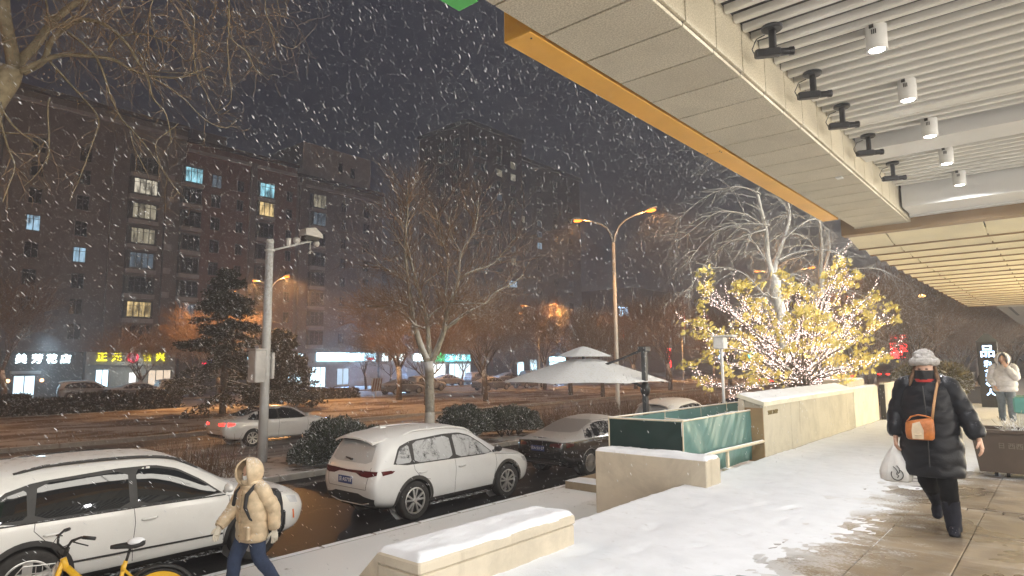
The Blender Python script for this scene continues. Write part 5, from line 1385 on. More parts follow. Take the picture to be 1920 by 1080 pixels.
for i, (u, v) in enumerate(limb_ends):
    w = _rs.uniform(-1.2, 1.2) * (1 - .3 * abs(u - 1060) / 800); st = (1060 + _rs.uniform(-70, 70), 990, _rs.uniform(-.15, .15))
    m_ = 9; path = []
    for j in range(m_ + 1):
        q = j / m_; uu = st[0] + (u - st[0]) * (q ** 1.15) + _rs.gauss(0, 9) * (0 < j < m_); vv = st[1] + (v - st[1]) * (q ** .85) + _rs.gauss(0, 9) * (0 < j < m_)
        path.append(lp(uu, vv, st[2] + (w - st[2]) * q))
    A_.tube(path, [.035 * (1 - .8 * j / m_) + .006 for j in range(m_ + 1)], 6)
    tips.append(path[-1])
    def wrap(path, gap, r):
        for j in range(len(path) - 1):
            a, b = path[j], path[j + 1]; n = max(1, int((b - a).length / gap))
            for s in range(n): bulbs.append(a.lerp(b, (s + _rs.random()) / n) + Vector((_rs.gauss(0, r), _rs.gauss(0, r), _rs.gauss(0, r))))
    wrap(path, .022, .032)
    for j in range(3, m_ + 1):
        for s in range(2):
            d = (path[j] - path[j - 1]).normalized() + Vector((_rs.gauss(0, .6), _rs.gauss(0, .6), _rs.gauss(.2, .5)))
            pp, dd, rr = twig(B_, _rs, path[j], d, .008, _rs.uniform(.3, .75), 5, -.1, .1, .3, 4)
            if _rs.random() < .62: wrap(pp, .035, .020)
            if _rs.random() < .15: tips.append(pp[-1])
A_.tube([lp(1050, 1000 + .42 / kl, 0), lp(1060, 990, 0)], [.16, .12], 10)
A_.build('trunk', m_bark, lt, local=True, smooth=True); B_.build('twigs', m_bark, lt, local=True, fix=False)
vs = []; fs = []; 
for p in tips:
    for c in range(3):
        cc = p + Vector((_rs.gauss(0, .10), _rs.gauss(0, .10), _rs.gauss(.02, .08)))
        for k in range(9):      # palmate leaves
            q = cc + Vector((_rs.gauss(0, .075), _rs.gauss(0, .075), _rs.gauss(0, .055))); d0 = Vector((_rs.gauss(0, 1), _rs.gauss(0, 1), _rs.gauss(-.1, .5))).normalized(); sd = d0.orthogonal().normalized(); sd.rotate(Matrix.Rotation(_rs.uniform(-.6, .6), 3, d0))
            L = _rs.uniform(.07, .13)
            for a in (-62, -32, 0, 32, 62):
                e = d0 * math.cos(R(a)) + sd * math.sin(R(a)); s_ = e.cross(d0.cross(sd)).normalized() * L * .12; l_ = L * math.cos(R(a) * .6)
                o = len(vs); vs += [q, q + e * l_ * .5 + s_, q + e * l_, q + e * l_ * .5 - s_]; fs.append((o, o + 1, o + 2, o + 3))
mb = MB(); mb.add(vs, fs); stuff(mb.build('foliage', m_leaf, lt, local=True, fix=False))
fl = thing('fairy_lights', 'pinkish white fairy lights wound around the yellow leaved tree', 'fairy lights', (-4.95, 16.3, 0.55))
mb = MB()
for p in bulbs:
    r = _rs.uniform(.006, .0105); mb.add([p + Vector(v) * r for v in ((1, 0, 0), (-1, 0, 0), (0, 1, 0), (0, -1, 0), (0, 0, 1), (0, 0, -1))], [(0, 2, 4), (2, 1, 4), (1, 3, 4), (3, 0, 4), (2, 0, 5), (1, 2, 5), (3, 1, 5), (0, 3, 5)])
stuff(mb.build('bulbs', E('fairy_bulb', (1.0, 0.74, 0.66), 5.0), fl, local=True, fix=False))
for (a, w, z) in ((-1.6, 0, 1.1), (-.7, .5, 1.6), (.2, -.5, 1.3), (1.0, .3, 1.9), (1.7, 0, 1.3), (0, .2, .7)):
    lamp('fairy_glow', 'POINT', AD * a + ND * w + Vector((0, 0, z)), 12, (1.0, .86, .76), fl, shadow_soft_size=.35)
# ------------------------------------------------------------------ buildings across the street
m_bwall = wall_mat('grey_brown_render', (0.24, 0.205, 0.205), 0.4)
m_bwall2 = wall_mat('brick_red_render', (0.26, 0.15, 0.125), 0.3)
m_band = wall_mat('pale_band_render', (0.46, 0.42, 0.42), 0.3)
m_wdark = M('dark_window_glass', (0.02, 0.022, 0.028), 0.12, var=0.2, vscale=0.5)
m_wframe = M('window_frame', (0.10, 0.10, 0.10), 0.5)
m_roof = M('dark_roof', (0.10, 0.085, 0.085), 0.8, snow=0.4, snow_lo=.5, snow_hi=.9)
def lit_win(name, col, s, sc=(1, 1.6, .5)):
    m = E(name, col, s); nt = m.node_tree; e = [n for n in nt.nodes if n.type == 'EMISSION'][0]
    v = coords(nt, sc); nz = noise(nt, 1.3, 3, .6, v, .4)
    nt.links.new(mathn(nt, 'MULTIPLY', ramp(nt, nz, .30, .66, .12, 1.3), s), e.inputs[1]); return m
LITC = {'b': lit_win('lit_window_cool', (0.50, 0.78, 1.0), .55), 'c': lit_win('lit_window_cyan', (0.40, 0.85, 1.0), .75), 'y': lit_win('lit_window_yellow', (1.0, 0.72, 0.32), .7), 'w': lit_win('lit_window_white', (1.0, 0.88, 0.62), .24), 'd': lit_win('lit_window_dim', (0.35, 0.45, 0.55), 0.2), 'o': lit_win('lit_window_bright', (1.0, .9, .7), .5)}
def win_meshes(w, h, bars):
    fr = MB(); t_ = .06
    fr.box(0, .07, -w / 2, w / 2, h / 2 - t_, h / 2).box(0, .07, -w / 2, w / 2, -h / 2, -h / 2 + t_)
    n = bars + 1
    for i in range(n + 1):
        y = -w / 2 + (w - t_) * i / n; fr.box(.001, .069, y, y + t_, -h / 2 + t_, h / 2 - t_)
    fr.box(.002, .06, -w / 2 + t_, w / 2 - t_, h * .22, h * .22 + .04)
    f = fr.mesh('window'); f.materials.append(m_wframe)
    pn = MB().box(.015, .03, -w / 2 + .02, w / 2 - .02, -h / 2 + .02, h / 2 - .02).mesh('pane')
    return f, pn
def win(kind, parent, loc, mat, cache={}):
    if kind not in cache: cache[kind] = win_meshes(*{'s': (1.1, 1.5, 1), 'm': (1.9, 1.7, 2), 'l': (2.3, 1.6, 3), 't': (.8, 1.3, 1)}[kind])
    f, p = cache[kind]; key = (kind, mat.name)
    if key not in cache:
        q = p.copy(); q.materials.append(mat); cache[key] = q
    o = inst('window', f, loc, parent); inst('pane', cache[key], (0, 0, 0), o); return o
FX = -72.0
blk = thing('apartment_block', 'long dark apartment block with a stepped roof and a few lit windows above the shops', 'building', (FX, 30, GZ))
secs = [(2, 13.2, 26.0), (13.2, 29.0, 27.4), (29.0, 42.5, 26.2), (42.5, 56, 25.2)]
for i, (a, b, z) in enumerate(secs):
    MB().box(FX - 13, FX - .05 * (i % 2), a, b - .01, GZ, z).build('wall', m_bwall if i != 2 else m_bwall2, blk)
    MB().box(FX - 13.2, FX + .45, a - .1, b + .05, z, z + .45, .05).build('roof', m_roof, blk)
    MB().box(FX, FX + .32, a + .05, b - .06, z - 1.1, z - .75).build('cornice', m_band, blk)
MB().box(FX - 9, FX - 1.0, 43.8, 54.5, 25.6, 30.4).build('stair_tower', m_band, blk)
for (y, z) in ((49.5, 28.2), (51.5, 27.8)): MB().box(FX - 1.0, FX - .96, y - .35, y + .35, z - .7, z + .7).build('tower_window', m_wdark, blk)
MB().box(FX - 8, FX - 1.5, 8, 12.5, 26.4, 29.0).build('roof_room', m_bwall, blk)
MB().box(FX - 8, FX - 1.5, 30, 34, 26.6, 28.4).build('roof_room', m_bwall, blk)
floors = [4.9, 7.3, 9.8, 12.35, 14.9, 17.5, 20.1, 22.4]
bays = [(4.5, 's'), (7.5, 'm'), (10.8, 't'), (15.6, 's'), (19.45, 's'), (24.8, 'l'), (29.6, 'm'), (32.4, 's'), (35.2, 't'), (38.2, 'm'), (41.5, 't'), (45.4, 'm'), (49.5, 't'), (53.2, 's')]
lit = {(15.6, 14.9): 'b', (19.45, 12.35): 'b', (24.8, 14.9): 'w', (24.8, 17.5): 'w', (24.8, 20.1): 'o', (29.6, 22.4): 'c', (32.4, 22.4): 'd', (38.2, 22.4): 'c', (38.2, 20.1): 'y', (45.4, 22.4): 'w', (45.4, 20.1): 'd', (24.8, 7.3): 'y', (24.8, 12.35): 'd', (29.6, 7.3): 'd'}
for (y, k) in bays:
    for z in floors:
        c = lit.get((y, z)); m = LITC[c] if c else m_wdark
        dx = .012
        if k in ('l', 'm'):        # enclosed balcony box stands proud of the wall
            dx = .66
            w = 2.9 if k == 'l' else 2.2
            MB().box(FX + .005, FX + .65, y - w / 2, y + w / 2, z - 1.35, z - .92, .02).build('balcony', m_band, blk)
            MB().box(FX + .005, FX + .645, y - w / 2 + .02, y + w / 2 - .02, z + .92, z + 1.02).build('balcony_lintel', m_bwall, blk)
            MB().box(FX + .006, FX + .56, y - w / 2 + .06, y + w / 2 - .06, z - .915, z + .915).build('balcony_core', m_wframe, blk)
        win(k, blk, (FX + dx - FX, y - 30, z - GZ), m)
    if k == 'l':
        for z in floors[2:]: MB().box(FX + .004, FX + .5, y + 2.2, y + 2.9, z - 1.1, z - .5).build('air_conditioner', m_band, blk)
for (y) in (13.2, 22.2, 27.3, 36.7, 43.2): MB().box(FX + .006, FX + .38, y - .35, y + .35, 3.5, 25.5).build('pilaster', m_bwall, blk)
# rear tower
TX = -100.0
tw = thing('apartment_tower', 'tall dim apartment tower seen through the falling snow behind the trees', 'building', (TX, 102, GZ))
MB().box(TX - 17, TX, 102, 121, GZ, 56.5).build('wall', m_bwall2, tw)
MB().box(TX - 17, TX - 2.5, 121.01, 150, GZ, 53.5).build('wall', m_bwall, tw)
MB().box(TX - 17.4, TX + .5, 101.6, 121.4, 56.5, 57.3).build('roof', m_roof, tw)
MB().box(TX - 17.4, TX - 2.0, 121.42, 150.4, 53.5, 54.3).build('roof', m_roof, tw)
MB().box(TX - 12, TX - 5, 106, 114, 57.3, 60).build('lift_house', m_bwall, tw)
tl = {(112.5, 47): 'w', (117.5, 50): 'w', (117.5, 47): 'o', (112.5, 41): 'd', (131, 38): 'd', (131, 35): 'd', (131, 32): 'b', (124, 38): 'w', (107, 23): 'd', (117.5, 26): 'w', (124, 26): 'd', (117.5, 29): 'd', (112.5, 20): 'd'}
for z in range(5, 54, 3):
    for y in (104.5, 107, 112.5, 117.5, 124, 131, 138, 145):
        x = TX + .012 if y < 121 else TX - 2.488
        if y > 121 and z > 51: continue
        c = tl.get((y, z)); win('m', tw, (x - TX, y - 102, z - GZ), LITC[c] if c else m_wdark)
    for x in (-104, -109, -114):
        o = win('m', tw, (x - TX, -.012, z - GZ), m_wdark); o.rotation_euler = (0, 0, R(-90))
# low far block with signs
lb_ = thing('far_block', 'long low dark block closing the street behind the umbrella', 'building', (-88, 140, GZ))
MB().box(-110, -88, 92, 96, GZ, 16).build('wall', m_bwall, lb_); MB().box(-112, -89, 155, 240, GZ, 22).build('wall', m_bwall, lb_)

# shops along the ground floor
m_shopw = wall_mat('shop_front_grey', (0.42, 0.42, 0.42), 0.2)
m_shopd = M('shop_front_dark', (0.05, 0.055, 0.06), 0.5)
ROTX = (R(90), 0, R(90))
def shopfront(name, label, y0, y1, wall, top=2.95):
    t = thing(name, label, 'shop', (FX + .7, (y0 + y1) / 2, GZ + .09))
    MB().box(FX + .02, FX + .72, y0, y1, GZ + .08, top, .02).build('wall', wall, t)
    return t
def sboard(t, y0, y1, z0, z1, mat, nm='sign_board', x=.74): return MB().box(FX + x, FX + x + .14, y0, y1, z0, z1, .01).build(nm, mat, t)
def sglass(t, y0, y1, z0, z1, mat, n=3):
    w = MB().box(FX + .725, FX + .75, y0, y1, z0, z1).build('shop_window', mat, t)
    for i in range(n + 1): MB().box(FX + .752, FX + .80, y0 + (y1 - y0) * i / n - .03, y0 + (y1 - y0) * i / n + .03, z0, z1).build('mullion', m_shopd, t)
    return w
e_cool = E('cool_shop_light', (0.60, 0.86, 1.0), 2.4, True); e_cool2 = E('cool_sign_light', (0.45, 0.80, 1.0), 5.5, True)
e_lett = E('cool_white_letters', (0.75, 0.95, 1.0), 9.0); e_yel = E('yellow_letters', (1.0, 0.86, 0.02), 3.2); e_red = E('red_sign', (1.0, 0.02, 0.07), 2.6); e_grn = E('green_sign_light', (0.02, 0.75, 0.28), 2.2); e_warm = E('warm_wall_lamp', (1.0, .5, .2), 5.0)
t = shopfront('flower_shop', 'flower shop with glowing white letters and a lit doorway', 13.5, 20.2, m_shopd)
for ch, y in zip('美芳花店', (15.35, 16.55, 17.65, 18.75)): letters('sign_letter', ch, .86, e_lett, (FX + .80, y, 2.24), ROTX, t, .06, .012)
sglass(t, 14.9, 16.5, -1.25, .75, E('door_light', (.65, .85, 1), 1.6, True), 2)
for y in (14.5, 17.0):
    mb = MB(); mb.ball((FX + .85, y, .35), .16, 8, 6); mb.build('wall_lamp', e_warm, t, smooth=True)
MB().box(FX + .73, FX + 1.3, 14.6, 16.8, .95, 1.2, .02).build('door_canopy', m_shopw, t)
lamp('sign_glow', 'AREA', (FX + 1.2 - t.location.x, 17.0 - t.location.y, 2.3 - t.location.z), 900, (.55, .82, 1), t, shape='RECTANGLE', size=.8, size_y=4.5, aim=(1, 0, -.25))
t = shopfront('noodle_shop', 'grey shop front with yellow sign letters and a red round emblem', 20.4, 28.6, m_shopw)
for ch, y in zip('正元', (21.75, 23.05)): letters('sign_letter', ch, .92, e_yel, (FX + .80, y, 2.42), ROTX, t, .06, .015)
for ch, y in zip('合兴', (25.85, 27.1)): letters('sign_letter', ch, .92, e_yel, (FX + .80, y, 2.42), ROTX, t, .06, .015)
mb = MB(); mb.lathe([(.0001, .80), (.52, .80), (.52, .74)], 20, (FX, 24.5, 2.42), 'x'); mb.build('round_emblem', e_red, t)
mb = MB(); mb.lathe([(.26, .81), (.32, .82), (.36, .81)], 20, (FX, 24.5, 2.42), 'x'); mb.build('emblem_ring', E('pink_ring', (1, .4, .5), 1.5), t)
sglass(t, 21.3, 22.4, -1.2, 1.2, e_cool, 2); sglass(t, 24.2, 24.9, -1.2, .9, E('white_door', (1, 1, .95), 1.3, True), 1); sglass(t, 26.0, 28.2, -1.2, 1.1, E('warm_shop', (1, .8, .6), .8, True), 3)
MB().box(FX + .75, FX + 1.15, 20.6, 28.5, 1.62, 1.74, .01).build('sign_shelf', m_shopw, t)
lamp('sign_glow', 'AREA', (FX + 1.2 - t.location.x, 24.5 - t.location.y, 3.1 - t.location.z), 120, (.9, 1, .9), t, shape='RECTANGLE', size=.3, size_y=7, aim=(-.4, 0, -1))
t = shopfront('corner_shop', 'dark shop unit between the yellow lettered shop and the blue sign', 29.0, 44.0, m_shopd)
MB().box(FX + .75, FX + .85, 32.0, 32.5, 1.9, 2.15).build('blue_light', E('blue_led', (.1, .2, 1), 5), t); MB().box(FX + .75, FX + .85, 31.4, 31.8, 1.7, 1.85).build('red_light', e_red, t)
sglass(t, 40.5, 43.6, -1.2, 1.1, e_cool, 3); MB().box(FX + .75, FX + .85, 36.5, 43.5, 2.2, 2.9).build('sign_board', e_cool2, t)
t = shopfront('convenience_shop', 'shop under a long glowing blue white sign with a red tag', 44.3, 55.0, m_shopw)
sboard(t, 45.5, 54.6, 2.0, 3.05, e_cool2); 
for i, ch in enumerate('便利生活超市'): letters('sign_letter', ch, .82, e_lett, (FX + .92, 46.4 + i * 1.15, 2.5), ROTX, t, .04)
MB().box(FX + .885, FX + .93, 53.0, 54.3, 2.1, 2.42).build('red_tag', e_red, t)
sglass(t, 44.6, 46.8, -1.2, 1.2, e_cool, 3); sglass(t, 48.5, 50.3, -1.0, 1.0, E('dim_cool', (.6, .8, 1), .8, True), 2)
lamp('sign_glow', 'AREA', (FX + 1.2 - t.location.x, 50 - t.location.y, 2.4 - t.location.z), 2200, (.35, .58, 1), t, shape='RECTANGLE', size=.8, size_y=9, aim=(1, 0, -.15))
t = shopfront('pale_shop', 'shop with separate glowing white sign tiles beside the green shop', 55.3, 63.6, m_shopw)
for i, y in enumerate((56.2, 57.6, 59.2, 61.8, 62.9)): MB().box(FX + .74, FX + .88, y - .45, y + .45, 2.0, 3.0, .02).build('sign_tile', e_lett, t)
lamp('sign_glow', 'AREA', (FX + 1.2 - t.location.x, 59 - t.location.y, 2.4 - t.location.z), 1800, (.35, .58, 1), t, shape='RECTANGLE', size=.8, size_y=7, aim=(1, 0, -.15))
t = shopfront('pharmacy', 'green and blue lit shop with bright windows', 63.9, 73.2, m_shopw)
sboard(t, 64.2, 67.4, 1.9, 2.95, e_grn); sboard(t, 67.5, 72.9, 1.9, 2.95, E('teal_sign', (.15, .75, .85), 4.0, True))
letters('sign_letter', '人', 1.0, E('green_mark', (.02, .9, .2), 4), (FX + .92, 66.5, 2.7), ROTX, t, .05, .03)
for i, ch in enumerate('大药房'): letters('sign_letter', ch, .80, e_lett, (FX + .92, 68.6 + i * 1.4, 2.42), ROTX, t, .04)
sglass(t, 64.4, 67.6, -1.2, 1.5, E('bright_shop', (.9, 1, .98), 2.2, True), 5); sglass(t, 68.4, 73.0, -1.2, 1.5, E('pale_shop_light', (.75, .95, 1), 1.5, True), 4)
t = thing('kiosk', 'small bright blue white kiosk front seen behind the umbrella trees', 'shop', (-75, 98, GZ))
MB().box(-80, -75, 88, 108, GZ, 4.2).build('wall', m_shopd, t)
for (a, b, z0, z1) in ((89, 90.6, -.8, 1.7), (92.6, 94.4, -.3, 2.1), (98.5, 103.2, -.9, 1.6)): MB().box(-75, -74.9, a, b, z0, z1).build('lit_window', e_cool, t)
MB().box(-74.99, -74.8, 98.4, 103.4, 1.8, 2.7, .02).build('sign_board', e_cool2, t)
letters('sign_letter', '24H超市', .8, e_lett, (-74.75, 100.9, 2.25), ROTX, t, .04)
lamp('sign_glow', 'AREA', (.8, 2, 3.6), 1600, (.35, .58, 1), t, shape='RECTANGLE', size=.8, size_y=9, aim=(1, 0, -.15))
# far single signs
def far_sign(label, loc, txt, size, mat, rot=ROTX, vertical=False):
    t = thing('lit_sign', label, 'sign', loc)
    if vertical: 
        for i, ch in enumerate(txt): letters('sign_letter', ch, size, mat, (0, 0, -i * size * 1.1), rot, t, .05, .02, world=False)
    else: letters('sign_letter', txt, size, mat, (0, 0, 0), rot, t, .05, .02, world=False)
    MB().box(-.3, -.05, -size * .6 * (1 if vertical else len(txt)), size * .6 * (1 if vertical else len(txt)), -size * (len(txt) if vertical else .7), size * .7).build('sign_back', m_shopd, t, local=True)
    MB().box(-.25, -.1, -.1, .1, -loc[2] + GZ, -size * .5).build('sign_post', m_shopd, t, local=True)
far_sign('blue white lit sign high between bare trees right of the double armed lamp', (-70, 118, 12.0), '万达', 2.1, E('blue_white_sign', (.45, .70, 1), 5))
far_sign('small pale blue sign above the trees behind the umbrella', (-82, 96, 17.0), '酒店', 1.4, E('dim_blue_sign', (.35, .5, .65), 1.4))
far_sign('faint pink sign among bare trees above the shops', (-74, 80, 6.6), '火', 2.2, E('pink_sign', (1, .3, .55), 1.6))
far_sign('red vertical sign behind the bare trees left of the yellow leaved tree', (-60, 118, 3.2), '烤肉', 1.9, E('red_vertical', (1, .03, .03), 4), vertical=True)
far_sign('small pale blue lit panel behind the yellow leaved tree', (-40, 96, 2.8), '店', 2.4, E('pale_blue_panel', (.5, .75, 1), 4))
# hanging meteor lights in the trees
_rm = random.Random(8)
for i in range(26):
    y = 62 + i * 1.25; x = -36 + _rm.uniform(-2, 2); z1 = 7.4 + _rm.uniform(-1.2, .8); L = _rm.uniform(1.6, 4.2)
    red = _rm.random() < .28
    o = MB().cyl((x, y, z1 - L), (x, y, z1), .028, n=5).build('light_tube', E('red_tube', (1, .12, .10), .9) if red else E('pale_tube', (1, .85, .72), .55))
    tag(o, 'thin hanging red light tube in the trees left of the yellow leaved tree' if red else 'thin hanging white light tube in the trees left of the yellow leaved tree', 'light tube', 'hanging light tubes in the trees')
# distant parked cars in front of the shops
def light_car(name, label, spec, loc, rotz=R(90)): return car(name, label, 'car', dict(spec, level=2, rear_seams=[], rear_bright=[], windscreen=spec.get('windscreen')), loc, 'cars parked before the shops', rotz)
grey_far = paint_mat('grey_paint_snowed', (0.20, 0.21, 0.23), 1.0, lo=.1, hi=.5)
far_suv = dict(suvB, paint=grey_far, glass=g_mid, rails=None, roof_snow=(-1.6, .4, .58)); far_sed = dict(sedB, paint=grey_far)
c1 = light_car('parked_suv', 'snow topped grey car before the flower shop door', far_suv, (-63.5, 18.6, GZ + .1), R(80))
c2 = light_car('parked_sedan', 'snow topped grey sedan between the flower shop and the yellow lettered shop', far_sed, (-60.9, 21.6, GZ + .1), R(95))
def dup(src, loc, rz, label):
    o = copy_tree(src); o.location = loc; o.rotation_euler = (0, 0, rz); o['label'] = label; return o
dup(c1, (-62, 25.6, GZ + .1), R(88), 'snow topped grey car under the yellow shop letters')
dup(c2, (-50.5, 42.0, GZ), R(92), 'snow topped sedan waiting before the long blue shop sign')
dup(c1, (-53, 47.5, GZ), R(90), 'snow topped car behind the striped board before the blue shop sign')
dup(c2, (-58.5, 52, GZ), R(91), 'snow topped sedan below the red tag of the blue sign')
dup(c2, (-60.9, 58.2, GZ + .1), R(90), 'snow topped sedan before the white sign tiles')
dup(c1, (-61, 64.3, GZ + .1), R(90), 'snow topped car at the left end of the green shop')
dup(c2, (-62, 71.5, GZ + .1), R(88), 'snow topped sedan before the bright shop windows')
dup(c1, (-62.5, 77.5, GZ + .1), R(90), 'snow topped car past the right end of the green shop')
dup(c2, (-48.6, 53.2, GZ), R(90), 'orange lit snow covered car on the far road beside the thick median trunk')
dup(c2, (-48.8, 60.0, GZ), R(90), 'orange lit snow covered car on the far road close to the umbrella tip')
dup(c1, (-63, 89, GZ + .1), R(90), 'snow topped car left of the bright kiosk')
# striped hazard board
t = thing('hazard_board', 'striped hazard board on a post at the far road', 'sign', (-47.0, 36.1, GZ + .1))
MB().box(-.03, .03, -.04, .04, 0, 1.5).build('post', m_pole, t, local=True)
MB().box(.031, .06, -.55, .55, .45, 1.65, .01).build('board', M('board_grey', (.5, .5, .5), .5), t, local=True)
for i in range(4): MB().add([(.064, -.5 + i * .28, .5), (.064, -.38 + i * .28, .5), (.064, -.16 + i * .28, 1.6), (.064, -.28 + i * .28, 1.6)], [(0, 1, 2, 3)]).build('stripe', M('stripe_brown', (.22, .07, .03), .5), t, local=True)
# traffic far down the street
for i, (x, y) in enumerate(((-21.5, 78), (-25, 74), (-22, 96), (-25.5, 90), (-20.9, 112))):
    t = thing('distant_car', 'distant dark car with red tail lamps queueing on the wide road', 'car', (x, y, GZ), 0, 'distant cars with red tail lamps')
    MB().prism([(-2.2, .3), (2.2, .3), (2.25, .75), (1.3, .95), (.6, 1.42), (-1.1, 1.42), (-1.9, 1.0), (-2.25, .9)], -.85, .85, 'x').build('body', m_trim, t, local=True)
    for sg in (-1, 1): MB().box(sg * .55 - .22, sg * .55 + .22, -2.29, -2.2, .75, .95).build('tail_lamp', m_tail_on, t, local=True)
# ------------------------------------------------------------------ people
m_skin = M('skin', (0.62, 0.38, 0.27), .5, var=.08, vscale=8, kind='obj')
def skin_mesh(joints, edges, root, level=2):
    """grow one continuous surface over a stick figure"""
    names = list(joints); idx = {n: i for i, n in enumerate(names)}
    me = bpy.data.meshes.new('sk'); me.from_pydata([joints[n][0] for n in names], [(idx[a], idx[b]) for a, b in edges], [])
    o = bpy.data.objects.new('sk', me); COL.objects.link(o)
    o.modifiers.new('skin', 'SKIN'); sv = me.skin_vertices[0].data
    for n in names:
        r = joints[n][1]; sv[idx[n]].radius = r if hasattr(r, '__len__') else (r, r); sv[idx[n]].use_root = (n == root)
    s = o.modifiers.new('s', 'SUBSURF'); s.levels = level; s.render_levels = level
    bpy.context.view_layer.update()
    out = bpy.data.meshes.new_from_object(o.evaluated_get(bpy.context.evaluated_depsgraph_get()))
    bpy.data.objects.remove(o); bpy.data.meshes.remove(me); return out
def add_hand(mb, wrist, d, palm_n, thumb, s=1.0, curl=0.5):
    """palm with four unequal bent fingers and a thumb off its side; d = along the hand, palm_n = palm facing, thumb = thumb side"""
    d = Vector(d).normalized(); pn = Vector(palm_n); pn = (pn - d * pn.dot(d)).normalized(); sd = d.cross(pn); 
    if sd.dot(Vector(thumb)) < 0: sd = -sd
    w = Vector(wrist); rings = []
    for u, a, b in ((-.02, .026, .022), (.015, .034, .021), (.055, .043, .018), (.088, .042, .016), (.098, .036, .012)):
        c = w + d * u * s; rings.append([c + sd * (a * s * math.cos(q)) + pn * (b * s * math.sin(q)) for q in [2 * math.pi * k / 12 for k in range(12)]])
    mb.loft(rings)
    for i, (off, L) in enumerate(((.031, .070), (.011, .080), (-.010, .074), (-.030, .058))):
        p = w + d * .085 * s + sd * off * s; dd = d.copy(); pts = [p]
        for k in range(3):
            dd = (dd + pn * curl * (.55 + .15 * k)).normalized(); p = p + dd * (L * s * (.42, .32, .26)[k]); pts.append(p)
        mb.tube(pts, [.0092 * s, .0092 * s, .0085 * s, .0068 * s], 7)
    p = w + d * .03 * s + sd * .033 * s; dd = (d * .7 + sd * .7 + pn * .25).normalized(); pts = [p]
    for k in range(3):
        pts.append(pts[-1] + dd * (.030, .026, .020)[k] * s); dd = (dd + d * .35 + pn * .25).normalized()
    mb.tube(pts, [.014 * s, .0115 * s, .010 * s, .008 * s], 7)
def head_mb(c, fwd, s=1.0):
    """head with brow, nose, lips, ears; c = centre, fwd = facing"""
    f = Vector(fwd).normalized(); up = Vector((0, 0, 1)); l = up.cross(f).normalized(); up = f.cross(l); c = Vector(c)
    mb = MB()
    def fn(u, v):
        th = u * math.pi; ph = v * 2 * math.pi
        x = math.sin(th) * math.cos(ph); y = math.sin(th) * math.sin(ph); z = -math.cos(th)
        w = .073 * (1 - .22 * max(0, -z) ** 1.5); dx = .092 * x
        if x > 0: dx += .016 * math.exp(-((y / .16) ** 2) - ((z + .12) / .20) ** 2) + .008 * math.exp(-((y / .3) ** 2) - ((z + .5) / .10) ** 2) - .006 * math.exp(-(((abs(y) - .34) / .18) ** 2) - ((z - .06) / .12) ** 2) + .01 * math.exp(-((y / .35) ** 2) - ((z + .82) / .15) ** 2)
        return c + f * (dx * s) + l * (w * y * s) + up * (.115 * z * s)
    mb.grid(fn, 26, 36)
    for sg in (-1, 1): mb.ball(c + l * (sg * .073 * s) + up * (-.005 * s), .028 * s, 8, 6, (.7, .5, 1.15))
    return mb, f, l, up
class Cloth:
    """quilted garment built as one swept surface"""
    def __init__(s): s.mb = MB()
    def sweep(s, nodes, puff=.010, gap=.11, zig=0.0, n=36, per=14, cap=True, seed=0.0, phase=0.0):
        """nodes: (centre, a, b, adir): ellipse half-axes a along adir and b across"""
        rings = []; L = 0.0
        for i in range(len(nodes) - 1):
            (c0, a0, b0, d0), (c1, a1, b1, d1) = nodes[i], nodes[i + 1]
            c0, c1, d0, d1 = Vector(c0), Vector(c1), Vector(d0), Vector(d1)
            p_1 = Vector(nodes[max(i - 1, 0)][0]); p2 = Vector(nodes[min(i + 2, len(nodes) - 1)][0])
            m = max(2, int((c1 - c0).length / .013)) if per is None else per
            for k in range(m + (1 if i == len(nodes) - 2 else 0)):
                q = k / m; t3 = q * q * (3 - 2 * q)
                c = .5 * ((2 * c0) + (c1 - p_1) * q + (2 * p_1 - 5 * c0 + 4 * c1 - p2) * q * q + (3 * c0 - p_1 - 3 * c1 + p2) * q ** 3)
                tq = q + .01; ct = .5 * ((2 * c0) + (c1 - p_1) * tq + (2 * p_1 - 5 * c0 + 4 * c1 - p2) * tq * tq + (3 * c0 - p_1 - 3 * c1 + p2) * tq ** 3)
                T = (ct - c).normalized(); a = a0 + (a1 - a0) * t3; b = b0 + (b1 - b0) * t3
                A = d0.lerp(d1, q); A = (A - T * A.dot(T)).normalized(); B = T.cross(A)
                l = L + (c1 - c0).length * q; ring = []
                for j in range(n):
                    th = 2 * math.pi * j / n
                    zz = abs(((th / (2 * math.pi) * 6 + phase) % 1) * 2 - 1) * zig
                    fr = ((l + zz) / gap) % 1.0
                    pf = puff * (math.sqrt(max(0, math.sin(math.pi * fr))) - .6) + .006 * mnoise.noise(c * 9 + Vector((math.cos(th), math.sin(th), seed)) * 1.7) + .004 * mnoise.noise(c * 28 + Vector((math.cos(th) * 3, math.sin(th) * 3, seed)))
                    ring.append(c + A * ((a + pf) * math.cos(th)) + B * ((b + pf) * math.sin(th)))
                rings.append(ring)
            L += (c1 - c0).length
        s.mb.loft(rings, cap)
        return s
def cloth_mat(name, col, rough=.5, sheen=0.0, snow=0.12, bmp=.25, bscale=70):
    m = M(name, col, rough, var=.18, vscale=9, bmp=bmp, bscale=bscale, snow=snow, snow_lo=.3, snow_hi=.9, snow_scale=60, kind='obj'); return m
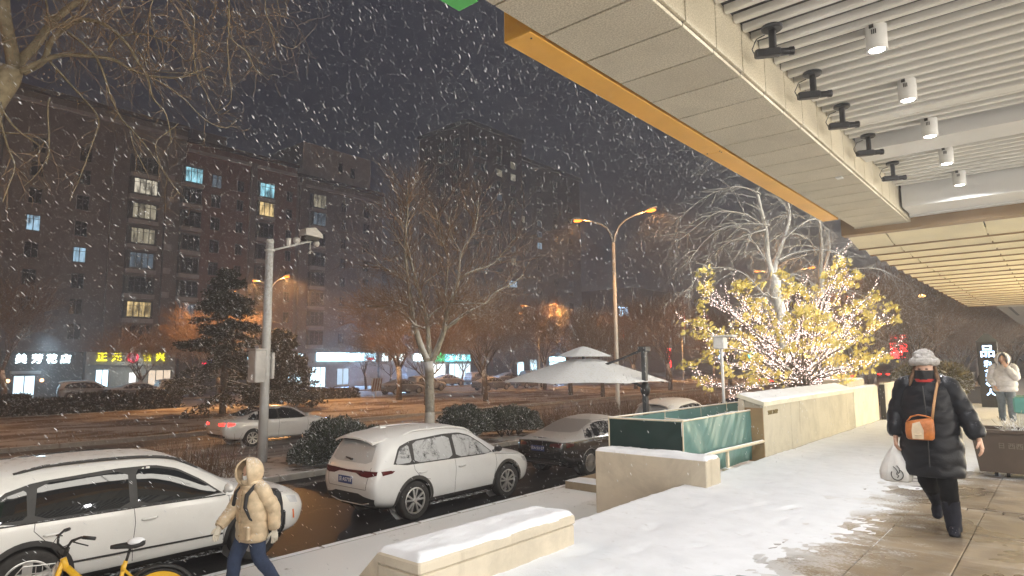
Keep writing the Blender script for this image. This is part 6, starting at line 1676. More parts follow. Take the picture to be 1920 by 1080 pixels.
def body_mesh(J, parent, fingers):
    ed = [('pel', 'wai'), ('wai', 'che'), ('che', 'nec'), ('nec', 'hd0')]
    for sg in 'LR': ed += [('che', 'sh' + sg), ('sh' + sg, 'el' + sg), ('el' + sg, 'wr' + sg), ('pel', 'hp' + sg), ('hp' + sg, 'kn' + sg), ('kn' + sg, 'an' + sg), ('an' + sg, 'to' + sg)]
    J = dict(J); 
    for q in 'LR': J['to' + q] = tuple(Vector(J['an' + q]).lerp(Vector(J['to' + q]), .55))
    rad = dict(pel=.11, wai=.095, che=.105, nec=.048, hd0=.05, sh=.052, el=.038, wr=.027, hp=.078, kn=.052, an=.030, to=.016)
    jj = {k: (v, rad.get(k, rad.get(k[:2]))) for k, v in J.items() if k in {x for e in ed for x in e}}
    me = skin_mesh(jj, ed, 'pel', 2)
    mb = MB(); mb.add([v.co[:] for v in me.vertices], [tuple(p.vertices) for p in me.polygons]); bpy.data.meshes.remove(me)
    hm, f, l, up = head_mb(J['head'], J['fwd']); mb.add(hm.v, hm.f)
    for (w, d, pn, th, cu) in fingers: add_hand(mb, w, d, pn, th, 1.0, cu)
    return mb.build('body', m_skin, parent, smooth=True, local=True), (f, l, up)
def boot(J, sg, mat, parent, up_to=.5, name='boot', r=.062):
    a, t_ = Vector(J['an' + sg]), Vector(J['to' + sg]); k = Vector(J['kn' + sg]); top = a.lerp(k, up_to)
    d = (t_ - a); fd = Vector((d.x, d.y, d.z)).normalized(); c = Cloth()
    c.sweep([(top, r * 1.02, r * 1.02, (1, 0, 0)), (a.lerp(top, .45), r * .95, r * .97, (1, 0, 0)), (a + (a - k).normalized() * .02, r * .88, r * 1.0, (1, 0, 0)), (a + (a - k).normalized() * .075, r * .80, r * 1.05, (1, 0, 0))], .003, .2, 0, 20, 8)
    heel = a - fd * .055 + (a - k).normalized() * .06; tip = t_ + fd * .06
    sd = fd.cross(a - k).normalized()
    c.sweep([(heel, .032, .030, sd), (heel.lerp(tip, .25), .042, .043, sd), (heel.lerp(tip, .6), .047, .040, sd), (heel.lerp(tip, .88), .042, .030, sd), (tip, .018, .016, sd)], .002, .3, 0, 18, 6)
    o = c.mb.build(name, mat, parent, smooth=True, local=True)
    s2 = MB(); nrm = fd.cross(sd).normalized(); nrm = nrm if nrm.dot(a - k) > 0 else -nrm; rings = []
    for q, w in ((0, .030), (.2, .042), (.6, .048), (.9, .040), (1.02, .014)):
        cc = heel.lerp(tip, q) + nrm * .030; rings.append([cc + sd * w * e + nrm * h for e, h in ((-1, 0), (1, 0), (1, .014), (-1, .014))])
    s2.loft(rings); s2.build('sole', M('boot_sole', (.03, .03, .03), .8), o, local=True)
    return o
X1 = (1, 0, 0)
# --- woman in the long black puffer coat walking along the terrace
wm = thing('person', 'person in long black puffer coat, grey fluffy hat and black mask walking on the terrace', 'person', (-1.05, 7.40, 0.0))
J = dict(pel=(0, 0, .90), wai=(0, 0, 1.05), che=(0, .01, 1.24), nec=(0, .0, 1.38), hd0=(0, -.02, 1.43), head=(0, -.04, 1.498), fwd=(.06, -1, -.10),
         shL=(.18, 0, 1.33), elL=(.30, -.01, 1.08), wrL=(.385, -.07, .875), shR=(-.18, 0, 1.33), elR=(-.27, .03, 1.07), wrR=(-.285, -.05, .855),
         hpL=(.09, 0, .86), knL=(.115, -.07, .47), anL=(.135, -.07, .095), toL=(.15, -.19, .045), hpR=(-.09, 0, .86), knR=(-.055, .0, .46), anR=(-.035, .27, .25), toR=(-.035, .25, .11))
body_mesh(J, wm, [(J['wrL'], (.22, -.14, -1), (-1, .1, -.1), (0, -1, 0), .55), (J['wrR'], (-.02, -.05, -1), (1, 0, 0), (0, -1, 0), .95)])
m_coat = cloth_mat('black_nylon_quilt', (0.010, 0.011, 0.015), .40, bmp=.15)
m_coat.node_tree.nodes['Principled BSDF'].inputs['Specular IOR Level'].default_value = .3
c = Cloth()
c.sweep([((.0, .0, .500), .245, .165, X1), ((0, 0, .56), .262, .178, X1), ((0, 0, .75), .262, .182, X1), ((0, 0, .95), .250, .178, X1), ((0, 0, 1.12), .242, .172, X1), ((0, 0, 1.27), .232, .160, X1), ((0, .005, 1.355), .205, .140, X1), ((0, .01, 1.40), .14, .115, X1), ((0, .01, 1.425), .10, .10, X1)], .013, .135, .07, 54, None)
c.mb.build('coat', m_coat, wm, smooth=True, local=True)
for sg in 'LR':
    s, e, w = (Vector(J[k + sg]) for k in ('sh', 'el', 'wr')); c = Cloth(); i = Vector((-.07 if sg == 'L' else .07, 0, .03))
    c.sweep([(s + i, .085, .085, (0, 1, 0)), (s, .098, .098, (0, 1, 0)), (s.lerp(e, .5), .090, .092, (0, 1, 0)), (e, .084, .086, (0, 1, 0)), (e.lerp(w, .55), .078, .080, (0, 1, 0)), (e.lerp(w, .9), .070, .072, (0, 1, 0)), (w, .048, .050, (0, 1, 0))], .010, .115, .03, 28, None, seed=3 if sg == 'L' else 6)
    c.mb.build('sleeve', m_coat, wm, smooth=True, local=True)
c = Cloth()   # hood lying round the neck
pts = []
for k in range(17):
    a = 2 * math.pi * k / 16; pts.append((.125 * math.sin(a), -.110 * math.cos(a) + .02, 1.395 + .035 * math.cos(a + math.pi) + (.02 if k in (7, 8, 9) else 0)))
mb = MB(); mb.tube(pts[:-1], [.048 + .010 * (k % 4 == 0) for k in range(16)], 12, closed=True); mb.build('hood', m_coat, wm, smooth=True, local=True)
MB().tube([(-.01, -.178, 1.35), (0, -.186, 1.2), (.005, -.194, .95), (.0, -.20, .60)], .006, 6).build('zip', M('zip_dark', (.03, .03, .03), .3, metal=.6), wm, local=True)
m_blk_c = cloth_mat('black_trousers', (0.006, 0.006, 0.007), .9, snow=0)
m_blk_c.node_tree.nodes['Principled BSDF'].inputs['Specular IOR Level'].default_value = .15
for sg in 'LR':
    h, k, a = (Vector(J[q + sg]) for q in ('hp', 'kn', 'an')); c = Cloth()
    c.sweep([(h + Vector((0, 0, .06)), .11, .12, X1), (h, .108, .12, X1), (h.lerp(k, .55), .098, .102, X1), (k, .080, .084, X1), (k.lerp(a, .4), .074, .078, X1), (k.lerp(a, .8), .058, .060, X1)], .004, .17, .02, 26, None, seed=9)
    c.mb.build('trouser_leg', m_blk_c, wm, smooth=True, local=True)
m_boot = cloth_mat('dark_navy_boot', (0.012, 0.013, 0.022), .75, snow=.05)
m_boot.node_tree.nodes['Principled BSDF'].inputs['Specular IOR Level'].default_value = .2
for sg in 'LR': boot(J, sg, m_boot, wm, .52, r=.074)
def fluffy(name, rings_fn, mat, parent, nu=34, nv=48, amp=.012, f=34):
    mb = MB()
    def fn(u, v):
        p, nrm = rings_fn(u, v); k = mnoise.noise(p * f) + .6 * mnoise.noise(p * f * 2.3); return p + nrm * (amp * k)
    mb.grid(fn, nu, nv); return mb.build(name, mat, parent, smooth=True, local=True)
m_hat = M('grey_wool_pile', (0.50, 0.475, 0.45), .95, var=.2, vscale=40, bmp=.9, bscale=120, kind='obj')
hc = Vector((0, -.020, 1.588))
def hat_dome(u, v):
    th = u * math.pi * .56; ph = v * 2 * math.pi; n_ = Vector((math.sin(th) * math.cos(ph), math.sin(th) * math.sin(ph), math.cos(th)))
    return hc + Vector((n_.x * .100, n_.y * .112, n_.z * .115)), n_
fluffy('hat', hat_dome, m_hat, wm)
def hat_brim(u, v):
    a = u * 2 * math.pi; ph = v * 2 * math.pi; ctr = Vector((math.cos(ph) * .105, math.sin(ph) * .117, -.012)); o_ = Vector((math.cos(ph), math.sin(ph), 0)); n_ = o_ * math.cos(a) + Vector((0, 0, 1)) * math.sin(a)
    return hc + ctr + o_ * (math.cos(a) * .024) + Vector((0, 0, math.sin(a) * .034)), n_
fluffy('hat_brim', hat_brim, m_hat, wm, 18, 60, .009, 40)
mb = MB()
mb.grid(lambda u, v: Vector((0, -.04, 1.452)) + Vector((math.sin((u - .5) * 2.6) * .083, -math.cos((u - .5) * 2.6) * .110 - .014 * math.exp(-((u - .5) / .12) ** 2) * (1 - abs(v - .62)), (v - .5) * .088 - .012 * (1 - v) * abs(u - .5))), 26, 10)
mb.build('face_mask', cloth_mat('black_mask_cloth', (0.010, 0.010, 0.011), .8, snow=0), wm, smooth=True, local=True)
for sg in (-1, 1):
    mb = MB(); mb.ball((sg * .030, -.128, 1.508), .011, 8, 6, (1.25, .5, .6)); mb.build('eye', M('dark_eye', (.03, .02, .02), .2), wm, smooth=True, local=True)
m_hair = M('brown_hair', (0.16, 0.085, 0.04), .5, var=.35, vscale=30, bmp=.6, bscale=90, kind='obj')
for sg in (-1, 1):
    mb = MB(); mb.tube([(sg * .080, -.03, 1.53), (sg * .094, -.055, 1.46), (sg * .112, -.095, 1.40), (sg * .115, -.150, 1.35)], [.016, .020, .018, .006], 10); mb.build('hair', m_hair, wm, smooth=True, local=True)
mb = MB(); mb.grid(lambda u, v: Vector((math.sin((u - .5) * 2.2) * .088, -.045 - math.cos((u - .5) * 2.2) * .105, 1.385 + .03 * v)), 16, 3); mb.build('scarf', cloth_mat('red_scarf', (.42, .03, .025), .8, snow=0), wm, smooth=True, local=True)
# crossbody bag
bg = thing('handbag', 'tan leather crossbody bag with cream front panel worn over the black coat', 'handbag', (-1.05 - .045, 7.40 - .255, .86))
m_tan = M('tan_leather', (0.50, 0.165, 0.04), .42, var=.2, vscale=14, bmp=.25, bscale=60, kind='obj'); m_cream = M('cream_leather', (0.68, 0.56, 0.40), .5, var=.1, vscale=14, kind='obj')
mb = MB(); rings = []
for z, a, b in ((-.005, .098, .040), (.01, .112, .052), (.07, .118, .055), (.14, .116, .046), (.175, .112, .034)):
    rings.append([(a * (abs(math.cos(q)) ** .45) * (1 if math.cos(q) > 0 else -1), b * (abs(math.sin(q)) ** .6) * (1 if math.sin(q) > 0 else -1) + z * .05, z + (.028 * math.cos(q) if z > .1 else 0)) for q in [2 * math.pi * k / 24 for k in range(24)]])
mb.loft(rings); mb.build('bag_body', m_tan, bg, smooth=True, local=True)
mb = MB(); mb.add([(-.055, -.0605, .004), (.035, -.0605, .004), (.040, -.0615, .085), (.012, -.056, .165), (-.048, -.054, .145), (-.058, -.0615, .08)], [(0, 1, 2, 3, 4, 5)]); mb.build('front_panel', m_cream, bg, local=True)
MB().tube([(-.035, -.064, .045), (-.005, -.066, .04), (.02, -.064, .05)], .007, 6).build('clasp', m_cream, bg, local=True)
mb = MB(); mb.tube([(-.10, -.01, .155), (-.06, -.03, .205), (.0, -.035, .225), (.06, -.03, .215), (.10, -.01, .20)], .0075, 7); mb.build('handle', m_tan, bg, smooth=True, local=True)
mb = MB(); mb.tube([(.105, .0, .185), (.118, .045, .30), (.135, .062, .40), (.150, .105, .49), (.152, .20, .545), (.15, .30, .54)], .011, 6, flat=2.0); mb.build('strap', M('tan_strap', (.46, .25, .11), .5), bg, smooth=True, local=True)
# plastic carrier bag
pb = thing('carrier_bag', 'white plastic carrier bag with a black round scribbled logo held at her side', 'bag', (-1.05 - .30, 7.40 - .07, .42))
m_pl = M('white_polythene', (0.74, 0.74, 0.72), .35, var=.04, kind='obj', bmp=.3, bscale=25)
mb = MB(); rings = []
for z, a, b in ((0, .10, .045), (.02, .135, .065), (.09, .142, .068), (.17, .120, .055), (.25, .075, .035), (.31, .035, .018), (.355, .016, .010)):
    rings.append([Vector((a * math.cos(q), b * math.sin(q), z)) * 1.0 + Vector((1, 1, 0)) * (.009 * mnoise.noise(Vector((math.cos(q) * 3, math.sin(q) * 3, z * 14)))) + Vector((math.cos(q), math.sin(q), 0)) * (.008 * mnoise.noise(Vector((q * 2.5, 1, z * 9)))) for q in [2 * math.pi * k / 40 for k in range(40)]])
mb.loft(rings); mb.build('bag_body', m_pl, pb, smooth=True, local=True)
m_ink = M('black_print', (.01, .01, .01), .5, var=0)
def on_bag(u, v): 
    x = .02 + u; z = .075 + v; return Vector((x, -.071 * math.sqrt(max(.05, 1 - (x / .145) ** 2)) - .004 + max(0, z - .10) * .12, z))
arc = [on_bag(.05 * math.cos(a), .052 * math.sin(a)) for a in [R(150 + k * 15) for k in range(19)]]
MB().tube(arc, .0042, 5).build('logo_ring', m_ink, pb, local=True)
MB().tube([on_bag(x, z) for x, z in ((-.03, .075), (-.01, .055), (.005, .03), (-.005, .005), (.015, -.01), (.0, -.03))], .0042, 5).build('logo_stroke', m_ink, pb, local=True)
MB().tube([on_bag(x, z) for x, z in ((.0, .085), (.02, .06), (.022, .03), (.01, .01))], .004, 5).build('logo_stroke', m_ink, pb, local=True)

# --- person in the beige hooded jacket on the lower pavement (faces -Y)
bp_ = thing('person', 'person in beige hooded puffer jacket, jeans and white mask walking past the parked SUV', 'person', (-7.95, 4.22, PZ))
J = dict(pel=(0, 0, .88), wai=(0, -.01, 1.02), che=(0, -.02, 1.20), nec=(0, -.02, 1.36), hd0=(0, -.04, 1.43), head=(.0, -.055, 1.50), fwd=(.28, -1, -.22),
         shL=(.175, .02, 1.29), elL=(.235, .15, 1.05), wrL=(.25, .16, .80), shR=(-.175, -.03, 1.29), elR=(-.20, -.15, 1.05), wrR=(-.17, -.34, .86),
         hpL=(.085, 0, .84), knL=(.09, .06, .46), anL=(.09, .28, .14), toL=(.09, .20, .03), hpR=(-.085, 0, .84), knR=(-.09, -.16, .47), anR=(-.09, -.20, .09), toR=(-.09, -.33, .045))
m_glove = M('cream_knit_glove', (.72, .66, .55), .9, bmp=.6, bscale=90, kind='obj')
b_, fr = body_mesh(J, bp_, [])
mb = MB(); add_hand(mb, J['wrL'], (.05, .06, -1), (-1, .1, 0), (0, -1, 0), 1.08, .35); mb.build('glove', m_glove, bp_, smooth=True, local=True)
mb = MB(); add_hand(mb, J['wrR'], (.02, -.35, -1), (1, 0, 0), (0, -1, .2), 1.08, .30); mb.build('glove', m_glove, bp_, smooth=True, local=True)
m_beige = cloth_mat('beige_nylon_quilt', (0.60, 0.47, 0.31), .5, snow=.25, bmp=.12)
Ya = (1, 0, 0)
c = Cloth(); c.sweep([((0, .0, .665), .205, .150, Ya), ((0, 0, .70), .235, .170, Ya), ((0, 0, .82), .240, .178, Ya), ((0, -.005, .98), .232, .172, Ya), ((0, -.015, 1.12), .228, .165, Ya), ((0, -.02, 1.24), .215, .150, Ya), ((0, -.02, 1.32), .165, .125, Ya), ((0, -.02, 1.38), .10, .10, Ya)], .012, .125, .0, 54, None)
c.mb.build('jacket', m_beige, bp_, smooth=True, local=True)
for sg in 'LR':
    s, e, w = (Vector(J[k + sg]) for k in ('sh', 'el', 'wr')); i = Vector((-.07 if sg == 'L' else .07, 0, .02)); c = Cloth(); ax = (0, 1, .2)
    c.sweep([(s + i, .080, .085, ax), (s, .095, .095, ax), (s.lerp(e, .5), .088, .090, ax), (e, .082, .084, ax), (e.lerp(w, .6), .076, .078, ax), (e.lerp(w, .95), .066, .068, ax), (w, .045, .045, ax)], .010, .10, .02, 28, None, seed=2 if sg == 'L' else 4)
    c.mb.build('sleeve', m_beige, bp_, smooth=True, local=True)
MB().tube([(.05, -.168, 1.30), (.05, -.182, 1.1), (.05, -.195, .9), (.05, -.185, .68)], .008, 6).build('placket', M('beige_placket', (.45, .34, .22), .6), bp_, local=True)
for z in (1.24, 1.08, .92, .76): MB().ball((.05, -.195 if z < 1.2 else -.176, z), .011, 8, 6).build('snap_button', M('tan_snap', (.35, .22, .10), .4), bp_, smooth=True, local=True)
MB().box(.10, .215, -.178, -.13, .72, .88, .01).build('pocket', m_beige, bp_, local=True)
# hood raised round the head
hd = Vector(J['head']); f, l, up = fr; mb = MB()
def hood(u, v):
    ph = (v - .5) * 2 * R(141); th = u * math.pi * .93
    n_ = (-f * math.cos(ph) + l * math.sin(ph))
    r = .128 + .012 * math.sin(th) + .006 * mnoise.noise(Vector((u * 5, v * 7, 2)))
    p = hd + Vector((0, 0, .012)) + n_ * (r * max(.03, math.sin(th * .96 + .04)) * (1.02 if abs(v - .5) < .4 else 1.0)) + up * (.155 * math.cos(th)) - f * .005
    p += f * (.035 * max(0, abs(v - .5) - .38) / .12)
    if u > .8: p += Vector((0, 0, -.05 * (u - .8) / .2))
    return p
mb.grid(hood, 24, 30); o = mb.build('hood', m_beige, bp_, smooth=True, local=True)
sol = o.modifiers.new('t', 'SOLIDIFY'); sol.thickness = .022; sol.offset = 1
mb = MB(); mb.tube([(.10 * math.sin(a), -.02 - .095 * math.cos(a), 1.375 + .012 * math.cos(a)) for a in [2 * math.pi * k / 16 for k in range(16)]], .045, 12, closed=True); mb.build('collar', m_beige, bp_, smooth=True, local=True)
mb = MB(); mb.grid(lambda u, v: hd + f * (math.cos((u - .5) * 2.3) * .098 + .022 * math.exp(-((u - .5) / .10) ** 2) * (.4 + v * .6)) + l * (math.sin((u - .5) * 2.3) * .076) + up * ((v - .5) * .085 - .050), 22, 9); mb.build('face_mask', M('white_mask', (.82, .82, .80), .7), bp_, smooth=True, local=True)
for sg in (-1, 1):
    mb = MB(); mb.ball(hd + f * .086 + l * (sg * .030) + up * .010, .010, 8, 6, (1, 1, .6)); mb.build('eye', M('dark_eye', (.03, .02, .02), .2), bp_, smooth=True, local=True)
m_jean = cloth_mat('dark_blue_denim', (0.035, 0.055, 0.11), .85, snow=.1, bmp=.4, bscale=130)
for sg in 'LR':
    h, k, a = (Vector(J[q + sg]) for q in ('hp', 'kn', 'an')); c = Cloth()
    c.sweep([(h + Vector((0, 0, .08)), .105, .125, X1), (h, .105, .118, X1), (h.lerp(k, .5), .095, .10, X1), (k, .080, .085, X1), (k.lerp(a, .5), .074, .078, X1), (a, .066, .07, X1)], .004, .19, .03, 26, None, seed=5)
    c.mb.build('trouser_leg', m_jean, bp_, smooth=True, local=True)
m_shoe = cloth_mat('dark_shoe', (.03, .03, .03), .6, snow=0)
for sg in 'LR': boot(J, sg, m_shoe, bp_, .12, 'shoe', .058)
# backpack
bk = thing('backpack', 'black backpack on the back of the person in the beige jacket', 'backpack', (-7.95, 4.22 + .27, PZ + .95))
m_bk = cloth_mat('black_backpack_cloth', (.014, .014, .016), .6, snow=.1)
mb = MB(); rings = []
for z, a, b in ((-.24, .10, .06), (-.21, .145, .10), (-.05, .16, .125), (.12, .155, .11), (.25, .13, .08), (.30, .07, .04)): rings.append([(a * math.cos(q), b * math.sin(q), z) for q in [2 * math.pi * k / 20 for k in range(20)]])
mb.loft(rings); mb.build('pack_body', m_bk, bk, smooth=True, local=True)
MB().box(-.10, .10, .09, .14, -.18, .02, .02).build('front_pocket', m_bk, bk, local=True)
for sg in (-1, 1):
    mb = MB(); mb.tube([(sg * .10, -.07, .22), (sg * .125, -.20, .37), (sg * .13, -.32, .40), (sg * .135, -.425, .30), (sg * .145, -.45, .16), (sg * .18, -.40, .02), (sg * .20, -.26, -.10), (sg * .14, -.08, -.16)], [.018, .026, .028, .028, .024, .014, .010, .010], 8); mb.build('strap', m_bk, bk, smooth=True, local=True)

# --- person in the pale grey jacket near the far end of the terrace
gm = thing('person', 'person in pale grey hooded puffer jacket and jeans with hands raised to the face', 'person', (-1.22, 20.4, 0.0))
J = dict(pel=(0, 0, .93), wai=(0, 0, 1.08), che=(0, 0, 1.27), nec=(0, -.01, 1.44), hd0=(0, -.03, 1.50), head=(.0, -.05, 1.58), fwd=(.05, -1, -.25),
         shL=(.20, 0, 1.37), elL=(.24, -.13, 1.14), wrL=(.08, -.24, 1.40), shR=(-.20, 0, 1.37), elR=(-.28, -.02, 1.08), wrR=(-.20, -.15, .92),
         hpL=(.095, 0, .88), knL=(.10, -.08, .49), anL=(.10, -.05, .09), toL=(.11, -.17, .045), hpR=(-.095, 0, .88), knR=(-.10, .02, .48), anR=(-.11, .12, .10), toR=(-.12, .02, .045))
b_, fr = body_mesh(J, gm, [(J['wrL'], (-.35, -.15, .8), (0, 1, .2), (1, 0, 0), .5), (J['wrR'], (.3, -.3, -.6), (1, 0, 0), (0, -1, 0), .6)])
m_grey = cloth_mat('pale_grey_quilt', (0.50, 0.50, 0.54), .5, snow=.3)
c = Cloth(); c.sweep([((0, 0, .78), .23, .16, X1), ((0, 0, .82), .255, .185, X1), ((0, 0, 1.0), .26, .19, X1), ((0, 0, 1.18), .25, .18, X1), ((0, 0, 1.32), .23, .165, X1), ((0, 0, 1.41), .16, .13, X1), ((0, 0, 1.46), .11, .11, X1)], .016, .13, .0, 44, None)
c.mb.build('jacket', m_grey, gm, smooth=True, local=True)
for sg in 'LR':
    s, e, w = (Vector(J[k + sg]) for k in ('sh', 'el', 'wr')); i = Vector((-.07 if sg == 'L' else .07, 0, .02)); c = Cloth(); ax = (0, 1, .25)
    c.sweep([(s + i, .085, .085, ax), (s, .10, .10, ax), (s.lerp(e, .5), .095, .095, ax), (e, .09, .09, ax), (e.lerp(w, .6), .078, .08, ax), (w, .055, .055, ax)], .010, .10, .02, 24, None)
    c.mb.build('sleeve', m_grey, gm, smooth=True, local=True)
hd = Vector(J['head']); f, l, up = fr; mb = MB(); mb.grid(hood, 20, 26); o = mb.build('hood', m_grey, gm, smooth=True, local=True)
sol = o.modifiers.new('t', 'SOLIDIFY'); sol.thickness = .022; sol.offset = 1
m_jean2 = cloth_mat('grey_blue_denim', (0.11, 0.14, 0.18), .85, snow=.1)
for sg in 'LR':
    h, k, a = (Vector(J[q + sg]) for q in ('hp', 'kn', 'an')); c = Cloth()
    c.sweep([(h + Vector((0, 0, .08)), .11, .125, X1), (h, .11, .12, X1), (h.lerp(k, .5), .098, .10, X1), (k, .084, .086, X1), (k.lerp(a, .5), .078, .08, X1), (a, .07, .072, X1)], .004, .19, .03, 24, None)
    c.mb.build('trouser_leg', m_jean2, gm, smooth=True, local=True)
for sg in 'LR': boot(J, sg, m_shoe, gm, .12, 'shoe', .06)
# ------------------------------------------------------------------ umbrella, bicycle, planters and small things
m_canvas = M('white_umbrella_canvas', (0.72, 0.72, 0.70), .8, var=.05, vscale=3, bmp=.15, bscale=90, snow=.5, snow_lo=.4, snow_hi=.9, snow_scale=22)
m_grm = M('dark_grey_metal', (0.075, 0.08, 0.085), .45, metal=.3)
u = thing('cantilever_umbrella', 'snow dusted white cantilever umbrella with a small top tier beyond the tarp pen', 'umbrella', (-7.22, 13.0, PZ))
MB().box(-7.27, -7.17, 12.94, 13.06, PZ, 1.90, .008).build('mast', m_grm, u)
MB().box(-7.33, -7.11, 12.88, 13.12, 1.82, 1.94, .02).build('mast_cap', m_grm, u)
MB().box(-7.8, -6.65, 12.5, 13.5, PZ + .34, PZ + .44, .02).build('base_plate', m_grm, u)
UC = Vector((-9.08, 13.0 + .30, 0)); UW = 1.98
def umb(u_, v_, zt, zr, rad, sag, sc_=.0):
    a = u_ * 2 * math.pi; k = 8 * u_ % 1.0
    ra = rad * (1 - .055 * math.sin(math.pi * k)) * v_
    # eight ribs with cloth sagging between them
    z = zt + (zr - zt) * (v_ ** 1.25) - sag * math.sin(math.pi * k) * v_ * (1 - .3 * v_) + sc_ * math.sin(math.pi * k) * v_ ** 3
    ang = 2 * math.pi * (math.floor(8 * u_ % 8) + .5 + (math.atan(math.tan(R(22.5)) * (2 * k - 1)) / R(45))) / 8 + R(14)
    return (UC.x + ra * math.cos(ang) * 1.06, UC.y + ra * math.sin(ang), z)
mb = MB(); mb.grid(lambda a, b: umb(a, .16 + .84 * b, 1.74, 1.13, UW, .035, .05), 64, 14); o = mb.build('canopy', m_canvas, u)
smooth_by_angle(o, 14)
mb = MB(); mb.grid(lambda a, b: umb(a, .02 + .98 * b, 1.99, 1.73, .72, .01, .01), 64, 8); o2 = mb.build('top_tier', m_canvas, u); smooth_by_angle(o2, 14)
for k in range(8):
    a = 2 * math.pi * k / 8 + R(14); MB().tube([(UC.x + .1 * math.cos(a), UC.y + .1 * math.sin(a), 1.66), (UC.x + UW * .95 * math.cos(a) * 1.06, UC.y + UW * .95 * math.sin(a), 1.12)], .014, 6).build('rib', m_grm, u)
MB().cyl((UC.x, UC.y, 1.35), (UC.x, UC.y, 1.95), .035, n=10).build('hub', m_grm, u)
MB().tube([(-7.22, 13.0, 1.88), (-7.9, 13.1, 1.66), (-8.4, 13.2, 1.53)], .028, 8).build('arm', m_grm, u)
mb = MB(); mb.ball((-7.2, 12.97, .98), .12, 12, 8, (1.0, .7, 1.35)); mb.build('crank_handle', m_blk, u, smooth=True)
MB().tube([(-7.22, 13, 1.0), (-7.5, 13.0, 1.13), (-7.75, 13.05, 1.16)], .03, 8).build('crank_arm', m_grm, u, smooth=True)

# bicycle
bk_o = Vector((-7.78, 2.60, PZ)); hdg = Vector((-.40, -.917, 0)); sdv = Vector((hdg.y, -hdg.x, 0))   # sdv points to the rider's right... 
bi = thing('bicycle', 'yellow shared bicycle with black handlebar and snow on its saddle', 'bicycle', bk_o)
m_by = M('yellow_bike_paint', (0.80, 0.46, 0.02), .35, coat=.5, var=.06, kind='obj'); m_bb = M('bike_black', (.018, .018, .018), .5, kind='obj')
def BP(f_, z, s_=0.0): return hdg * f_ + sdv * s_ + Vector((0, 0, z))
def bwheel(f_, nm='wheel'):
    w = MB(); w.lathe([(.325, -.018), (.335, -.012), (.338, 0), (.335, .012), (.325, .018), (.312, .012), (.312, -.012), (.325, -.018)], 40, axis='x')
    mt = Matrix(((-sdv.x, hdg.x, 0, 0), (-sdv.y, hdg.y, 0, 0), (0, 0, 1, 0), (0, 0, 0, 1)))
    c = BP(f_, .338); w.xf(Matrix.Translation(c) @ mt); o = w.build(nm, m_tyre, bi, smooth=True, local=True)
    r = MB(); r.lathe([(.312, -.014), (.296, -.012), (.290, 0), (.296, .012), (.312, .014)], 40, axis='x')
    for k in range(12):
        a = k * math.pi / 6; r.tube([(0, 0, 0), (0, .30 * math.cos(a), .30 * math.sin(a))], .004, 4)
    r.cyl((-.04, 0, 0), (.04, 0, 0), .025, n=10)
    r.xf(Matrix.Translation(c) @ mt); r.build('rim', m_by, o, local=True)
    return o
bwheel(.62); bwheel(-.44)
for a, b, r in (((.40, .80), (-.02, .34), .032), ((-.12, .80), (-.02, .34), .022), ((-.02, .34), (-.44, .338), .016), ((-.10, .72), (-.44, .338), .014), ((.44, .90), (.40, .78), .030)):
    MB().tube([BP(*a), BP(*b)], r, 10).build('frame_tube', m_by, bi, smooth=True, local=True)
MB().tube([BP(.44, .86), BP(.50, .66), BP(.62, .338)], [.026, .024, .016], 10).build('fork', m_by, bi, smooth=True, local=True)
MB().tube([BP(.425, .92), BP(.405, 1.0)], .022, 10).build('stem', m_bb, bi, smooth=True, local=True)
yaw_bar = R(28)
def HB(s_, f_, z):
    c = BP(.405, z); d1 = (sdv * math.cos(yaw_bar) + hdg * math.sin(yaw_bar)); d2 = (hdg * math.cos(yaw_bar) - sdv * math.sin(yaw_bar)); return c + d1 * s_ + d2 * f_
for sg in (-1, 1):
    MB().tube([HB(0, 0, .99), HB(sg * .05, .02, .985), HB(sg * .12, .05, 1.03), HB(sg * .17, .03, 1.10), HB(sg * .22, -.03, 1.125), HB(sg * .31, -.10, 1.115)], .0125, 10).build('handlebar', m_bb, bi, smooth=True, local=True)
    MB().tube([HB(sg * .235, -.045, 1.125), HB(sg * .33, -.12, 1.112)], .018, 10).build('grip', m_bb, bi, smooth=True, local=True)
    MB().tube([HB(sg * .20, -.005, 1.11), HB(sg * .22, .035, 1.095), HB(sg * .27, .0, 1.08), HB(sg * .33, -.06, 1.055)], .007, 6).build('brake_lever', m_bb, bi, smooth=True, local=True)
    MB().tube([HB(sg * .19, .03, 1.09), HB(sg * .10, .12, 1.02), HB(sg * .02, .06, .92)], .004, 5).build('cable', m_bb, bi, smooth=True, local=True)
MB().tube([BP(-.10, .70), BP(-.155, .93)], .014, 10).build('seat_post', m_bb, bi, smooth=True, local=True)
MB().tube([BP(-.095, .70), BP(-.105, .76)], .024, 10).build('seat_clamp', m_by, bi, smooth=True, local=True)
mb = MB(); rings = []
for f_, w, h in ((-.27, .05, .02), (-.25, .085, .034), (-.18, .095, .038), (-.10, .06, .032), (0, .032, .026), (.05, .022, .018)):
    c = BP(f_ - .02, .955 + (.012 if f_ < -.2 else 0)); rings.append([c + sdv * (w * math.cos(q)) + Vector((0, 0, h * math.sin(q))) for q in [2 * math.pi * k / 14 for k in range(14)]])
mb.loft(rings); sd_ = mb.build('saddle', m_bb, bi, smooth=True, local=True)
mb = MB(); mb.ball(BP(-.205, .985), .075, 14, 8, (1.05, 1.15, .55)); mb.build('saddle_snow', m_snow, sd_, smooth=True, local=True)
MB().tube([BP(-.44 + .37 * math.cos(R(a)), .338 + .37 * math.sin(R(a))) for a in range(15, 172, 8)], .028, 6, flat=.5).build('mudguard', m_bb, bi, smooth=True, local=True)
mb = MB()
for z in (.62, .72, .82):
    mb.tube([BP(.52, z, -.15), BP(.80, z, -.15), BP(.80, z, .15), BP(.52, z, .15)], .006, 5, closed=True)
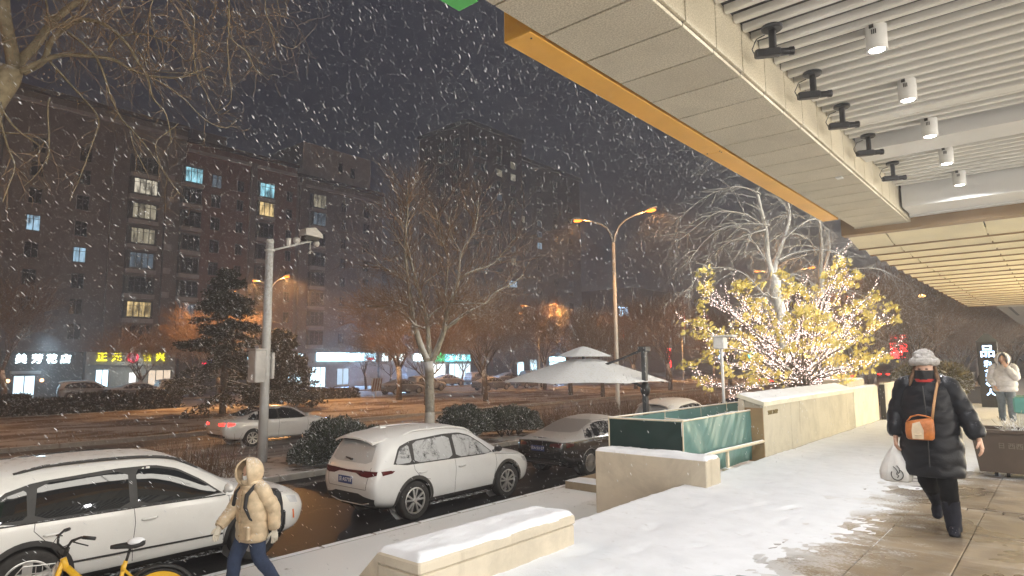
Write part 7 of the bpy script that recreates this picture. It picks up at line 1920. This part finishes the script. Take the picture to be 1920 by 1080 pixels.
for k in range(6):
    for (a, b) in ((.52 + k * .056, -.15), (.52 + k * .056, .15)): mb.tube([BP(a, .60, b * .9), BP(a, .82, b)], .004, 4)
mb.build('basket', m_rim, bi, local=True)
MB().box(-.14, .14, -.003, .003, -.10, .10).xf(Matrix.Translation(BP(.50, .74)) @ Matrix(((sdv.x, hdg.x, 0, 0), (sdv.y, hdg.y, 0, 0), (0, 0, 1, 0), (0, 0, 0, 1)))).build('basket_back', M('basket_back_pale', (.55, .5, .45), .6), bi, local=True)

# brown planter with dry grass
m_pl_b = M('dark_brown_planter', (0.085, 0.060, 0.042), .5, var=.12, vscale=3, dirt=.2)
p = thing('planter_box', 'dark brown wheeled planter box with dry snowy grass on the terrace', 'planter', (-.35, 11.2, 0.0))
MB().prism([(-1.09, .60), (.45, .60), (.36, .075), (-1.02, .075)], 11.02, 11.62, 'y').build('box', m_pl_b, p)
for (a, b, c_, d_) in ((-1.12, .48, 10.99, 11.05), (-1.12, .48, 11.59, 11.65)): MB().box(a, b, c_, d_, .595, .645, .006).build('rim', m_pl_b, p)
for (a, b) in ((-1.12, -1.06), (.42, .48)): MB().box(a, b, 11.051, 11.589, .595, .643, .006).build('rim', m_pl_b, p)
for x in (-.85, -.72, .2): MB().lathe([(.035, -.02), (.037, 0), (.035, .02)], 12, (x, 11.2, .038), 'x').build('caster', m_blk, p)
letters('planter_letters', '日 西西', .085, M('worn_letters', (.20, .17, .13), .6), (-.66, 11.013, .43), (R(90), 0, 0), p, .003)
MB().box(-1.06, .42, 11.05, 11.59, .55, .60).build('soil', m_earth, p)
_rs = random.Random(44); mb = MB()
for k in range(420):
    x = _rs.uniform(-.75, .42); y = _rs.uniform(11.06, 11.58); H_ = _rs.uniform(.08, .45) * (.35 + .65 * min(1, (x + .95) / .8))
    twig(mb, _rs, (x, y, .59), (_rs.gauss(0, .6), _rs.gauss(0, .5), 1), .0035, H_, 4, .1, -.2, .4, 3)
stuff(mb.build('dry_grass', M('frosted_straw', (.55, .50, .38), .8, snow=.5, snow_lo=-.3, snow_hi=.5), p, fix=False))

# things at the far end of the terrace
t = thing('sign_pillar', 'dark sign pillar with a column of glowing blue white characters beyond the terrace', 'sign', (-1.92, 26.0, 0))
MB().box(-.27, .27, -.12, .12, 0, 2.15, .01).build('pillar', m_blk, t, local=True)
MB().prism([(-.30, 2.15), (.30, 2.15), (.05, 2.42), (-.05, 2.42)], -.13, .13, 'y').build('pillar_top', m_grm, t, local=True)
e_blue = E('blue_white_letters', (.45, .68, 1.0), 5.0)
letters('sign_letter', '品', .42, e_blue, (0, -.125, 1.82), (R(90), 0, 0), t, .01, .006, world=False)
for k, ch in enumerate('和茶事人'): letters('sign_letter', ch, .24, e_blue, (0, -.125, 1.42 - k * .30), (R(90), 0, 0), t, .01, .004, world=False)
for i, (x, y, w, lb) in enumerate(((-3.05, 26.2, .62, 'white ribbed planter next to the wooden board'), (-4.1, 26.6, .7, 'white planter behind the barrier panel'))):
    t = thing('tub_planter', lb, 'planter', (x, y, 0), 0, 'white tub planters')
    for k in range(3): MB().lathe([(.30 + .012 * k, k * .22), (.335 + .012 * k, k * .22 + .03), (.335 + .012 * k, k * .22 + .19), (.30 + .012 * k, k * .22 + .215)], 24).build('ring', m_wall3, t, local=True, smooth=True)
    _rs = random.Random(60 + i); lobes = [((0, 0, .9), (w, .55, .55))]
    def fn(r, lobes=lobes):
        c_, ra = lobes[0]; d = Vector((r.gauss(0, 1), r.gauss(0, 1), r.gauss(0, 1))).normalized() * r.uniform(.6, 1); return Vector((c_[0] + d.x * ra[0], c_[1] + d.y * ra[1], c_[2] + d.z * ra[2])), d
    stuff(spray_cloud(_rs, 1500, fn, .13).build('foliage', M('olive_clipped_shrub', (.16, .13, .05), .8, var=.4, snow=.4, snow_lo=-.2, snow_hi=.6), t, local=True, fix=False))
t = thing('folding_board', 'wooden folding board with a white curved patch leaning by the tub planter', 'board', (-2.95, 23.6, 0))
m_wood = M('plain_wood', (.38, .27, .13), .6, var=.2, vscale=8)
MB().prism([(-.28, 0), (.22, 0), (.12, .92), (-.26, .92)], -.02, .02, 'y').build('front_leaf', m_wood, t, local=True)
MB().prism([(.23, 0), (.34, 0), (.16, .92), (.125, .92)], .05, .09, 'y').build('rear_leaf', m_wood, t, local=True)
MB().prism([(-.27, .02), (.215, .02), (.17, .45), (.05, .50), (-.12, .38), (-.27, .36)], -.026, -.021, 'y').build('white_patch', m_wall3, t, local=True)
t = thing('cream_panel', 'cream framed barrier panel behind the shoulder of the person in black', 'barrier', (-3.0, 21.2, 0))
MB().box(-.35, .35, -.03, .03, 0, .98, .01).build('panel', m_wall3, t, local=True); MB().box(-.30, .30, -.036, -.031, .72, .90).build('slot', M('slot_shadow', (.25, .24, .2), .7), t, local=True)
t = thing('market_stall', 'low dark stall with covered boxes beside the lit sign pillar', 'stall', (-2.3, 28.2, 0))
MB().box(-.75, .65, -.4, .4, 0, .62, .02).build('counter', M('stall_slate', (.06, .06, .075), .6), t, local=True)
MB().box(-.72, -.25, -.3, .3, .622, 1.15, .02).build('crate', M('stall_grey', (.10, .10, .11), .6), t, local=True)
mb = MB(); mb.ball((.05, 0, .85), .26, 10, 7, (.8, .8, 1)); mb.build('wrapped_bundle', m_trim, t, local=True, smooth=True)
MB().box(.25, .50, -.405, -.401, .25, .5).build('blue_poster', M('blue_poster', (.12, .22, .5), .5), t, local=True)
t = thing('crate_stack', 'teal lidded white crate stack at the right edge of the far terrace', 'crate', (-.35, 15.5, 0))
MB().box(-.42, .5, -.4, .4, .01, .30, .02).build('crate', m_wall3, t, local=True); MB().box(-.42, .5, -.4, .4, .305, .60, .02).build('crate', m_wall3, t, local=True)
MB().box(-.46, .54, -.44, .44, .605, .90, .03).build('lid', M('teal_lid', (.10, .30, .26), .5), t, local=True)
snow_slab('lid_snow', -.44, .52, -.42, .42, .90, .03, t, 12, 12, .0, 4.4).location = (.35, -15.5, 0) if False else (0, 0, 0)
# signals at the crossing
def gantry(label, loc, parts, name='traffic_signal', cat='traffic light'):
    t = thing(name, label, cat, loc); MB().cyl((0, 0, 0), (0, 0, 5.4), .07, .05, 8).build('pole', m_pole, t, local=True)
    return t
e_sig = E('red_signal', (1, .02, .02), 8.0)
t = gantry('red traffic signal shining among the far bare trees', (-13.6, 68, GZ), None)
MB().box(-.25, .25, -.12, .12, 5.0, 6.0, .03).build('housing', m_blk, t, local=True); mb = MB(); mb.lathe([(.0001, -.13), (.26, -.125)], 16, (0, 0, 5.6), 'y'); mb.build('red_lamp', e_sig, t, local=True)
t = gantry('red dot matrix board of characters beyond the terrace end', (-11.2, 66, GZ), None, 'message_board', 'sign')
MB().box(-.85, .85, -.1, .1, 3.0, 5.3, .02).build('board', m_blk, t, local=True)
for k, s_ in enumerate(('雪天', '路滑', '慢行')): letters('board_letters', s_, .72, E('red_matrix', (1, .03, .03), 5.0), (0, -.11, 4.85 - k * .72), (R(90), 0, 0), t, .01, .02, world=False)
t = gantry('teal road direction sign beyond the red message board', (-11.8, 74, GZ), None, 'road_sign', 'sign')
MB().box(-1.1, 1.1, -.05, .05, 5.0, 6.6, .02).build('panel', E('teal_signal', (.05, .55, .50), 1.6), t, local=True)
t = gantry('green traffic signal glimpsed through the yellow leaved tree', (-29.5, 80, GZ), None)
MB().box(-.25, .25, -.12, .12, 3.2, 4.2, .03).build('housing', m_blk, t, local=True); mb = MB(); mb.lathe([(.0001, -.13), (.42, -.125)], 16, (0, 0, 3.7), 'y'); mb.build('green_lamp', E('green_signal', (.03, .9, .6), 5), t, local=True)
# thin white post with a lamp head by the planter
t = thing('post_lamp', 'slim white post with a small shaded head in front of the yellow leaved tree', 'post', (-5.5, 13.2, .3))
MB().cyl((0, 0, -.1), (0, 0, 1.62), .035, .03, 10).build('post', m_white, t, local=True)
MB().box(-.14, .10, -.10, .10, 1.55, 1.80, .02).build('head', m_white, t, local=True); MB().box(-.18, .3, -.12, .12, 1.80, 1.84, .01).build('hood', m_white, t, local=True)
# ------------------------------------------------------------------ falling snow and the air itself
def falling_snow():
    rs = random.Random(21)
    D0 = Vector((-0.17, 0.74, -0.70)).normalized()
    vs = []; fs = []
    def flake(p, r, L):
        d = (D0 + Vector((rs.gauss(0, .03), rs.gauss(0, .03), rs.gauss(0, .03)))).normalized()
        a = d.orthogonal().normalized(); b = d.cross(a); o = len(vs)
        vs.append(p - d * L)
        for k in range(3):
            t_ = k * math.pi / 1.5 + 0.4
            vs.append(p + (a * math.cos(t_) + b * math.sin(t_)) * r * rs.uniform(0.7, 1.2))
        vs.append(p + d * L)
        for k in range(3):
            l = (k + 1) % 3
            fs.append((o, o + 1 + l, o + 1 + k)); fs.append((o + 4, o + 1 + k, o + 1 + l))
    n = 0
    while n < 165000:
        x = -3.25 - 40 * rs.random() ** 1.5; y = rs.uniform(-1, 48); z = rs.uniform(-1.3, 15)
        if x > -3.3 and z < 4.2: continue
        d2 = x * x + y * y + (z - 1.6) ** 2
        if d2 < 64: continue
        r = rs.uniform(0.0026, 0.0050); flake(Vector((x, y, z)), r, r * rs.uniform(6.0, 9.0)); n += 1
    me = bpy.data.meshes.new('falling_snow'); me.from_pydata(vs, [], fs)
    me.materials.append(M('snowflake', (0.72, 0.73, 0.76), 0.8, var=0))
    o = bpy.data.objects.new('falling_snow', me); COL.objects.link(o); stuff(o)
falling_snow()
def haze():
    m = bpy.data.materials.new('snow_haze'); m.use_nodes = True; nt = m.node_tree; nt.nodes.clear()
    o = _n(nt, 'ShaderNodeOutputMaterial'); p = _n(nt, 'ShaderNodeVolumePrincipled')
    p.inputs['Color'].default_value = (0.92, 0.92, 0.95, 1); p.inputs['Density'].default_value = 0.0036
    p.inputs['Anisotropy'].default_value = 0.25
    nt.links.new(p.outputs[0], o.inputs['Volume'])
    ob = MB().box(-260, 40, -130, 420, GZ - 1.5, 75).build('haze', m); stuff(ob)
haze()
